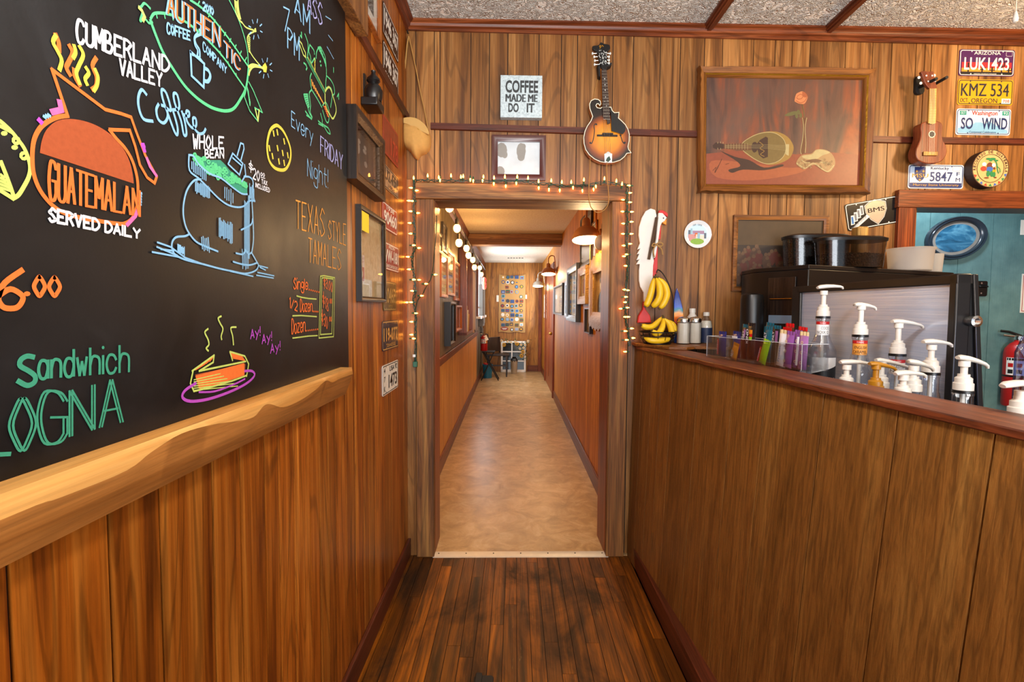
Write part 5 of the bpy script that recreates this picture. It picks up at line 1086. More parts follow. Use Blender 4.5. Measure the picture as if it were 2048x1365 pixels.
def bulb(a,b,ang,c=.06):
    global me_b,me_s
    if me_b is None:
        o=MB(); o.lathe([(0,.013),(.0032,.013),(.0044,.017),(.004,.023),(.0018,.030),(0,.033)],(0,0,0),0,8); ob=o.build('bulb',['bulb_glow'],sl); me_b=ob.data
        o=MB(); o.lathe([(0,-.004),(.0032,-.004),(.0042,.013),(0,.013)],(0,0,0),0,8); os_=o.build('socket',['socket_green'],ob); me_s=os_.data
        me_b.transform(Matrix.Translation(wloc(sl))); me_s.transform(Matrix.Translation(wloc(sl)))
    else:
        ob=bpy.data.objects.new('bulb',me_b); COL.objects.link(ob); ob.parent=sl; os_=bpy.data.objects.new('socket',me_s); COL.objects.link(os_); os_.parent=ob
    d=(BW.u*math.cos(ang)+BW.v*math.sin(ang)+BW.n*.25).normalized(); p=BW.pt(a,b,c)-d*.025
    ob.rotation_mode='QUATERNION'; ob.rotation_quaternion=Vector((0,0,1)).rotation_difference(d); ob.location=p-wloc(sl); ob['wl']=tuple(p)
    return ob
for x,y in tops: bulb(*zd(x,y),R(90))
for x,y in downs: bulb(*zd(x,y),R(-90))
cxl=zd(118,600)[0]; cxr=zd(1940,600)[0]
for a,b in lefts: bulb(a,b,R(180 if a<cxl else 0))
for a,b in rights: bulb(a,b,R(180 if a<cxr else 0))
p=z6(467,1080); MB(S).box(p[0]-.012,p[1]-.016,.046,p[0]+.012,p[1]+.014,.068).build('plug',['socket_green'],sl,bevel=.002)
p=z6(462,1030); MB(S).box(p[0]-.008,p[1]-.006,.06,p[0]+.006,p[1]+.008,.062).build('tag',['white'],sl,label='white paper tag')
# ================= things on and behind the counter =================
WY=BW
Zc=1.2; Zs=1.216
# back worktop with stepped riser
wt=thing('back_worktop','low dark worktop behind the service counter carrying the coffee machine','worktop',(1.6,1.6,0))
MB().prism([(.98,1.2),(1.30,.75),(2.45,1.5),(2.45,2.74),(.86,2.74)][::1],.86,.90).build('top',['black_wood'],wt)
mb=MB(); mb.prism([(1.02,1.25),(1.30,.82),(2.40,1.55),(2.40,2.70),(.90,2.70)],0,.86); mb.build('cabinet',['black_wood'],wt)
# --- banana stand with hanging bunch
pm('banana','#e3b91c',.45,var=.12,scale=30); pm('banana_tip','#4a3a14',.7); pm('wire_iron','#14110e',.4,.5)
bkc=on_y(1314,690,2.66); bc_=Vector((bkc.x,2.66,Zs))
bs=thing('banana_basket','round black wire fruit basket with a hook arm by the doorway','fruit basket',bc_)
mb=MB()
def ringp(r_,z,n=28): return [(bc_.x+r_*math.cos(6.28318*i/n),bc_.y+r_*math.sin(6.28318*i/n),z) for i in range(n+1)]
for r_,z,t_ in((.068,Zs+.004,.004),(.078,Zs+.022,.002),(.090,Zs+.042,.002),(.096,Zs+.064,.0035)): mb.tube(ringp(r_,z),t_,0,6)
for k in range(14): c_,s_=math.cos(6.28318*k/14),math.sin(6.28318*k/14); mb.tube([(bc_.x+r_*c_,bc_.y+r_*s_,z) for r_,z in((.02,Zs+.004),(.068,Zs+.004),(.085,Zs+.03),(.096,Zs+.064))],.0018,0,5)
mb.build('basket',['wire_iron'],bs)
hk=[on_y(x,y,2.70) for x,y in((1347,685),(1347,640),(1346,600),(1338,570),(1326,548),(1316,540),(1313,546))]
MB().tube([tuple(p) for p in cat([tuple(p) for p in hk],k=5)],.0032,0,8).build('hook_arm',['wire_iron'],bs)
def banana(px,rad,name,label,group,Y,loc=None):
    pts=cat([tuple(on_y(x,y,Y+dy)) for x,y,dy in px],k=4); n=len(pts)
    rs=[rad*(.32 if i<2 else .5+ .5*math.sin(min(1,(i-1)/(n*.35))*1.57)) * (1 if i<n*.8 else max(.35,1-(i-n*.8)/(n*.2)*.65)) for i in range(n)]
    th=thing(name,label,'banana',pts[-1],group)
    MB().tube(pts,rs,0,6).build('fruit',['banana'],th,ang=70,sub=1)
    MB().tube([pts[-1],tuple(Vector(pts[-1])+(Vector(pts[-1])-Vector(pts[-2])).normalized()*.006)],rad*.3,0,6).build('tip',['banana_tip'],th,label='brown dried tip')
    d=(Vector(pts[0])-Vector(pts[1])).normalized()
    MB().tube([tuple(Vector(pts[0])+d*.008),pts[0]],[rad*.36,rad*.34],0,6).build('stem',['banana_tip'],th)
for px,lb in(([(1309,556,0),(1306,568,0),(1301,590,0),(1295,606,0),(1290,613,0)],'banana of the hanging bunch, the one closest to the chicken'),([(1312,556,-.02),(1318,570,-.03),(1320,590,-.035),(1313,606,-.03),(1304,614,-.02)],'middle banana of the hanging bunch, bowed and yellow'),([(1316,556,0),(1328,568,0),(1334,588,0),(1328,606,0),(1319,617,0)],'outermost banana of the hanging bunch, beside the hook arm')): banana(px,.021,'banana',lb,'hanging bananas',2.66)
for px,lb,dy in(([(1325,634,.03),(1317,643,.025),(1306,653,.015),(1294,655,.0),(1283,651,-.01)],'banana curving from the basket peak down toward the chicken',0),([(1326,637,0),(1326,650,-.02),(1320,664,-.05),(1312,668,-.06),(1304,662,-.07)],'front banana in the wire basket, stem up',0),([(1328,637,.0),(1338,648,.0),(1343,662,-.02),(1343,667,-.03)],'banana arching over the shaker side of the basket',0),([(1330,640,.03),(1344,648,.04),(1349,657,.03),(1349,664,.02)],'banana at the back of the basket beside the surfboard',0),([(1288,676,-.05),(1300,681,-.07),(1320,682,-.07),(1340,678,-.05)],'banana lying lowest in the bottom of the basket',0)): banana(px,.019,'banana',lb,'bananas in the basket',2.66)
# --- surfboard ornament
t=NT('surf_paint'); tc=t.n('TexCoord'); sx=t.n('SeparateXYZ'); t.l(tc.outputs['Object'],sx.inputs[0]); n1=t.noise(t.mapc((25,25,40)),1,3); ad=t.n('Math',operation='MULTIPLY_ADD'); t.l(n1,ad.inputs[0]); ad.inputs[1].default_value=.05; t.l(sx.outputs[2],ad.inputs[2]); mr=t.n('MapRange'); mr.inputs[1].default_value=.02; mr.inputs[2].default_value=.26; t.l(ad.outputs[0],mr.inputs[0])
c=t.ramp(mr.outputs[0],[(0,'#123a8c'),(.25,'#1f58b0'),(.32,'#b9c4d8'),(.40,'#2a1a20'),(.5,'#b02a1c'),(.6,'#e0701c'),(.68,'#f0a030'),(.75,'#1f7a84'),(.85,'#1c48b8'),(1,'#0f2a80')]); t.bsdf(c,.2,0,.5,.5)
q0=on_y(1357,690,2.74); sb=[(x,y) for x,y in P('1354,579 1358,590 1362,606 1366,622 1368,640 1368,665 1366,690 1349,690 1348,660 1347,630 1348,605 1351,588')]
mb=MB(); A=[tuple(on_y(x,y,2.73)) for x,y in sb]; zmin=min(p[2] for p in A)
ia=[mb.v(p) for p in A]; ib=[mb.v((p[0],p[1]+.012,p[2])) for p in A]; mb.f(ia); mb.f(ib[::-1])
for i in range(len(A)): mb.f((ia[i],ia[(i+1)%len(A)],ib[(i+1)%len(A)],ib[i]))
for v in mb.V: v.z+=Zs-zmin
mb.build('surfboard_ornament',['surf_paint'],None,'little blue and sunset-red surfboard standing behind the shakers','ornament',loc=(A[0][0],2.736,Zs),bevel=.003)
# --- sugar shakers and bottles
pm('sugar','#e9dfcb',.9,var=.05); pm('milk_label','#1c2a4c',.5); pm('milk','#eee6d2',.6)
def shaker(x,yb,Y,label):
    p=on_y(x,yb,Y); b=(p.x,Y,Zs); th=thing('sugar_shaker',label,'shaker',b,'sugar shakers')
    MB().lathe([(0,0),(.034,0),(.036,.004),(.035,.05),(.033,.115),(.028,.125)],b,0,10).build('glass_body',['clear_plastic'],th,ang=20)
    MB().lathe([(0,.004),(.031,.005),(.031,.112),(0,.114)],b,0,16).build('sugar_fill',['sugar'],th)
    MB().lathe([(.0315,.116),(.034,.118),(.034,.132),(.028,.140),(.012,.146),(0,.147)],b,0,20).build('lid',['chrome'],th)
shaker(1366,690,2.665,'front glass sugar shaker with dented metal lid'); shaker(1389,690,2.70,'rear glass sugar shaker half hidden behind the other')
def smallbottle(x,Y,label,wd,h,dark):
    p=on_y(x,690,Y); b=(p.x,Y,Zs); th=thing('milk_bottle',label,'bottle',b)
    MB().lathe([(0,0),(wd,0),(wd,h*.55),(wd*.9,h*.72),(wd*.45,h*.84),(wd*.42,h*.9)],b,0,20).build('bottle',['clear_plastic' if dark else 'white_plastic'],th)
    if dark:
        MB().lathe([(0,.003),(wd*.94,.003),(wd*.94,h*.55),(wd*.8,h*.72),(0,h*.73)],b,0,18).build('contents',['milk'],th); MB().lathe([(wd*1.01,.004),(wd*1.01,h*.5)],b,0,20).build('label',['milk_label'],th)
    MB().lathe([(0,h*.88),(wd*.5,h*.88),(wd*.5,h),(0,h)],b,0,18).build('cap',['white_plastic'],th)
smallbottle(1383,2.776,'white-capped bottle mostly hidden behind the sugar shakers',.034,.19,0); smallbottle(1411,2.76,'white-capped creamer bottle with navy label beside the shakers',.033,.170,1)
# --- acrylic bin of snack bars on the cap
f0=on_z(1413,714,Zc); f1=on_z(1603,744,Zc); du=(f1-f0); L=du.length; du.normalize()
dn=Z3.cross(du); bx=Surf(f0,du); # n points out toward the aisle
BD=.105; bh=.088
bn=thing('acrylic_bin','clear divided acrylic bin of snack bars standing on the counter cap','bin',bx.pt(L/2,0,-BD/2))
mb=MB(bx); e=.003
mb.box(0,.0005,-BD,L,.0035,0); mb.box(0,.0035,-e,L,bh,0); mb.box(0,.0035,-BD,L,bh,-BD+e); mb.box(0,.0035,-BD,e,bh,0); mb.box(L-e,.0035,-BD,L,bh,0)
mb.build('walls',['acrylic'],bn)
for u in(.27,.52,.76): MB(bx).box(L*u,.0035,-.0055,L*u+.002,bh-.002,-e).build('divider',['acrylic'],bn)
pm('acrylic_highlight','#c4c8cc',.12,var=.05); mb=MB(bx)  # pale opaque strips painted as the highlights along the acrylic edges
for q in((0,-.003,L,0),(0,-BD,L,-BD+.003),(0,-BD,.003,0),(L-.003,-BD,L,0)): mb.box(q[0],bh,q[1],q[2],bh+.0018,q[3])
for q in(0,L-.002): mb.box(q,.0035,-.0002,q+.002,bh,.0008)
mb.build('rim',['acrylic_highlight'],bn)
for n_,h_ in dict(w_navy='#232a6e',w_orange='#e08a1c',w_black='#1b1a1c',w_teal='#0f5a6e',w_green='#9ac820',w_white='#e9e8ee',w_purple='#8a4f96',w_mauve='#a06aa4',w_red='#c8161c',w_brown='#5a3420',w_blue='#2f7ac0',w_cream='#e6cf9c').items(): pm(n_,h_,.3,var=.12,scale=50,coat=.3)
def bar(u,v0,c,w_,h,lean,m,label,marks=(),face=1):
    """flow-wrapped bar standing in the bin: pillow body, crimped ends, printed marks"""
    th=thing('snack_bar',label,'snack bar',bx.pt(u,v0,c),'snack bars in the acrylic bin')
    o=bx.pt(u,v0,c); v=(Z3*math.cos(lean)+du*math.sin(lean)).normalized(); uu=(du*math.cos(lean)-Z3*math.sin(lean)).normalized(); W=Surf(o,uu,v)
    mb=MB(W); t_=.009; N=8; rows=[]
    for j in range(N+1):
        y=j/N; k=math.sin(math.pi*min(1,max(0,y)))**.45 if 0<y<1 else 0; k=max(k,.10)
        x=w_/2*(1-.05*k); rows.append([mb.v(q) for q in((-x,y*h,0),(-x*.55,y*h,t_*k),(0,y*h,t_*k*1.1),(x*.55,y*h,t_*k),(x,y*h,0),(x*.55,y*h,-t_*k),(0,y*h,-t_*k*1.1),(-x*.55,y*h,-t_*k))])
    for A,B in zip(rows,rows[1:]):
        for i in range(8): mb.f((A[i],A[(i+1)%8],B[(i+1)%8],B[i]))
    mb.f(rows[0]);mb.f(rows[-1]); mb.build('wrapper',[m],th,ang=60)
    mb=MB(W); zz=6
    for y0,y1 in((h-.001,h+.012),(-.002,.002)):
        if y1<.01: continue
        for i in range(zz): x0=-w_/2+w_*i/zz; x1=x0+w_/zz; mb.poly([(x0,y0,.001*(i%2)),(x1,y0,.001*((i+1)%2)),(x1,y1,.0025*((i+1)%2)),((x0+x1)/2,y1+.002,.002),(x0,y1,.0025*(i%2))],0)
    mb.build('crimp',[marks[0] if marks else m],th)
    if len(marks)>1:
        for k,(mm,t_s,x0,y0,x1,y1,rot) in enumerate(marks[1:]):
            mb=MB(W); cz=t_*1.12+.0008
            if t_s is None: mb.box(x0*w_,y0*h,cz-.002,x1*w_,y1*h,cz)
            elif t_s=='o':
                for q in range(3): mb.rib([(x0*w_+.004*math.cos(a*.785),(y0+q*.3)*h+.004*math.sin(a*.785)) for a in range(8)],.002,cz,0,True)
            else: txt(mb,t_s,0,0,(y1-y0)*h,(x1-x0)*w_,cz+.0006,0,.01,0,lambda p,x1=x1,y0=y0:(x1*w_-p[1],y0*h+p[0],p[2]) if rot else None)
            mb.build('print',[mm],th)
B=lambda px:(on_z(px,714+(px-1413)*.158,Zc)-f0).dot(du)
bar(B(1432),.006,-.028,.05,.092,.0,'w_navy','navy snack bar with a red strip at the doorway end of the bin',('w_navy',('w_red',None,-.42,.1,-.26,.8,0),('w_white','LARABAR',-.40,.14,-.28,.76,1)))
bar(B(1447),.006,-.055,.05,.095,.05,'w_navy','navy snack bar, second in the bin, close behind the first',('w_navy',('w_white',None,-.3,.85,.3,.93,0)))
bar(B(1458),.005,-.02,.035,.055,.25,'w_orange','short orange snack bar leaning low in the bin',('w_orange',('w_white','NUT',-.2,.2,.2,.7,1)))
bar(B(1467),.006,-.045,.036,.125,.06,'w_black','black snack bar with teal crimped top nearest the navy bars',('w_teal',('w_white','ONLY',-.1,.62,.25,.9,1),('w_mauve',None,.1,.7,.3,.95,0)))
bar(B(1487),.006,-.03,.040,.132,.02,'w_black','tall black snack bar printed with fruit',('w_black',('w_white','KIND',-.40,.5,-.12,.92,1),('w_orange',None,.0,.78,.35,.9,0),('w_red',None,.05,.70,.35,.79,0),('w_green',None,.0,.6,.3,.70,0)))
bar(B(1498),.006,-.075,.040,.135,.1,'w_brown','brown snack bar with teal crimp behind the fruit one',('w_teal',('w_teal',None,-.4,.8,.4,.98,0)))
bar(B(1510),.006,-.05,.036,.122,.05,'w_teal','teal snack bar with white ONLY print',('w_teal',('w_white','ONLY',-.30,.6,.05,.92,1)))
bar(B(1521),.006,-.06,.036,.126,.06,'w_black','black snack bar with pink patch between the teal and green bars',('w_teal',('w_white','ONLY',-.30,.6,.0,.92,1),('w_mauve',None,.1,.62,.4,.95,0)))
bar(B(1515),.005,-.018,.036,.080,.28,'w_green','lime green snack bar with red strip leaning sideways',('w_green',('w_red',None,-.45,.05,-.28,.75,0),('w_white','LARABAR',-.43,.1,-.30,.70,1)))
bar(B(1538),.006,-.075,.04,.135,.05,'w_brown','tallest brown snack bar with a bright red top',('w_red',('w_red',None,-.48,.84,.48,.99,0)))
bar(B(1558),.006,-.08,.04,.125,.10,'w_brown','brown snack bar with red crimp behind the purple ones',('w_red',('w_red',None,-.48,.84,.48,.99,0)))
bar(B(1551),.005,-.020,.044,.115,.12,'w_white','white snack bar with dark vertical lettering',('w_cream',('w_black','Gluten',-.46,.05,-.22,.62,1),('w_blue','Protein',-.16,.15,.05,.62,1)))
bar(B(1566),.005,-.016,.036,.112,.10,'w_purple','purple ringed snack bar beside the white one',('w_purple',('w_cream','o',-.15,.2,.1,.5,0)))
bar(B(1577),.005,-.028,.034,.116,.06,'w_purple','purple ringed snack bar, the middle purple one',('w_purple',('w_cream','o',.15,.2,.2,.5,0)))
bar(B(1592),.005,-.022,.038,.112,.05,'w_mauve','mauve snack bar with white side at the bottle end of the bin',('w_cream',('w_white',None,-.48,.1,-.28,.95,0),('w_cream','o',.1,.2,.2,.5,0)))
# --- syrup bottles with pumps
pm('syrup_amber','#c97a14',.25,var=.05); pm('dv_black','#121212',.4); pm('label_white','#eeeeec',.5); pm('label_orange','#e0963c',.5); pm('gold_plastic','#b07818',.35)
def pump(th,b,zc_,zs,hl,hr,Y,mat='white_plastic',tilt=None,cr=.021,collar=True):
    """pump: stepped collar, stem, dispensing head. zc_ collar base z, zs head z; hl,hr head end points (world)"""
    if collar: MB().lathe([(0,0),(cr,0),(cr,.017),(cr*.86,.019),(cr*.86,.030),(cr*.6,.034),(cr*.6,.040),(0,.041)],(b[0],b[1],zc_),0,22).build('pump_collar',[mat],th)
    MB().lathe([(0,zc_+(.03 if collar else 0)),(.0075,zc_+(.03 if collar else 0)),(.0075,zs-.016),(.012,zs-.014),(.012,zs),(0,zs)],(b[0],b[1],0),0,14).build('pump_stem',[mat],th)
    l,r_=Vector(hl),Vector(hr); d=r_-l
    pts=[l+d*.02,l+d*.12,l+d*.35,l+d*.62,l+d*.88,l+d*.97,l+d*1.0]; off=[-.002,.001,.003,.003,.001,-.002,-.008]; rs=[.008,.0125,.0125,.0105,.008,.0065,.004]
    MB().tube([tuple(p+Z3*o) for p,o in zip(pts,off)],rs,0,12,fu=.55).build('pump_head',[mat],th,ang=60)
def bottle(x,yc,Y,label,stem_top,hl,hr,bh_=.29,r_=.041,fill=None,lab=None,big=None,mat='white_plastic'):
    p=on_y(x,yc,Y); zc_=p.z; b=(p.x,Y,zc_-bh_); th=thing('syrup_bottle',label,'syrup bottle',b,'syrup bottles behind the counter')
    pr=[(0,0),(r_*.95,0),(r_,.006),(r_,bh_*.56),(r_*.97,bh_*.61),(r_*.62,bh_*.72),(.0225,bh_*.78),(.0205,bh_*.80),(.0205,bh_*.95),(.0225,bh_*.955),(.0225,bh_*.975),(.02,bh_*.98),(.02,bh_)]
    MB().lathe(pr,b,0,28).build('bottle',['clear_plastic'],th)
    MB().lathe([(.0205,bh_*.975),(.0228,bh_*.975),(.0228,bh_*1.0),(0,bh_*1.0)],b,0,22).build('neck_ring',['black'],th)
    if fill: MB().lathe([(0,.004),(r_*.93,.005),(r_*.93,bh_*fill[1]),(0,bh_*fill[1])],b,0,22).build('syrup',[fill[0]],th)
    MB().tube([(b[0],b[1],b[2]+.02),(b[0],b[1],zc_)],.0055,0,8).build('dip_tube',['white_plastic'],th)
    cyl=lambda R_,th0,z0:(lambda q:(b[0]+(R_+q[2])*math.cos(th0+q[0]/R_),b[1]+(R_+q[2])*math.sin(th0+q[0]/R_),b[2]+z0+q[1]))
    v=math.atan2(-b[1],-b[0])
    if lab:
        R_=.0207; mb=MB(lambda q:Vector(cyl(R_,v-1.05 if False else v,bh_*.78)(q)) if True else q); 
        def patch(a0,a1,y0,y1,c,m,n=10):
            for i in range(n): x0=a0+(a1-a0)*i/n; x1=a0+(a1-a0)*(i+1)/n; mb.poly([(x0,y0,c),(x1,y0,c),(x1,y1,c),(x0,y1,c)],m)
        hb=bh_*.16
        patch(-.024,.026,0,hb,.0002,0); patch(-.024,.026,hb*.78,hb,.0005,1)
        txt(mb,'CLASSIC',-.008,hb*.84,.010,hb*.93,.0008,2,.0); txt(mb,lab[0],-.014 if len(lab[0])>4 else -.004,hb*.42,.020,hb*.62,.0008,3,.0); txt(mb,lab[1],-.018,hb*.12,.021,hb*.32,.0008,3,.0)
        mb.build('neck_label',[lab[2],'red','label_white','ink_black'],th)
    if big:
        R_=r_; mb=MB(lambda q:Vector(cyl(R_,v,0)(q)))
        n=14
        for i in range(n):
            x0=-.030+.085*i/n; x1=-.030+.085*(i+1)/n; w0=.05+.03*i/n; w1=.05+.03*(i+1)/n
            mb.poly([(x0,.0,.0003),(x1,.0,.0003),(x1,w1+.05,.0003),(x0,w0+.05,.0003)],1); mb.poly([(x0,w0+.05,.0003),(x1,w1+.05,.0003),(x1,.158,.0003),(x0,.158,.0003)],0)
        txt(mb,'DaVinci',-.014,.060,.046,.092,.0008,0,.0,.35); mb.build('label',['label_white','dv_black'],th)
    pump(th,b,zc_+.001,on_y(x,stem_top,Y).z,on_y(*hl,Y),on_y(*hr,Y),Y,mat)
    return th
bottle(1646,633,1.76,'clear syrup bottle with white neck label and black-white body label beside the snack bin',582,(1634,575),(1686,574),.30,.045,None,('COCO','NOIX D',  'label_white'),1)
bottle(1720.5,670,1.60,'syrup bottle with orange neck label, part filled with amber syrup',611,(1708,609),(1752,616),.29,.043,('syrup_amber',.36),('ENGLISH','CARAMEL','label_orange'))
bottle(1795,708,1.54,'third syrup bottle from the snack bin, red band on its neck',647,(1783,642),(1846,652),.28,.041,None,('ROASTED','NUT','label_white'))
bottle(1861,745,1.41,'empty clear syrup bottle with a low pump near the end of the steel panel',690,(1845,683),(1904,689),.27,.040)
bottle(1926,781,1.26,'syrup bottle in front of the black machine side, pump pointing away from the bin',722,(1914,714),(1976,731),.26,.038)
def lowpump(x,y,Y,label,hl,hr,mat,zb_=.90,col=False,name='syrup_pump'):
    p=on_y(x,y,Y); zc_=Zc-.03; th=thing('syrup_jug',label,'syrup jug',(p.x,Y,zb_),'low syrup jugs behind the counter')
    MB().lathe([(0,zb_),(.023,zb_),(.023,zc_-.06),(.021,zc_-.03),(.020,zc_)],(p.x,Y,0),0,18).build('jug',['clear_plastic'],th)
    pump(th,(p.x,Y,0),zc_ if not col else on_y(x,col,Y).z,p.z,on_y(*hl,Y),on_y(*hr,Y),Y,mat)
lowpump(1693.8,730,1.48,'white-pumped syrup jug, first of the low row after the tall bottles begin',(1679,724),(1746,729),'white_plastic')
lowpump(1752.5,729,1.42,'syrup jug with the only golden-brown pump',(1738,727),(1792,738),'gold_plastic')
lowpump(1764,724,1.50,'white-pumped syrup jug just behind the golden-brown pump',(1750,719),(1822,737),'white_plastic',.90,776)
lowpump(1807.5,750,1.29,'white-pumped syrup jug whose head sits lowest of all',(1789,747),(1851,750),'white_plastic')
lowpump(1828,732,1.37,'white-pumped syrup jug with its collar showing above the cap',(1815,722),(1867,738),'white_plastic',.90,782)
lowpump(2044,782,1.03,'white pump cut off by the picture edge in front of the fire extinguisher',(2003,771),(2090,768),'white_plastic',.90,832)
p=on_y(2078,700,1.22); MB().lathe([(0,.9),(.042,.9),(.042,1.30),(.03,1.34),(.014,1.36),(.014,1.40),(0,1.40)],(p.x,1.22,0),0,24).build('water_bottle',['blue_plastic'],None,'bluish clear bottle at the picture edge before the fire extinguisher','bottle',loc=(p.x,1.22,.9))
# --- steel-backed machine in front
YA,YB=2.2,1.45
P1,P2=on_y(1605,592,YA),on_y(1907,560,YB); zt=(P1.z+P2.z)/2
o=Vector((P1.x,P1.y,0)); u_=Vector((P2.x-P1.x,P2.y-P1.y,0)); Lp=u_.length; ST=Surf(o,u_)
em=thing('display_case','big black-framed case with a brushed steel back turned to the counter','machine',(ST.pt(Lp/2,.9,-.2)))
tp=zt+.028
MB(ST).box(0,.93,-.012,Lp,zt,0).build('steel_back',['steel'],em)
MB(ST).box(-.065,.9,-.03,0,tp,.012).build('frame_post',['black'],em,bevel=.008)
MB(ST).box(Lp,.9,-.03,Lp+.026,tp+.002,.012).build('frame_post',['black'],em,bevel=.004)
MB(ST).box(-.06,zt,-.042,Lp+.026,tp,.012).build('top_rail',['dark_metal'],em,bevel=.003)
MB(ST).hexa([(Lp+.018,.9,-.08),(Lp+.022,.9,-.08),(Lp+.022,.9,-.03),(Lp+.018,.9,-.03)],[(Lp+.018,tp,-.032),(Lp+.022,tp,-.032),(Lp+.022,tp,-.03),(Lp+.018,tp,-.03)]).build('side_panel',['black'],em)
MB(ST).hexa([(Lp+.014,.9,-.10),(Lp+.030,.9,-.10),(Lp+.030,.9,-.08),(Lp+.014,.9,-.08)],[(Lp+.014,tp,-.044),(Lp+.030,tp,-.044),(Lp+.030,tp,-.030),(Lp+.014,tp,-.030)]).build('sloping_rail',['black'],em,bevel=.003)
MB(ST).hexa([(-.06,.9,-.10),(Lp+.022,.9,-.10),(Lp+.022,.9,-.09),(-.06,.9,-.09)],[(-.06,tp,-.044),(Lp+.022,tp,-.044),(Lp+.022,tp,-.034),(-.06,tp,-.034)]).build('sloping_front',['black'],em)
q=ST.px(1935,643,-.0); mb=MB(ST); kx,ky=Lp+.058,q[1]
mb.lathe([(0,0),(.012,0),(.012,.02),(.008,.022),(.008,.016),(0,.016)],(0,0,0),0,16) if False else None
MB().lathe([(0,0),(.014,0),(.014,.012),(.016,.012),(.016,.026),(.009,.028),(.009,.02),(0,.02)],ST.pt(Lp+.022,ky,-.03),0,18,ST.u).build('hinge_bolt',['chrome'],em)
# --- bean-to-cup machine with hoppers
N0=on_y(1618,528,2.33); zt2=1.612; A0=on_y(1508,545,2.60); C0=on_y(1862,541,2.72)
def flat(p): return (p.x,p.y)
n0,a0_,c0_=flat(N0),flat(A0),flat(C0); d0=(a0_[0]+c0_[0]-n0[0],min(a0_[1]+c0_[1]-n0[1],2.765))
c0_=(2.40,2.765)
cm=thing('coffee_machine','tall black bean-to-cup coffee machine behind the steel panel','coffee machine',(1.6,2.5,.9))
foot=[n0,c0_,(c0_[0]-.05,2.80),(a0_[0]+.02,2.785),a0_]
MB().prism(foot,.9,zt2-.02).build('body',['black'],cm,bevel=.004)
MB().prism(foot,zt2-.02,zt2).build('top_cover',['dark_metal'],cm,bevel=.003)
FS=Surf((a0_[0],a0_[1],0),(n0[0]-a0_[0],n0[1]-a0_[1],0)); Lf=(Vector(n0)-Vector(a0_)).length
MB(FS).box(Lf*.30,1.30,.001,Lf*.80,1.56,.006).build('front_panel',['black_wood'],cm,bevel=.002)
pm('screen_blue','#7f95ad',.2,coat=.4)
MB(FS).box(Lf*.34,1.335,.006,Lf*.78,1.375,.009).build('display',['screen_blue'],cm)
MB(FS).tube([(Lf*.36,1.455,.012),(Lf*.76,1.455,.012)],.003,0,8).build('handle',['brass'],cm)
pm('bean','#2a1710',.35,var=.4,scale=120)
def beanmat():
    t=NT('coffee_beans'); v=t.mapc((1,1,1)); x=t.n('TexVoronoi'); x.inputs['Scale'].default_value=95; t.l(v,x.inputs['Vector']); c=t.ramp(x.outputs['Distance'],[(.0,'#4a2c1c'),(.45,'#2a170e'),(.75,'#0a0504')]); t.bsdf(c,.6,0,.3,0,t.ramp(x.outputs['Distance'],[(0,1.0),(.8,0.0)]),1.0,.03)
beanmat()
def hopper(xc,Y,wd,hh,fillh,label):
    p=on_y(xc,530,Y); z=zt2; th=thing('bean_hopper',label,'hopper',(p.x,Y,z),'bean hoppers')
    def ov(s_,zz,k=26): return [(p.x+wd*s_*(abs(math.cos(a))**.65)*(1 if math.cos(a)>0 else -1),Y+.078*s_*(abs(math.sin(a))**.65)*(1 if math.sin(a)>0 else -1),zz) for a in [6.28318*i/k for i in range(k)]]
    def loft(secs,m,mats,nm,cap0=True,cap1=True):
        mb=MB(); R_=[[mb.v(q) for q in s_] for s_ in secs]
        for A,B_ in zip(R_,R_[1:]):
            for i in range(len(A)): mb.f((A[i],A[(i+1)%len(A)],B_[(i+1)%len(A)],B_[i]),m)
        if cap0: mb.f(R_[0][::-1],m)
        if cap1: mb.f(R_[-1],m)
        mb.build(nm,mats,th)
    loft([ov(.93,z+.001),ov(1,z+hh)],0,['smoke_plastic'],'container',True,False)
    loft([ov(.90,z+.004),ov(.90+.06*fillh/hh,z+fillh)],0,['coffee_beans'],'beans')
    r=random.Random(int(xc)); mb=MB()
    for i in range(70): a=r.random()*6.283; q=r.random()**.5*.85; mb.ell((p.x+wd*.9*q*math.cos(a),Y+.075*q*math.sin(a),z+fillh+.002),(.006,.004,.0035),0,6,Matrix.Rotation(r.random()*3,3,'Z'))
    o=mb.build('top_beans',['bean'],th); o['kind']='stuff'
    loft([ov(1.03,z+hh-.002),ov(1.04,z+hh+.012),ov(.9,z+hh+.020)],0,['black'],'lid')
hopper(1630,2.69,.165,.166,.160,'full bean hopper, the rear one nearer the painting, packed to its lid')
hopper(1698,2.52,.162,.132,.068,'half-full bean hopper standing in front of the full one')
# wooden scoop handle block
p=on_y(1722,476,2.66); MB().box(p.x-.028,2.64,zt2,p.x+.028,2.70,on_y(1722,454,2.66).z).build('wooden_block',['light_block'],None,'pale wooden block standing behind the bean hoppers under the black plate','block',bevel=.008)
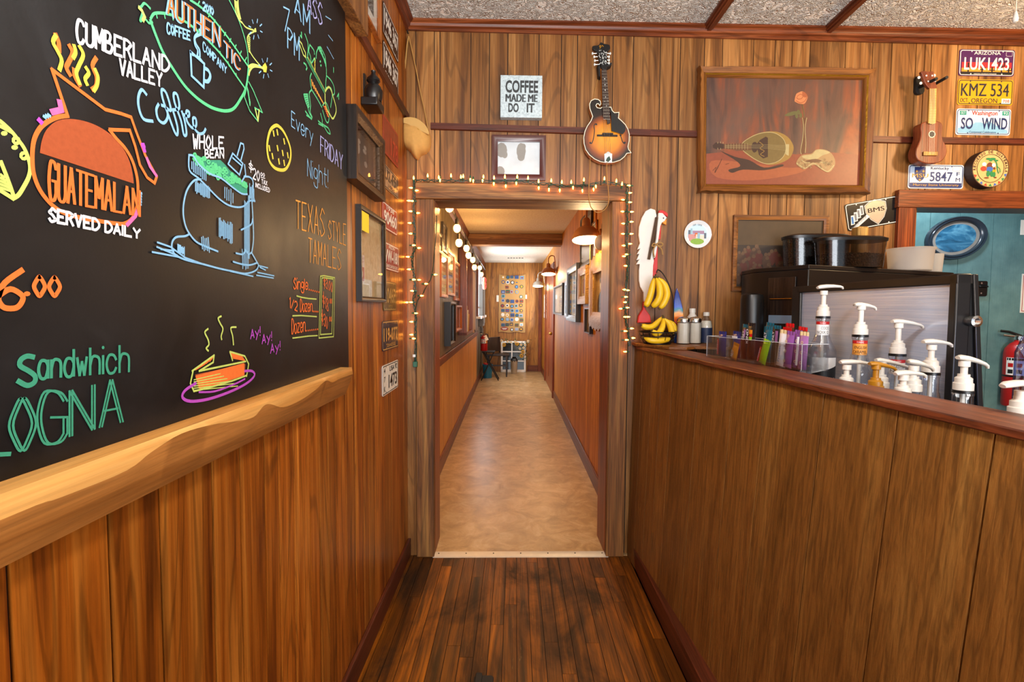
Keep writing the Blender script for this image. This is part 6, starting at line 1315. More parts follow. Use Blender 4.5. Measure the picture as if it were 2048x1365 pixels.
# translucent jugs
t=NT('frosted'); a=t.n('BsdfTranslucent'); a.inputs[0].default_value=lin('#e6e2dc'); b=t.n('BsdfDiffuse'); b.inputs[0].default_value=lin('#dcd6ce'); cN=t.n('BsdfTransparent'); m1=t.n('MixShader'); m1.inputs[0].default_value=.5; t.l(a.outputs[0],m1.inputs[1]); t.l(b.outputs[0],m1.inputs[2]); m2=t.n('MixShader'); m2.inputs[0].default_value=.32; t.l(m1.outputs[0],m2.inputs[1]); t.l(cN.outputs[0],m2.inputs[2]); t.l(m2.outputs[0],t.out.inputs[0])
def jug(x,Y,r0,h,label):
    p=on_y(x,540,Y); MB().lathe([(0,.001),(r0*.86,.001),(r0*.9,.004),(r0*.97,h*.9),(r0*1.04,h),(r0*1.0,h+.003),(r0*.94,h*.9),(r0*.87,.008),(0,.006)],(p.x,Y,zt2-.0),0,30).build('plastic_jug',['frosted'],None,label,'jug','frosted jugs on the coffee machine',loc=(p.x,Y,zt2))
jug(1819,2.70,.105,.118,'wide frosted plastic jug on the coffee machine top'); 
p=on_y(1858,540,2.765); MB().lathe([(0,.001),(.04,.001),(.046,.10),(.044,.10),(.038,.006),(0,.006)],(p.x+.02,2.765,zt2),0,24).build('plastic_jug',['frosted'],None,'narrow frosted jug tucked behind the wide one','jug','frosted jugs on the coffee machine',loc=(p.x+.02,2.765,zt2))
# dark canister beside machine
p=on_y(1503,640,2.52); KH=on_y(1503,587,2.52).z-.9; MB().lathe([(0,0),(.052,0),(.054,.01),(.054,KH-.03),(.05,KH-.008),(.03,KH),(0,KH)],(p.x,2.52,.9),0,24).build('canister',['black'],None,'plain black cylinder canister beside the coffee machine front','canister')
# --- kitchen wall things
kx_=lambda x,y:KW.px(x,y,.03)
a,b=kx_(1916,476); ov_=thing('oval_picture','oval dark-framed blue seascape picture hung tilted on the teal kitchen wall','framed picture',KW.pt(a,b-.2,.006))
t=NT('seascape'); n1=t.noise(t.mapc((5,5,14)),1,5,1.2); c=t.ramp(n1,[(.3,'#16394f'),(.5,'#2f6a8c'),(.62,'#5f9ab4'),(.75,'#a9b8b4')]); t.bsdf(c,.3)
pm('slate_frame','#27323c',.25,var=.15,coat=.4)
RA=.5*abs(kx_(1978,470)[0]-kx_(1852,470)[0])*1.0; RB=.150; tl=R(14)
def el(k,rb,c,n=40): return [(a+(RA*k*math.cos(t_))*math.cos(tl)-(RB*rb*math.sin(t_))*math.sin(tl),b+(RA*k*math.cos(t_))*math.sin(tl)+(RB*rb*math.sin(t_))*math.cos(tl),c) for t_ in [6.28318*i/n for i in range(n)]]
mb=MB(KW); R_=[[mb.v(q) for q in el(k,k,c)] for k,c in((1,.006),(1,.02),(.96,.03),(.88,.024),(.86,.030),(.80,.026),(.77,.018),(.77,.010))]
for A,B_ in zip(R_,R_[1:]):
    for i in range(40): mb.f((A[i],A[(i+1)%40],B_[(i+1)%40],B_[i]))
mb.build('frame',['slate_frame'],ov_)
mb=MB(KW); mb.poly(el(.78,.78,.012)); mb.poly(el(.66,.64,.0125),1); mb.build('picture',['slate_edge' if False else 'photo_gray','seascape'],ov_)
a0,b1=kx_(1954,562); a1,b0=kx_(1977,593)
op=thing('bottle_opener','black wall-mounted bottle opener on the teal kitchen wall','bottle opener',KW.pt((a0+a1)/2,b0,.006))
MB(KW).rprism(a0,b0,a1,b1,.006,.020,.012).build('back_plate',['black'],op,bevel=.002)
w_=a1-a0;h_=b1-b0; MB(KW).hexa([(a0+.1*w_,b0+.55*h_,.02),(a1-.1*w_,b0+.55*h_,.02),(a1-.1*w_,b0+.75*h_,.02),(a0+.1*w_,b0+.75*h_,.02)],[(a0+.15*w_,b0+.6*h_,.045),(a1-.15*w_,b0+.6*h_,.045),(a1-.2*w_,b0+.66*h_,.045),(a0+.2*w_,b0+.66*h_,.045)]).build('opener_lip',['black'],op,bevel=.002)
mb=MB(KW)
for v in(.2,.85): mb.disc((a0+a1)/2,b0+v*h_,.006,.0204,0,10)
mb.build('screw',['chrome'],op)
# notices at the picture edge
a0,b1=KW.px(2043,440,.01); b0=KW.px(2043,470,.01)[1]; MB(KW).box(a0,b0,.006,a0+.2,b1,.008).build('wall_notice',['paper'],None,'plain white notice at the picture edge above the red-bordered one','notice')
a0,b1=KW.px(2045,548,.01); b0=KW.px(2043,626,.01)[1]; wn=thing('wall_notice','white notice with a thin red border above the fire extinguisher','notice',KW.pt(a0+.1,b0,.006)); MB(KW).box(a0,b0,.006,a0+.21,b1,.008).build('sheet',['paper'],wn); mb=MB(KW); mb.rib([(a0+.012,b0+.012),(a0+.2,b0+.012),(a0+.2,b1-.012),(a0+.012,b1-.012)],.004,.0086,0,True); mb.build('border',['red'],wn)
# fire extinguisher
def extinguisher(c,r_,h,label,S_,tagdir,facing):
    c=Vector(c); fe=thing('fire_extinguisher',label,'fire extinguisher',c)
    MB().lathe([(0,0),(r_*.92,0),(r_,r_*.15),(r_,h*.66),(r_*.92,h*.73),(r_*.6,h*.79),(r_*.3,h*.82),(r_*.3,h*.85),(0,h*.85)],c,0,28).build('cylinder',['red'],fe)
    MB().lathe([(0,h*.84),(r_*.34,h*.84),(r_*.34,h*.89),(0,h*.89)],c,0,14).build('valve',['chrome'],fe)
    d=Vector(facing).normalized(); sd=d.cross(Z3)
    MB().tube([tuple(c+Z3*h*.89-sd*r_*.2),tuple(c+Z3*h*.94+sd*r_*.7),tuple(c+Z3*h*.95+sd*r_*1.3)],r_*.12,0,8).build('handle',['black'],fe)
    MB().tube([tuple(c+Z3*h*.88-sd*r_*.1),tuple(c+Z3*h*.89+sd*r_*.6),tuple(c+Z3*h*.90+sd*r_*1.1)],r_*.1,0,8).build('lever',['chrome'],fe)
    MB().tube([tuple(q) for q in cat([tuple(c+Z3*h*.87-sd*r_*.2),tuple(c+Z3*h*.85-sd*r_*1.0),tuple(c+Z3*h*.65-sd*r_*1.18),tuple(c+Z3*h*.35-sd*r_*1.12)],k=5)],r_*.14,0,8).build('hose',['black'],fe)
    ph=math.atan2(d.y,d.x); cy=lambda q:(c+Vector(((r_+q[2])*math.cos(ph+q[0]/r_),(r_+q[2])*math.sin(ph+q[0]/r_),q[1])))
    mb=MB(cy)
    def pt_(a0,a1,y0,y1,cc,m,n=10):
        for i in range(n): x0=a0+(a1-a0)*i/n; x1=a0+(a1-a0)*(i+1)/n; mb.poly([(x0,y0,cc),(x1,y0,cc),(x1,y1,cc),(x0,y1,cc)],m)
    pt_(-r_*1.15,r_*.75,h*.40,h*.62,.0006,0); pt_(r_*.3,r_*.75,h*.40,h*.62,.0009,1); pt_(-r_*1.1,r_*.25,h*.585,h*.615,.0009,2,6)
    for k,s_ in enumerate('ABC'): txt(mb,s_,r_*.42,h*(.56-k*.065),r_*.62,h*(.60-k*.065),.0013,2,.0)
    for k in range(2):
        for j in range(2): pt_(-r_*1.0+k*r_*.6,-r_*.62+k*r_*.6,h*(.42+j*.08),h*(.47+j*.08),.0011,2 if j==0 else 3,4)
    mb.build('label',['label_white','or_yellow','ink_black','red'],fe)
    MB().lathe([(r_*1.0,0),(r_*1.02,0),(r_*1.02,h*.02),(r_*1.0,h*.02)],c+Z3*h*.375,0,24).build('strap',['black'],fe)
    t0=c+Z3*h*.80+d*r_*.75; tv=(-Z3*.9+d*.35-sd*tagdir*.4).normalized(); tu=tv.cross(d).normalized(); mb=MB()
    for s_ in(0,.0012): mb.poly([tuple(t0+d*s_+tu*x*r_+tv*y*r_) for x,y in((-.45,0),(.45,0),(.45,1.5),(-.45,1.5))])
    mb.build('inspection_tag',['cream'],fe); 
    MB().lathe([(0,0),(r_*.2,0),(r_*.2,r_*.12),(0,r_*.12)],c+Z3*h*.865+d*r_*.33,0,12,d).build('gauge',['chrome'],fe)
    return fe
q=KW.px(2032,740,.08); zb_=KW.px(2032,812,.08)[1]; zt_=KW.px(2032,655,.08)[1]
extinguisher(KW.pt(q[0]+.0,zb_,.085),.075,zt_-zb_,'red fire extinguisher with paper tag on the teal kitchen wall',KW,1,(-.45,-1,0))
a,b=KW.px(2032,690,.0); MB(KW).box(q[0]-.03,zb_+.08,.005,q[0]+.03,zb_+.16,.012).build('extinguisher_bracket',['black'],None,'black wall bracket behind the red fire extinguisher on the teal wall','bracket')
# pull chain by the ceiling, object on floor
p=on_y(2031,38,2.1); mb=MB(); mb.tube([(p.x,2.1,CZ),(p.x,2.1,p.z+.03)],.0018,0,5); ob=thing('pull_chain','short pull cord with a pale knob hanging from the stippled ceiling','pull cord',(p.x,2.1,p.z-.02)); mb.build('cord',['cream'],ob); MB().lathe([(0,-.015),(.008,-.012),(.01,0),(.006,.02),(.003,.03),(0,.031)],(p.x,2.1,p.z),0,12).build('knob',['white_plastic'],ob)
p=on_z(967,1362,0); mb=MB(); mb.prism(rrect(p.x-.035,p.y-.05,p.x+.038,p.y+.012,.012),0,.012); mb.prism(rrect(p.x-.03,p.y-.05,p.x-.005,p.y+.016,.006),.012,.02); mb.build('rubber_foot',['black_matte'],None,'small black rubber object on the worn floorboards','object',bevel=.002)
# ================= hallway =================
# --- barn lamps
pm('lamp_copper','#9a5f34',.45,.3,var=.25); pm('lamp_gray','#b9b4a8',.4,.4); pm('lamp_inside','#efe6d2',.5)
def barn(x,yr,Y,wy,label,mat,pw,dia=.207):
    p=on_y(x,yr,Y); r_=dia/2; c=Vector((p.x,Y,p.z)); wx=HR.o.x-.0065*wy
    th=thing('barn_lamp',label,'wall lamp',c)
    pr=[(r_,0),(r_*1.03,.004),(r_*.98,.03),(r_*.85,.062),(r_*.6,.088),(r_*.32,.10),(r_*.28,.15),(r_*.2,.165),(0,.166)]
    TX=(0,.2,1); mb=MB(); mb.lathe(pr,c,0,26,TX); mb.lathe([(r_*.98,.002),(r_*.94,.03),(r_*.8,.058),(r_*.55,.082),(0,.092)],c,1,26,TX); mb.build('shade',[mat,'lamp_inside'],th)
    MB().lathe([(0,.085),(.018,.085),(.022,.06),(.030,.035),(.024,.015),(0,.006)],c,0,14,TX).build('bulb',['lamp_glow'],th)
    w_=Vector((wx-.012,wy,c.z+.06)); top=c.z+.27
    MB().tube([tuple(q) for q in cat([tuple(c+Z3*.155+Vector((0,.03,0))),(c.x,c.y,top-.04),(c.x+(w_.x-c.x)*.25,c.y+(wy-c.y)*.25,top),(c.x+(w_.x-c.x)*.65,c.y+(wy-c.y)*.65,top-.01),(w_.x-.03,wy,c.z+.17),(w_.x-.02,wy,c.z+.07),tuple(w_)],k=6)],.008,0,8).build('gooseneck',[mat],th)
    MB().lathe([(0,0),(.05,0),(.05,.012),(.03,.02),(0,.022)],(wx-.004,wy,c.z+.06),0,20,(-1,0,0)).build('wall_plate',[mat],th)
    light('barn_bulb','POINT',tuple(c+Z3*-.02),pw,2700,.03)
    return th
l1=barn(1173,481,3.63,3.80,'rust-brown barn lamp closest to the doorway, glowing brightly','lamp_copper',24)
q=on_y(1181,500,3.72); MB().tube([(q.x,3.74,on_y(1181,482,3.72).z+.05),(q.x,3.74,on_y(1181,536,3.72).z)],.0025,0,6).build('pull_cord',['brass'],l1)
barn(1097,549,7.4,7.4,'copper barn lamp on a gooseneck, the middle one of three','lamp_copper',11)
barn(1076,573,9.9,9.9,'pale grey barn lamp farthest down the hallway','lamp_gray',6)
# sconce just inside the doorway
q=HR.px(1204,480,.05); sc_=thing('globe_sconce','small white globe sconce half hidden by the doorway post','wall lamp',HR.pt(q[0],q[1]-.05,.01))
MB(HR).ell((q[0],q[1]-.02,.06),(.045,.055,.045),0,16).build('globe',['lamp_inside'],sc_); MB(HR).box(q[0]-.03,q[1]+.03,.004,q[0]+.03,q[1]+.12,.05).build('mount',['dark_metal'],sc_,bevel=.006)
# --- festoon bulbs
fs=thing('festoon_lights','black cable of round glowing bulbs strung along the hallway ceiling edge','string lights',HL.pt(5,2.1,.06))
FB=[(899,415),(914,457),(918,486),(933,497),(937,511),(945.5,520),(949,535),(959.6,536),(963,549)]
pts=[HL.px(x,y,.16) for x,y in FB]
ff=[HL.px(x,y,.14) for x,y in P('884,395 903,418 912,436 922,458 932,475 940,490 950,507 958,520 966,532 970,540')]
cb_=[(a,min(b,HZ-.03)) for a,b in ff]; MB(HL).tube([(a,b,.14) for a,b in cat(cb_,k=4)],.006,0,6).build('cable',['wire_black'],fs)
for i,(a,b) in enumerate(pts):
    ca=min(cb_,key=lambda q:abs(q[0]-a)); tb=max(b+.06,ca[1]-.0)
    o=MB(HL).ell((a,b,.16),(.030,.036,.030),0,12).build('bulb',['festoon_glow'],fs); mb=MB(HL); mb.tube([(a,b+.03,.16),(a,b+.075,.16)],.016,0,8); mb.tube([(a,b+.07,.16),(a,tb+.02,.145)],.003,0,5); mb.build('socket',['wire_black'],o)
    if i in(0,1,3,5,7): light('festoon_bulb','POINT',tuple(HL.pt(a,b,.22)),10 if i<2 else 8,2200,.03)
# --- pictures on the left hall wall
pm('art_a','#8a7a68',.5,var=.3,scale=30); pm('art_b','#b8b0a2',.5,var=.25,scale=40); pm('art_red','#a0503a',.5,var=.3,scale=60); pm('art_blue','#6f8fa8',.4,var=.3,scale=20); pm('art_tan','#a98a56',.6,var=.25,scale=50); pm('art_dark','#30241c',.4,var=.4,scale=14); pm('art_green','#55603a',.5,var=.3,scale=16); pm('gold_frame','#8f6420',.4,.5,bump=.5,scale=70); pm('kraft','#a9814c',.8,var=.15,scale=40)
wood('reddish','#5c2412','#84401f','#9c5430',2,10,.35,.1)
def strip(mb,q,c,ms):
    r=random.Random(int(q[0]*100)); w_=q[2]-q[0];h_=q[3]-q[1]
    for k in range(5): v=.1+.17*k; mb.box(q[0]+w_*.15,q[1]+h_*v,c-.0003,q[0]+w_*.85,q[1]+h_*(v+.10),c+.0003,1+k%2)
    return ms+['photo_dark','art_red']
def port(mb,q,c,ms):
    w_=q[2]-q[0];h_=q[3]-q[1]
    mb.disc(q[0]+w_*.5,q[1]+h_*.25,w_*.34,c,1,14,h_*.28); mb.box(q[0]+w_*.44,q[1]+h_*.45,c,q[0]+w_*.56,q[1]+h_*.6,c+.0002,2); mb.disc(q[0]+w_*.5,q[1]+h_*.64,w_*.15,c+.0004,2,14,h_*.11); mb.disc(q[0]+w_*.5,q[1]+h_*.74,w_*.17,c+.0006,1,14,h_*.06)
    return ms+['black','photo_pale']
def hl(x0,t,b,x1,c=.02): return HL.rect(x0,t,b,x1,c)
LF=[((875,460,503,884),'frame_black','art_b','small dark frame by the doorway, lower of the two dark ones',None),
 ((885,443,502,893.5),'frame_black','photo_gray','black framed photograph hung highest by the doorway',None),
 ((881.5,502,594,895),'orange_frame','art_b','orange wooden frame beside the pinned paper',strip),
 ((895,496,590,909),'orange_frame','art_b','middle and tallest orange wooden frame in the hallway',strip),
 ((909.5,521,601,919),'orange_frame','art_b','orange wooden frame touching the recessed cabinet',strip),
 ((891.6,604,693,903),'frame_black','art_dark','deep black frame hung low above the hallway wainscot',None),
 ((904.5,611,665,916),'orange_frame','art_tan','narrow wooden frame of small pictures beside the deep black frame',strip),
 ((935.5,528,560,939.5),'walnut','art_a','small brown frame past the recessed cabinet',None)]
for (r_,m,pic,lb,art) in LF: frame(HL,hl(*r_),.03,.022 if 'deep' not in lb else .06,[m],'picture_frame',lb,pic=pic,art=art)
r_=hl(874.5,524,570,880.5,.01); MB(HL).box(r_[0],r_[1],.006,r_[2],r_[3],.009).build('pinned_paper',['paper'],None,'white paper pinned on the grey hallway wall just inside the doorway','paper')
r_=HL.rect(935,588,661,942,.02); ps_=thing('kraft_poster','tan kraft poster hung in the hallway above the wainscot','poster',HL.pt((r_[0]+r_[2])/2,r_[1],.006)); MB(HL).box(*r_[:2],.006,*r_[2:],.012).build('sheet',['kraft'],ps_); mb=MB(HL)
for k in range(6): mb.box(r_[0]+.05,r_[1]+.1+k*.11,.0118,r_[2]-.05,r_[1]+.15+k*.11,.0125)
mb.build('print',['art_red'],ps_)
r_=HL.rect(944.5,540,664,951,.02); bn_=thing('cloth_banner','long hanging cloth banner near the bright hallway window','banner',HL.pt((r_[0]+r_[2])/2,r_[1],.006)); mb=MB(HL); N=14; rows=[]
for i in range(N+1): a=r_[0]+(r_[2]-r_[0])*i/N; c=.02+.012*math.sin(i*1.3); rows.append((mb.v((a,r_[1]+.03*math.sin(i*.9),c)),mb.v((a,r_[3],.02+.006*math.sin(i*1.3)))))
for A,B in zip(rows,rows[1:]): mb.f((A[0],B[0],B[1],A[1]))
mb.build('cloth',['art_tan'],bn_); mb=MB(HL); mb.tube([(r_[0]-.03,r_[3],.022),(r_[2]+.03,r_[3],.022)],.008,0,8); mb.build('rod',['walnut'],bn_)
# recessed cabinet with books
r_=HL.rect(919.5,494,671,934,.02); cbn=thing('shadow_cabinet','dark wooden box cabinet with an open front on the hallway wall','cabinet',HL.pt((r_[0]+r_[2])/2,r_[1],.006))
a0,b0,a1,b1=r_; mb=MB(HL); mb.box(a0,b0,.006,a1,b1,.012)
mb.build('back_panel',['walnut'],cbn)
for q in((a0,b0,a0+.03,b1),(a1-.03,b0,a1,b1)): MB(HL).box(q[0],q[1],.006,q[2],q[3],.10).build('side',['reddish'],cbn)
for q in((a0,b0,a1,b0+.03),(a0,b1-.03,a1,b1)): MB(HL).box(q[0],q[1],.006,q[2],q[3],.10).build('shelf_board',['reddish'],cbn)
for k,(lb,mm) in enumerate((('thin tan booklet leaning in the hallway cabinet, outer one','art_tan'),('pale booklet leaning between two others in the hallway cabinet','art_b'),('inner tan booklet leaning deepest in the hallway cabinet','kraft'))):
    x=a0+.10+k*.16; mb=MB(HL); h_=.34-.05*k; mb.hexa([(x,b0+.031,.03),(x+.012,b0+.031,.03),(x+.012,b0+.031,.09),(x,b0+.031,.09)],[(x+.10,b0+h_,.03),(x+.112,b0+h_,.03),(x+.112,b0+h_,.09),(x+.10,b0+h_,.09)]); bk=mb.build('booklet',[mm],None,lb,'booklet','booklets in the hallway cabinet')
# window on the left with daylight
r_=HL.rect(952.5,534,632,963,.0); a0,b0,a1,b1=r_
wn=thing('window_1',None,None,(0,0,0),kind='structure')
MB(HL).box(a0,b0,.003,a1,b1,.006).build('pane',['window_glow'],wn)
for q in((a0-.06,b0-.02,a0,b1+.06),(a1,b0-.02,a1+.06,b1+.06),(a0,b1,a1,b1+.06)): MB(HL).box(q[0],q[1],.003,q[2],q[3],.04).build('frame',['reddish'],wn)
MB(HL).box(a0,(b0+b1)/2-.3,.006,a1,(b0+b1)/2-.27,.02).build('sash_bar',['white'],wn); MB(HL).box(a0-.1,b0-.05,.003,a1+.1,b0-.01,.10).build('sill',['white'],wn)
# end of the left wall: panel, pipe, wreath, extinguisher
pm('panel_grey','#6e706c',.5,var=.06)
q=HL.px(968,600,.03); 
ep=thing('electrical_panel','grey electrical panel box and conduit past the hallway window','electrical panel',HL.pt(9.75,1.05,.006))
MB(HL).box(9.45,1.05,.006,10.1,1.85,.09).build('box',['panel_grey'],ep,bevel=.006); MB(HL).box(9.50,1.10,.09,10.05,1.80,.10).build('door',['panel_grey'],ep,bevel=.004)
MB(HL).tube([(9.8,1.85,.025),(9.8,HZ-.01,.025)],.014,0,10).build('conduit',['panel_grey'],ep); MB(HL).tube([(10.0,.75,.025),(10.0,1.05,.025)],.014,0,10).build('lower_conduit',['panel_grey'],ep)
MB(HL).box(9.95,.82,.006,10.1,1.0,.06).build('junction_box',['panel_grey'],ep)
a,b=HL.px(968,567,.12); pm('wreath_red','#c0472c',.7,var=.4,scale=60); wr=thing('wreath','small red-orange wreath hanging on the grey conduit','wreath',HL.pt(a,b-.1,.10)); mb=MB(HL); mb.tube([(a+.075*math.cos(t_*.524),b+.075*math.sin(t_*.524),.125) for t_ in range(13)],[.034+.008*math.sin(i*2.3) for i in range(13)],0,8,caps=False); mb.build('ring',['wreath_red'],wr)
mb=MB(HL)
for i in range(14): t_=i*.45; mb.ell((a+.075*math.cos(t_),b+.075*math.sin(t_),.155),(.018,.018,.012),0,6)
mb.build('bow',['red'],wr); MB(HL).tube([(a,b+.075,.125),(a,b+.14,.08),(a,b+.15,.03)],.004,0,5).build('hanger',['wire_black'],wr)
e0=HL.px(968,702,.10); e1=HL.px(968,664,.10); extinguisher(HL.pt(e0[0],e0[1],.10),.068,e1[1]-e0[1],'red fire extinguisher with a yellow label at the far end of the hallway',HL,1,(.35,-1,0))
# --- end wall: patch banner
r0=EW.px(998,549,.01); r1=EW.px(1050,665,.01); EB=Surf((0,11.03,0),(1,0,0)); b_=thing('patch_banner','tall tan cloth covered with rows of round souvenir patches','banner',EW.pt((r0[0]+r1[0])/2,r1[1],.006))
pm('burlap','#b28a54',.9,var=.08,scale=90)
mb=MB(EB); N=12; cols=[]
for i in range(N+1): u=i/N; a=r0[0]+(r1[0]-r0[0])*u; cols.append((mb.v((a+.02*(0 if u<.5 else .3),r1[1]+.01*math.sin(i),.008+.004*math.sin(i*1.1))),mb.v((a,r0[1]-.04*math.sin(u*3.14)+.0,.008+.003*math.sin(i*.8)))))
for A,B in zip(cols,cols[1:]): mb.f((A[0],B[0],B[1],A[1]))
mb.build('cloth',['burlap'],b_)
for n_,h_ in dict(pa1='#2f4a7a',pa2='#8a3028',pa3='#c8922c',pa4='#3d5a40',pa5='#8f97a8',pa6='#3a3a44',pa7='#d8d2c4',pa8='#5f8fb0').items(): pm(n_,h_,.7,var=.3,scale=120)
r=random.Random(12); pk=[(.1,.24),(.02,.12)]
W_=r1[0]-r0[0]; H_=r0[1]-r1[1]
for row in range(12):
    for col in range(5):
        if row==11 and col<2: continue
        if r.random()<.05: continue
        u=.15+.175*col+r.uniform(-.02,.02); v=.945-.081*row+r.uniform(-.01,.01); a=r0[0]+W_*u; b=r1[1]+H_*v; m1=f'pa{r.randint(1,8)}'; m2=f'pa{r.randint(1,8)}'; s_=r.uniform(.034,.044)
        mb=MB(EB)
        if r.random()<.65: mb.prism([(a+s_*math.cos(q*.524),b+s_*math.sin(q*.524)) for q in range(12)],.012,.016,0); mb.disc(a,b,s_*.62,.0166,1,10)
        else: mb.rprism(a-s_,b-s_*.85,a+s_,b+s_*.85,.012,.016,.006,0); mb.box(a-s_*.6,b-s_*.4,.016,a+s_*.6,b+s_*.2,.0167,1)
        mb.build('patch',[m1,m2],b_)
a=r0[0]+W_*.22; b=r1[1]+H_*.06; mb=MB(EB); mb.prism([(a+.085*math.cos(q*.314),b+.042*math.sin(q*.314)) for q in range(20)],.012,.016,0); mb.rib([(a-.05,b+.008),(a+.05,b+.008)],.012,.0166,1); mb.rib([(a-.035,b-.014),(a+.035,b-.014)],.010,.0166,1); mb.build('patch',['pa2','pa7'],b_,label='large dark red oval patch')
for x0,y0,x1,y1,lb in((993,591,1001,604,'white paper pinned at the doorless side of the patch banner, hanging torn'),(1048,590,1054,598,'small white switch plate on the other side of the patch banner')):
    p0=EW.px(x0,y1,.02); p1=EW.px(x1,y0,.02); MB(EW).box(*p0,.018,*p1,.024).build('wall_paper_note' if x0<1000 else 'switch_plate',['paper'],None,lb,'note' if x0<1000 else 'switch plate') if False else MB(EW).box(*p0,.005,*p1,.024).build('paper_note' if x0<1000 else 'switch_plate',['paper'],None,lb,'note' if x0<1000 else 'switch plate')
# old window frame with flowers, leaning
WF=Surf((0,10.88,0),(1,0,0)); p0=WF.px(1001.5,745.5); p1=WF.px(1052,683); p0=(p0[0],.004)
wf=thing('old_window_frame','white old window frame leaning on the end wall with a flower garland','window frame',(WF.pt((p0[0]+p1[0])/2,.0,0)))
LWf=Surf((0,10.87,0),(1,0,0),(0,.11,1)); a0,b0,a1,b1=p0[0],.004,p1[0],p1[1]
mb=MB(LWf); s_=.04
for q in((a0,b0,a0+s_,b1),(a1-s_,b0,a1,b1),(a0,b0,a1,b0+s_*1.4),(a0,b1-s_,a1,b1)): mb.box(q[0],q[1],-.02,q[2],q[3],.02)
mb.build('frame',['white'],wf,bevel=.003)
mb=MB(LWf); xm=a0+(a1-a0)*.44; mb.box(xm-.012,b0,-.012,xm+.012,b1,.012)
for v in(.36,.66): mb.box(a0,b0+(b1-b0)*v-.012,-.012,a1,b0+(b1-b0)*v+.012,.0121)
mb.build('muntin',['white'],wf); MB(LWf).box(a0+s_*.8,b0+s_,-.004,a1-s_*.8,b1-s_*.8,-.002).build('glass_pane',['old_glass'],wf)
pm('petal_yellow','#d8a01c',.6); pm('petal_white','#e6e2d6',.6); pm('leaf_green','#4a5c2c',.6,var=.3)
gp=[(1003,682),(1008,690),(1015,684),(1022,685),(1030,684),(1034,688),(1042,690),(1047,696),(1046,704),(1043,712),(1050,690),(1056,683),(1040,698),(1052,706),(1051,714)]
r=random.Random(4); mb=MB(WF)
for i in range(110):
    x,y=r.choice(gp); q=WF.px(x+r.uniform(-5,5),y+r.uniform(-4,4),.09); a=r.random()*6.28; L_=.05; mb.poly([(q[0],q[1],.06+r.random()*.03),(q[0]+L_*.5*math.cos(a+.3),q[1]+L_*.5*math.sin(a+.3),.08+r.random()*.03),(q[0]+L_*math.cos(a),q[1]+L_*math.sin(a),.07),(q[0]+L_*.5*math.cos(a-.3),q[1]+L_*.5*math.sin(a-.3),.06)])
mb.build('garland_leaves',['leaf_green'],wf)
for k,(x,y) in enumerate(gp[:13]):
    q=WF.px(x,y,.11); mb=MB(WF); big=k in(1,5,8,9)
    for i in range(10): a=i*.628; L_=.055 if big else .035; mb.poly([(q[0],q[1],.112),(q[0]+L_*.6*math.cos(a-.25),q[1]+L_*.6*math.sin(a-.25),.118),(q[0]+L_*math.cos(a),q[1]+L_*math.sin(a),.110),(q[0]+L_*.6*math.cos(a+.25),q[1]+L_*.6*math.sin(a+.25),.118)],0)
    mb.ell((q[0],q[1],.115),(.016,.016,.008),1,8); mb.build('flower',['petal_yellow' if big else 'petal_white','w_brown' if big else 'petal_yellow'],wf)
# chair
wood('dark_chair','#1a100b','#2c1c13','#3d281b',2,10,.35,.05)
Yc=10.30; sx0=on_y(974,700,Yc).x; chx=sx0
chr_=thing('side_chair','dark brown wooden chair with a solid back at the hallway end','chair',(chx+.22,Yc,0))
for x,y in((.03,-.19),(.41,-.19),(.03,.17),(.41,.17)): MB().hexa([(chx+x-.014,Yc+y-.014,0),(chx+x+.014,Yc+y-.014,0),(chx+x+.014,Yc+y+.014,0),(chx+x-.014,Yc+y+.014,0)],[(chx+x-.018,Yc+y-.018,.43),(chx+x+.018,Yc+y-.018,.43),(chx+x+.018,Yc+y+.018,.43),(chx+x-.018,Yc+y+.018,.43)]).build('leg',['dark_chair'],chr_)
MB().box(chx,Yc-.22,.43,chx+.46,Yc+.2,.465).build('seat',['dark_chair'],chr_,bevel=.008)
MB().hexa([(chx-.01,Yc-.215,.50),(chx+.26,Yc+.20,.50),(chx+.26,Yc+.22,.50),(chx-.01,Yc-.195,.50)],[(chx-.03,Yc-.20,.80),(chx+.25,Yc+.22,.80),(chx+.25,Yc+.245,.80),(chx-.03,Yc-.175,.80)]).build('backrest',['dark_chair'],chr_,bevel=.006)
for x,y in((.0,-.20),(.255,.205)): MB().tube([(chx+x,Yc+y,.45),(chx+x-.01,Yc+y+.01,.80)],.016,0,8).build('back_post',['dark_chair'],chr_)
MB().box(chx+.03,Yc-.2,.22,chx+.41,Yc-.18,.25).build('stretcher',['dark_chair'],chr_)
# folding stand
Yt=9.66; q0=on_y(964.5,703,Yt); q1=on_y(990,703,Yt); ft=thing('folding_tray','black folding tray stand with crossed legs in front of the dark chair','folding table',((q0.x+q1.x)/2,Yt,0))
MB().box(q0.x,Yt-.15,q0.z-.012,q1.x,Yt+.15,q0.z+.006).build('top',['black_matte'],ft,bevel=.004)
l0=on_z(964,759,0); l1_=on_z(998,758,0)
for dy in(-.12,.12):
    MB().tube([(l0.x,Yt+dy,.008),(q1.x-.02,Yt+dy,q0.z-.012)],.011,0,8).build('leg',['black_matte'],ft); MB().tube([(l1_.x,Yt+dy+.02,.008),(q0.x+.02,Yt+dy+.02,q0.z-.012)],.011,0,8).build('leg',['black_matte'],ft)
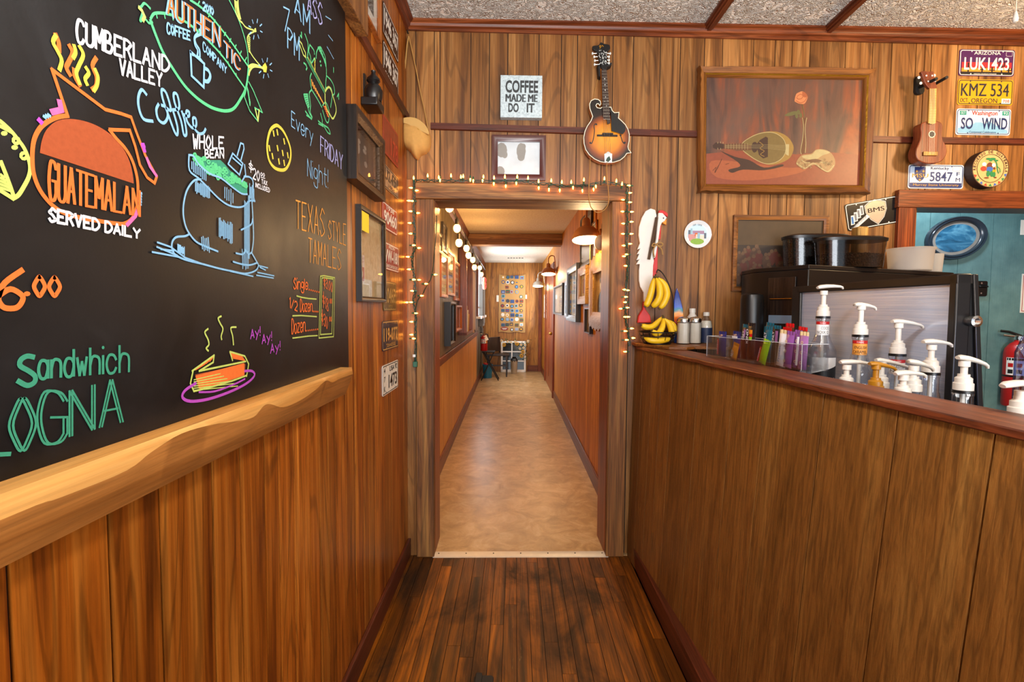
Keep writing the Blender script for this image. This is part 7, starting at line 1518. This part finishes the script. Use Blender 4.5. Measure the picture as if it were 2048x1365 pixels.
# bins
def bin_(x,y,Y,r0,h,m,label):
    p=on_y(x,y,Y); th=thing('waste_bin',label,'bin',(p.x,Y,.004)); MB().lathe([(0,.0),(r0*.85,.0),(r0,h),(r0*1.05,h),(r0*1.05,h+.012),(r0*.96,h+.012),(r0*.82,.01),(0,.01)],(p.x,Y,.004),0,24).build('bucket',[m],th); return p,th
pm('bin_blue','#1a6f92',.45); pm('bin_beige','#a99b86',.5)
p,th=bin_(975,757,9.97,.10,.26,'bin_blue','blue plastic bin with a red rag under the folding tray'); mb=MB(); r=random.Random(9)
for i in range(9): mb.ell((p.x+r.uniform(-.05,.05),9.97+r.uniform(-.05,.05),.25+r.random()*.04),(.04,.03,.022),0,8,Matrix.Rotation(r.random()*3,3,'Z'))
mb.build('rag',['red'],None,'crumpled red rag lying in the blue bin','rag',loc=(p.x,9.97,.24))
p,th=bin_(1028,748,10.62,.075,.27,'bin_beige','beige bin lined with a black bag beside the dark chair'); mb=MB(); mb.lathe([(.07,.24),(.085,.29),(.06,.33),(.03,.31),(.05,.36),(.0,.33)],(p.x,10.62,.004),0,9); mb.build('bin_bag',['black'],th)
# --- right hall wall pictures
def hr(x0,t,b,x1,c=.03): return HR.rect(x0,t,b,x1,c,'r')
frame(HR,hr(1137,526,645,1157),.06,.05,['black_wood'],'picture_frame','large dark deep frame with a bluish picture, in the hallway under the glowing barn lamp',pic='art_blue')
frame(HR,hr(1128,560,637,1135.5),.05,.02,['walnut'],'picture_frame','brown framed picture tucked beyond the large dark deep frame',pic='art_blue')
frame(HR,hr(1108,566,631,1125.5),.03,.035,['black_wood'],'picture_frame','pale print in a dark frame tilted from the wall, nearest the reddish hall door',pic='photo_pale')
frame(HR,hr(1158,530,608,1174),.07,.04,['gold_frame'],'picture_frame','ornate gold frame around a small picture, between the dark deep frame and the portrait',pic='art_red',mat=.03)
frame(HR,hr(1176,554,594,1182.5),.03,.02,['gold_frame'],'picture_frame','tiny ornate gold frame squeezed beside the portrait',pic='photo_pale')
frame(HR,hr(1159,414,525,1180.5),.04,.02,['black_wood'],'picture_frame','large thin dark frame hung high behind the glowing barn lamp',pic='photo_gray')
frame(HR,hr(1181.5,440,520,1189.5),.02,.018,['walnut'],'picture_frame','small glossy picture hung high near the globe sconce',pic='photo_pale')
q=HR.rect(1172,617,669,1183,.02,'r'); frame(HR,q,.012,.03,['black_wood'],'picture_frame','frameless small dark photograph hung lowest below the portrait',pic='photo_dark',art=port)
pq=hr(1184,510,653,1216); pf=frame(HR,pq,.09,.05,['gold_frame'],'portrait_frame','gilded scallop-edged portrait of a dark-haired sitter just inside the doorway',pic='art_tan',art=port,cat_='portrait')
a0,b0,a1,b1=pq; mb=MB(HR)
for (b,s_) in((b1,1),(b0,-1)): mb.prism([(a0+(a1-a0)*k/20,b+s_*(.012+.028*math.sin(math.pi*k/20)+.01*math.sin(k*1.6))) for k in range(21)]+[(a1,b-s_*.01),(a0,b-s_*.01)],.01,.05)
mb.build('crest',['gold_frame'],pf)
q=HR.rect(1087,587,638,1094.5,.02,'r'); sg=thing('word_sign','white vertical sign of dark cut-out lettering by the far hall door','sign',HR.pt((q[0]+q[2])/2,q[1],.006)); MB(HR).box(*q[:2],.006,*q[2:],.012).build('board',['white'],sg)
mb=MB(HR); r=random.Random(3); a=(q[0]+q[2])/2
mb.rib(cat([(a+ r.uniform(-.35,.35)*(q[2]-q[0]),q[1]+(q[3]-q[1])*i/26) for i in range(27)],k=3),.014,.0126,0); mb.build('lettering',['black'],sg)
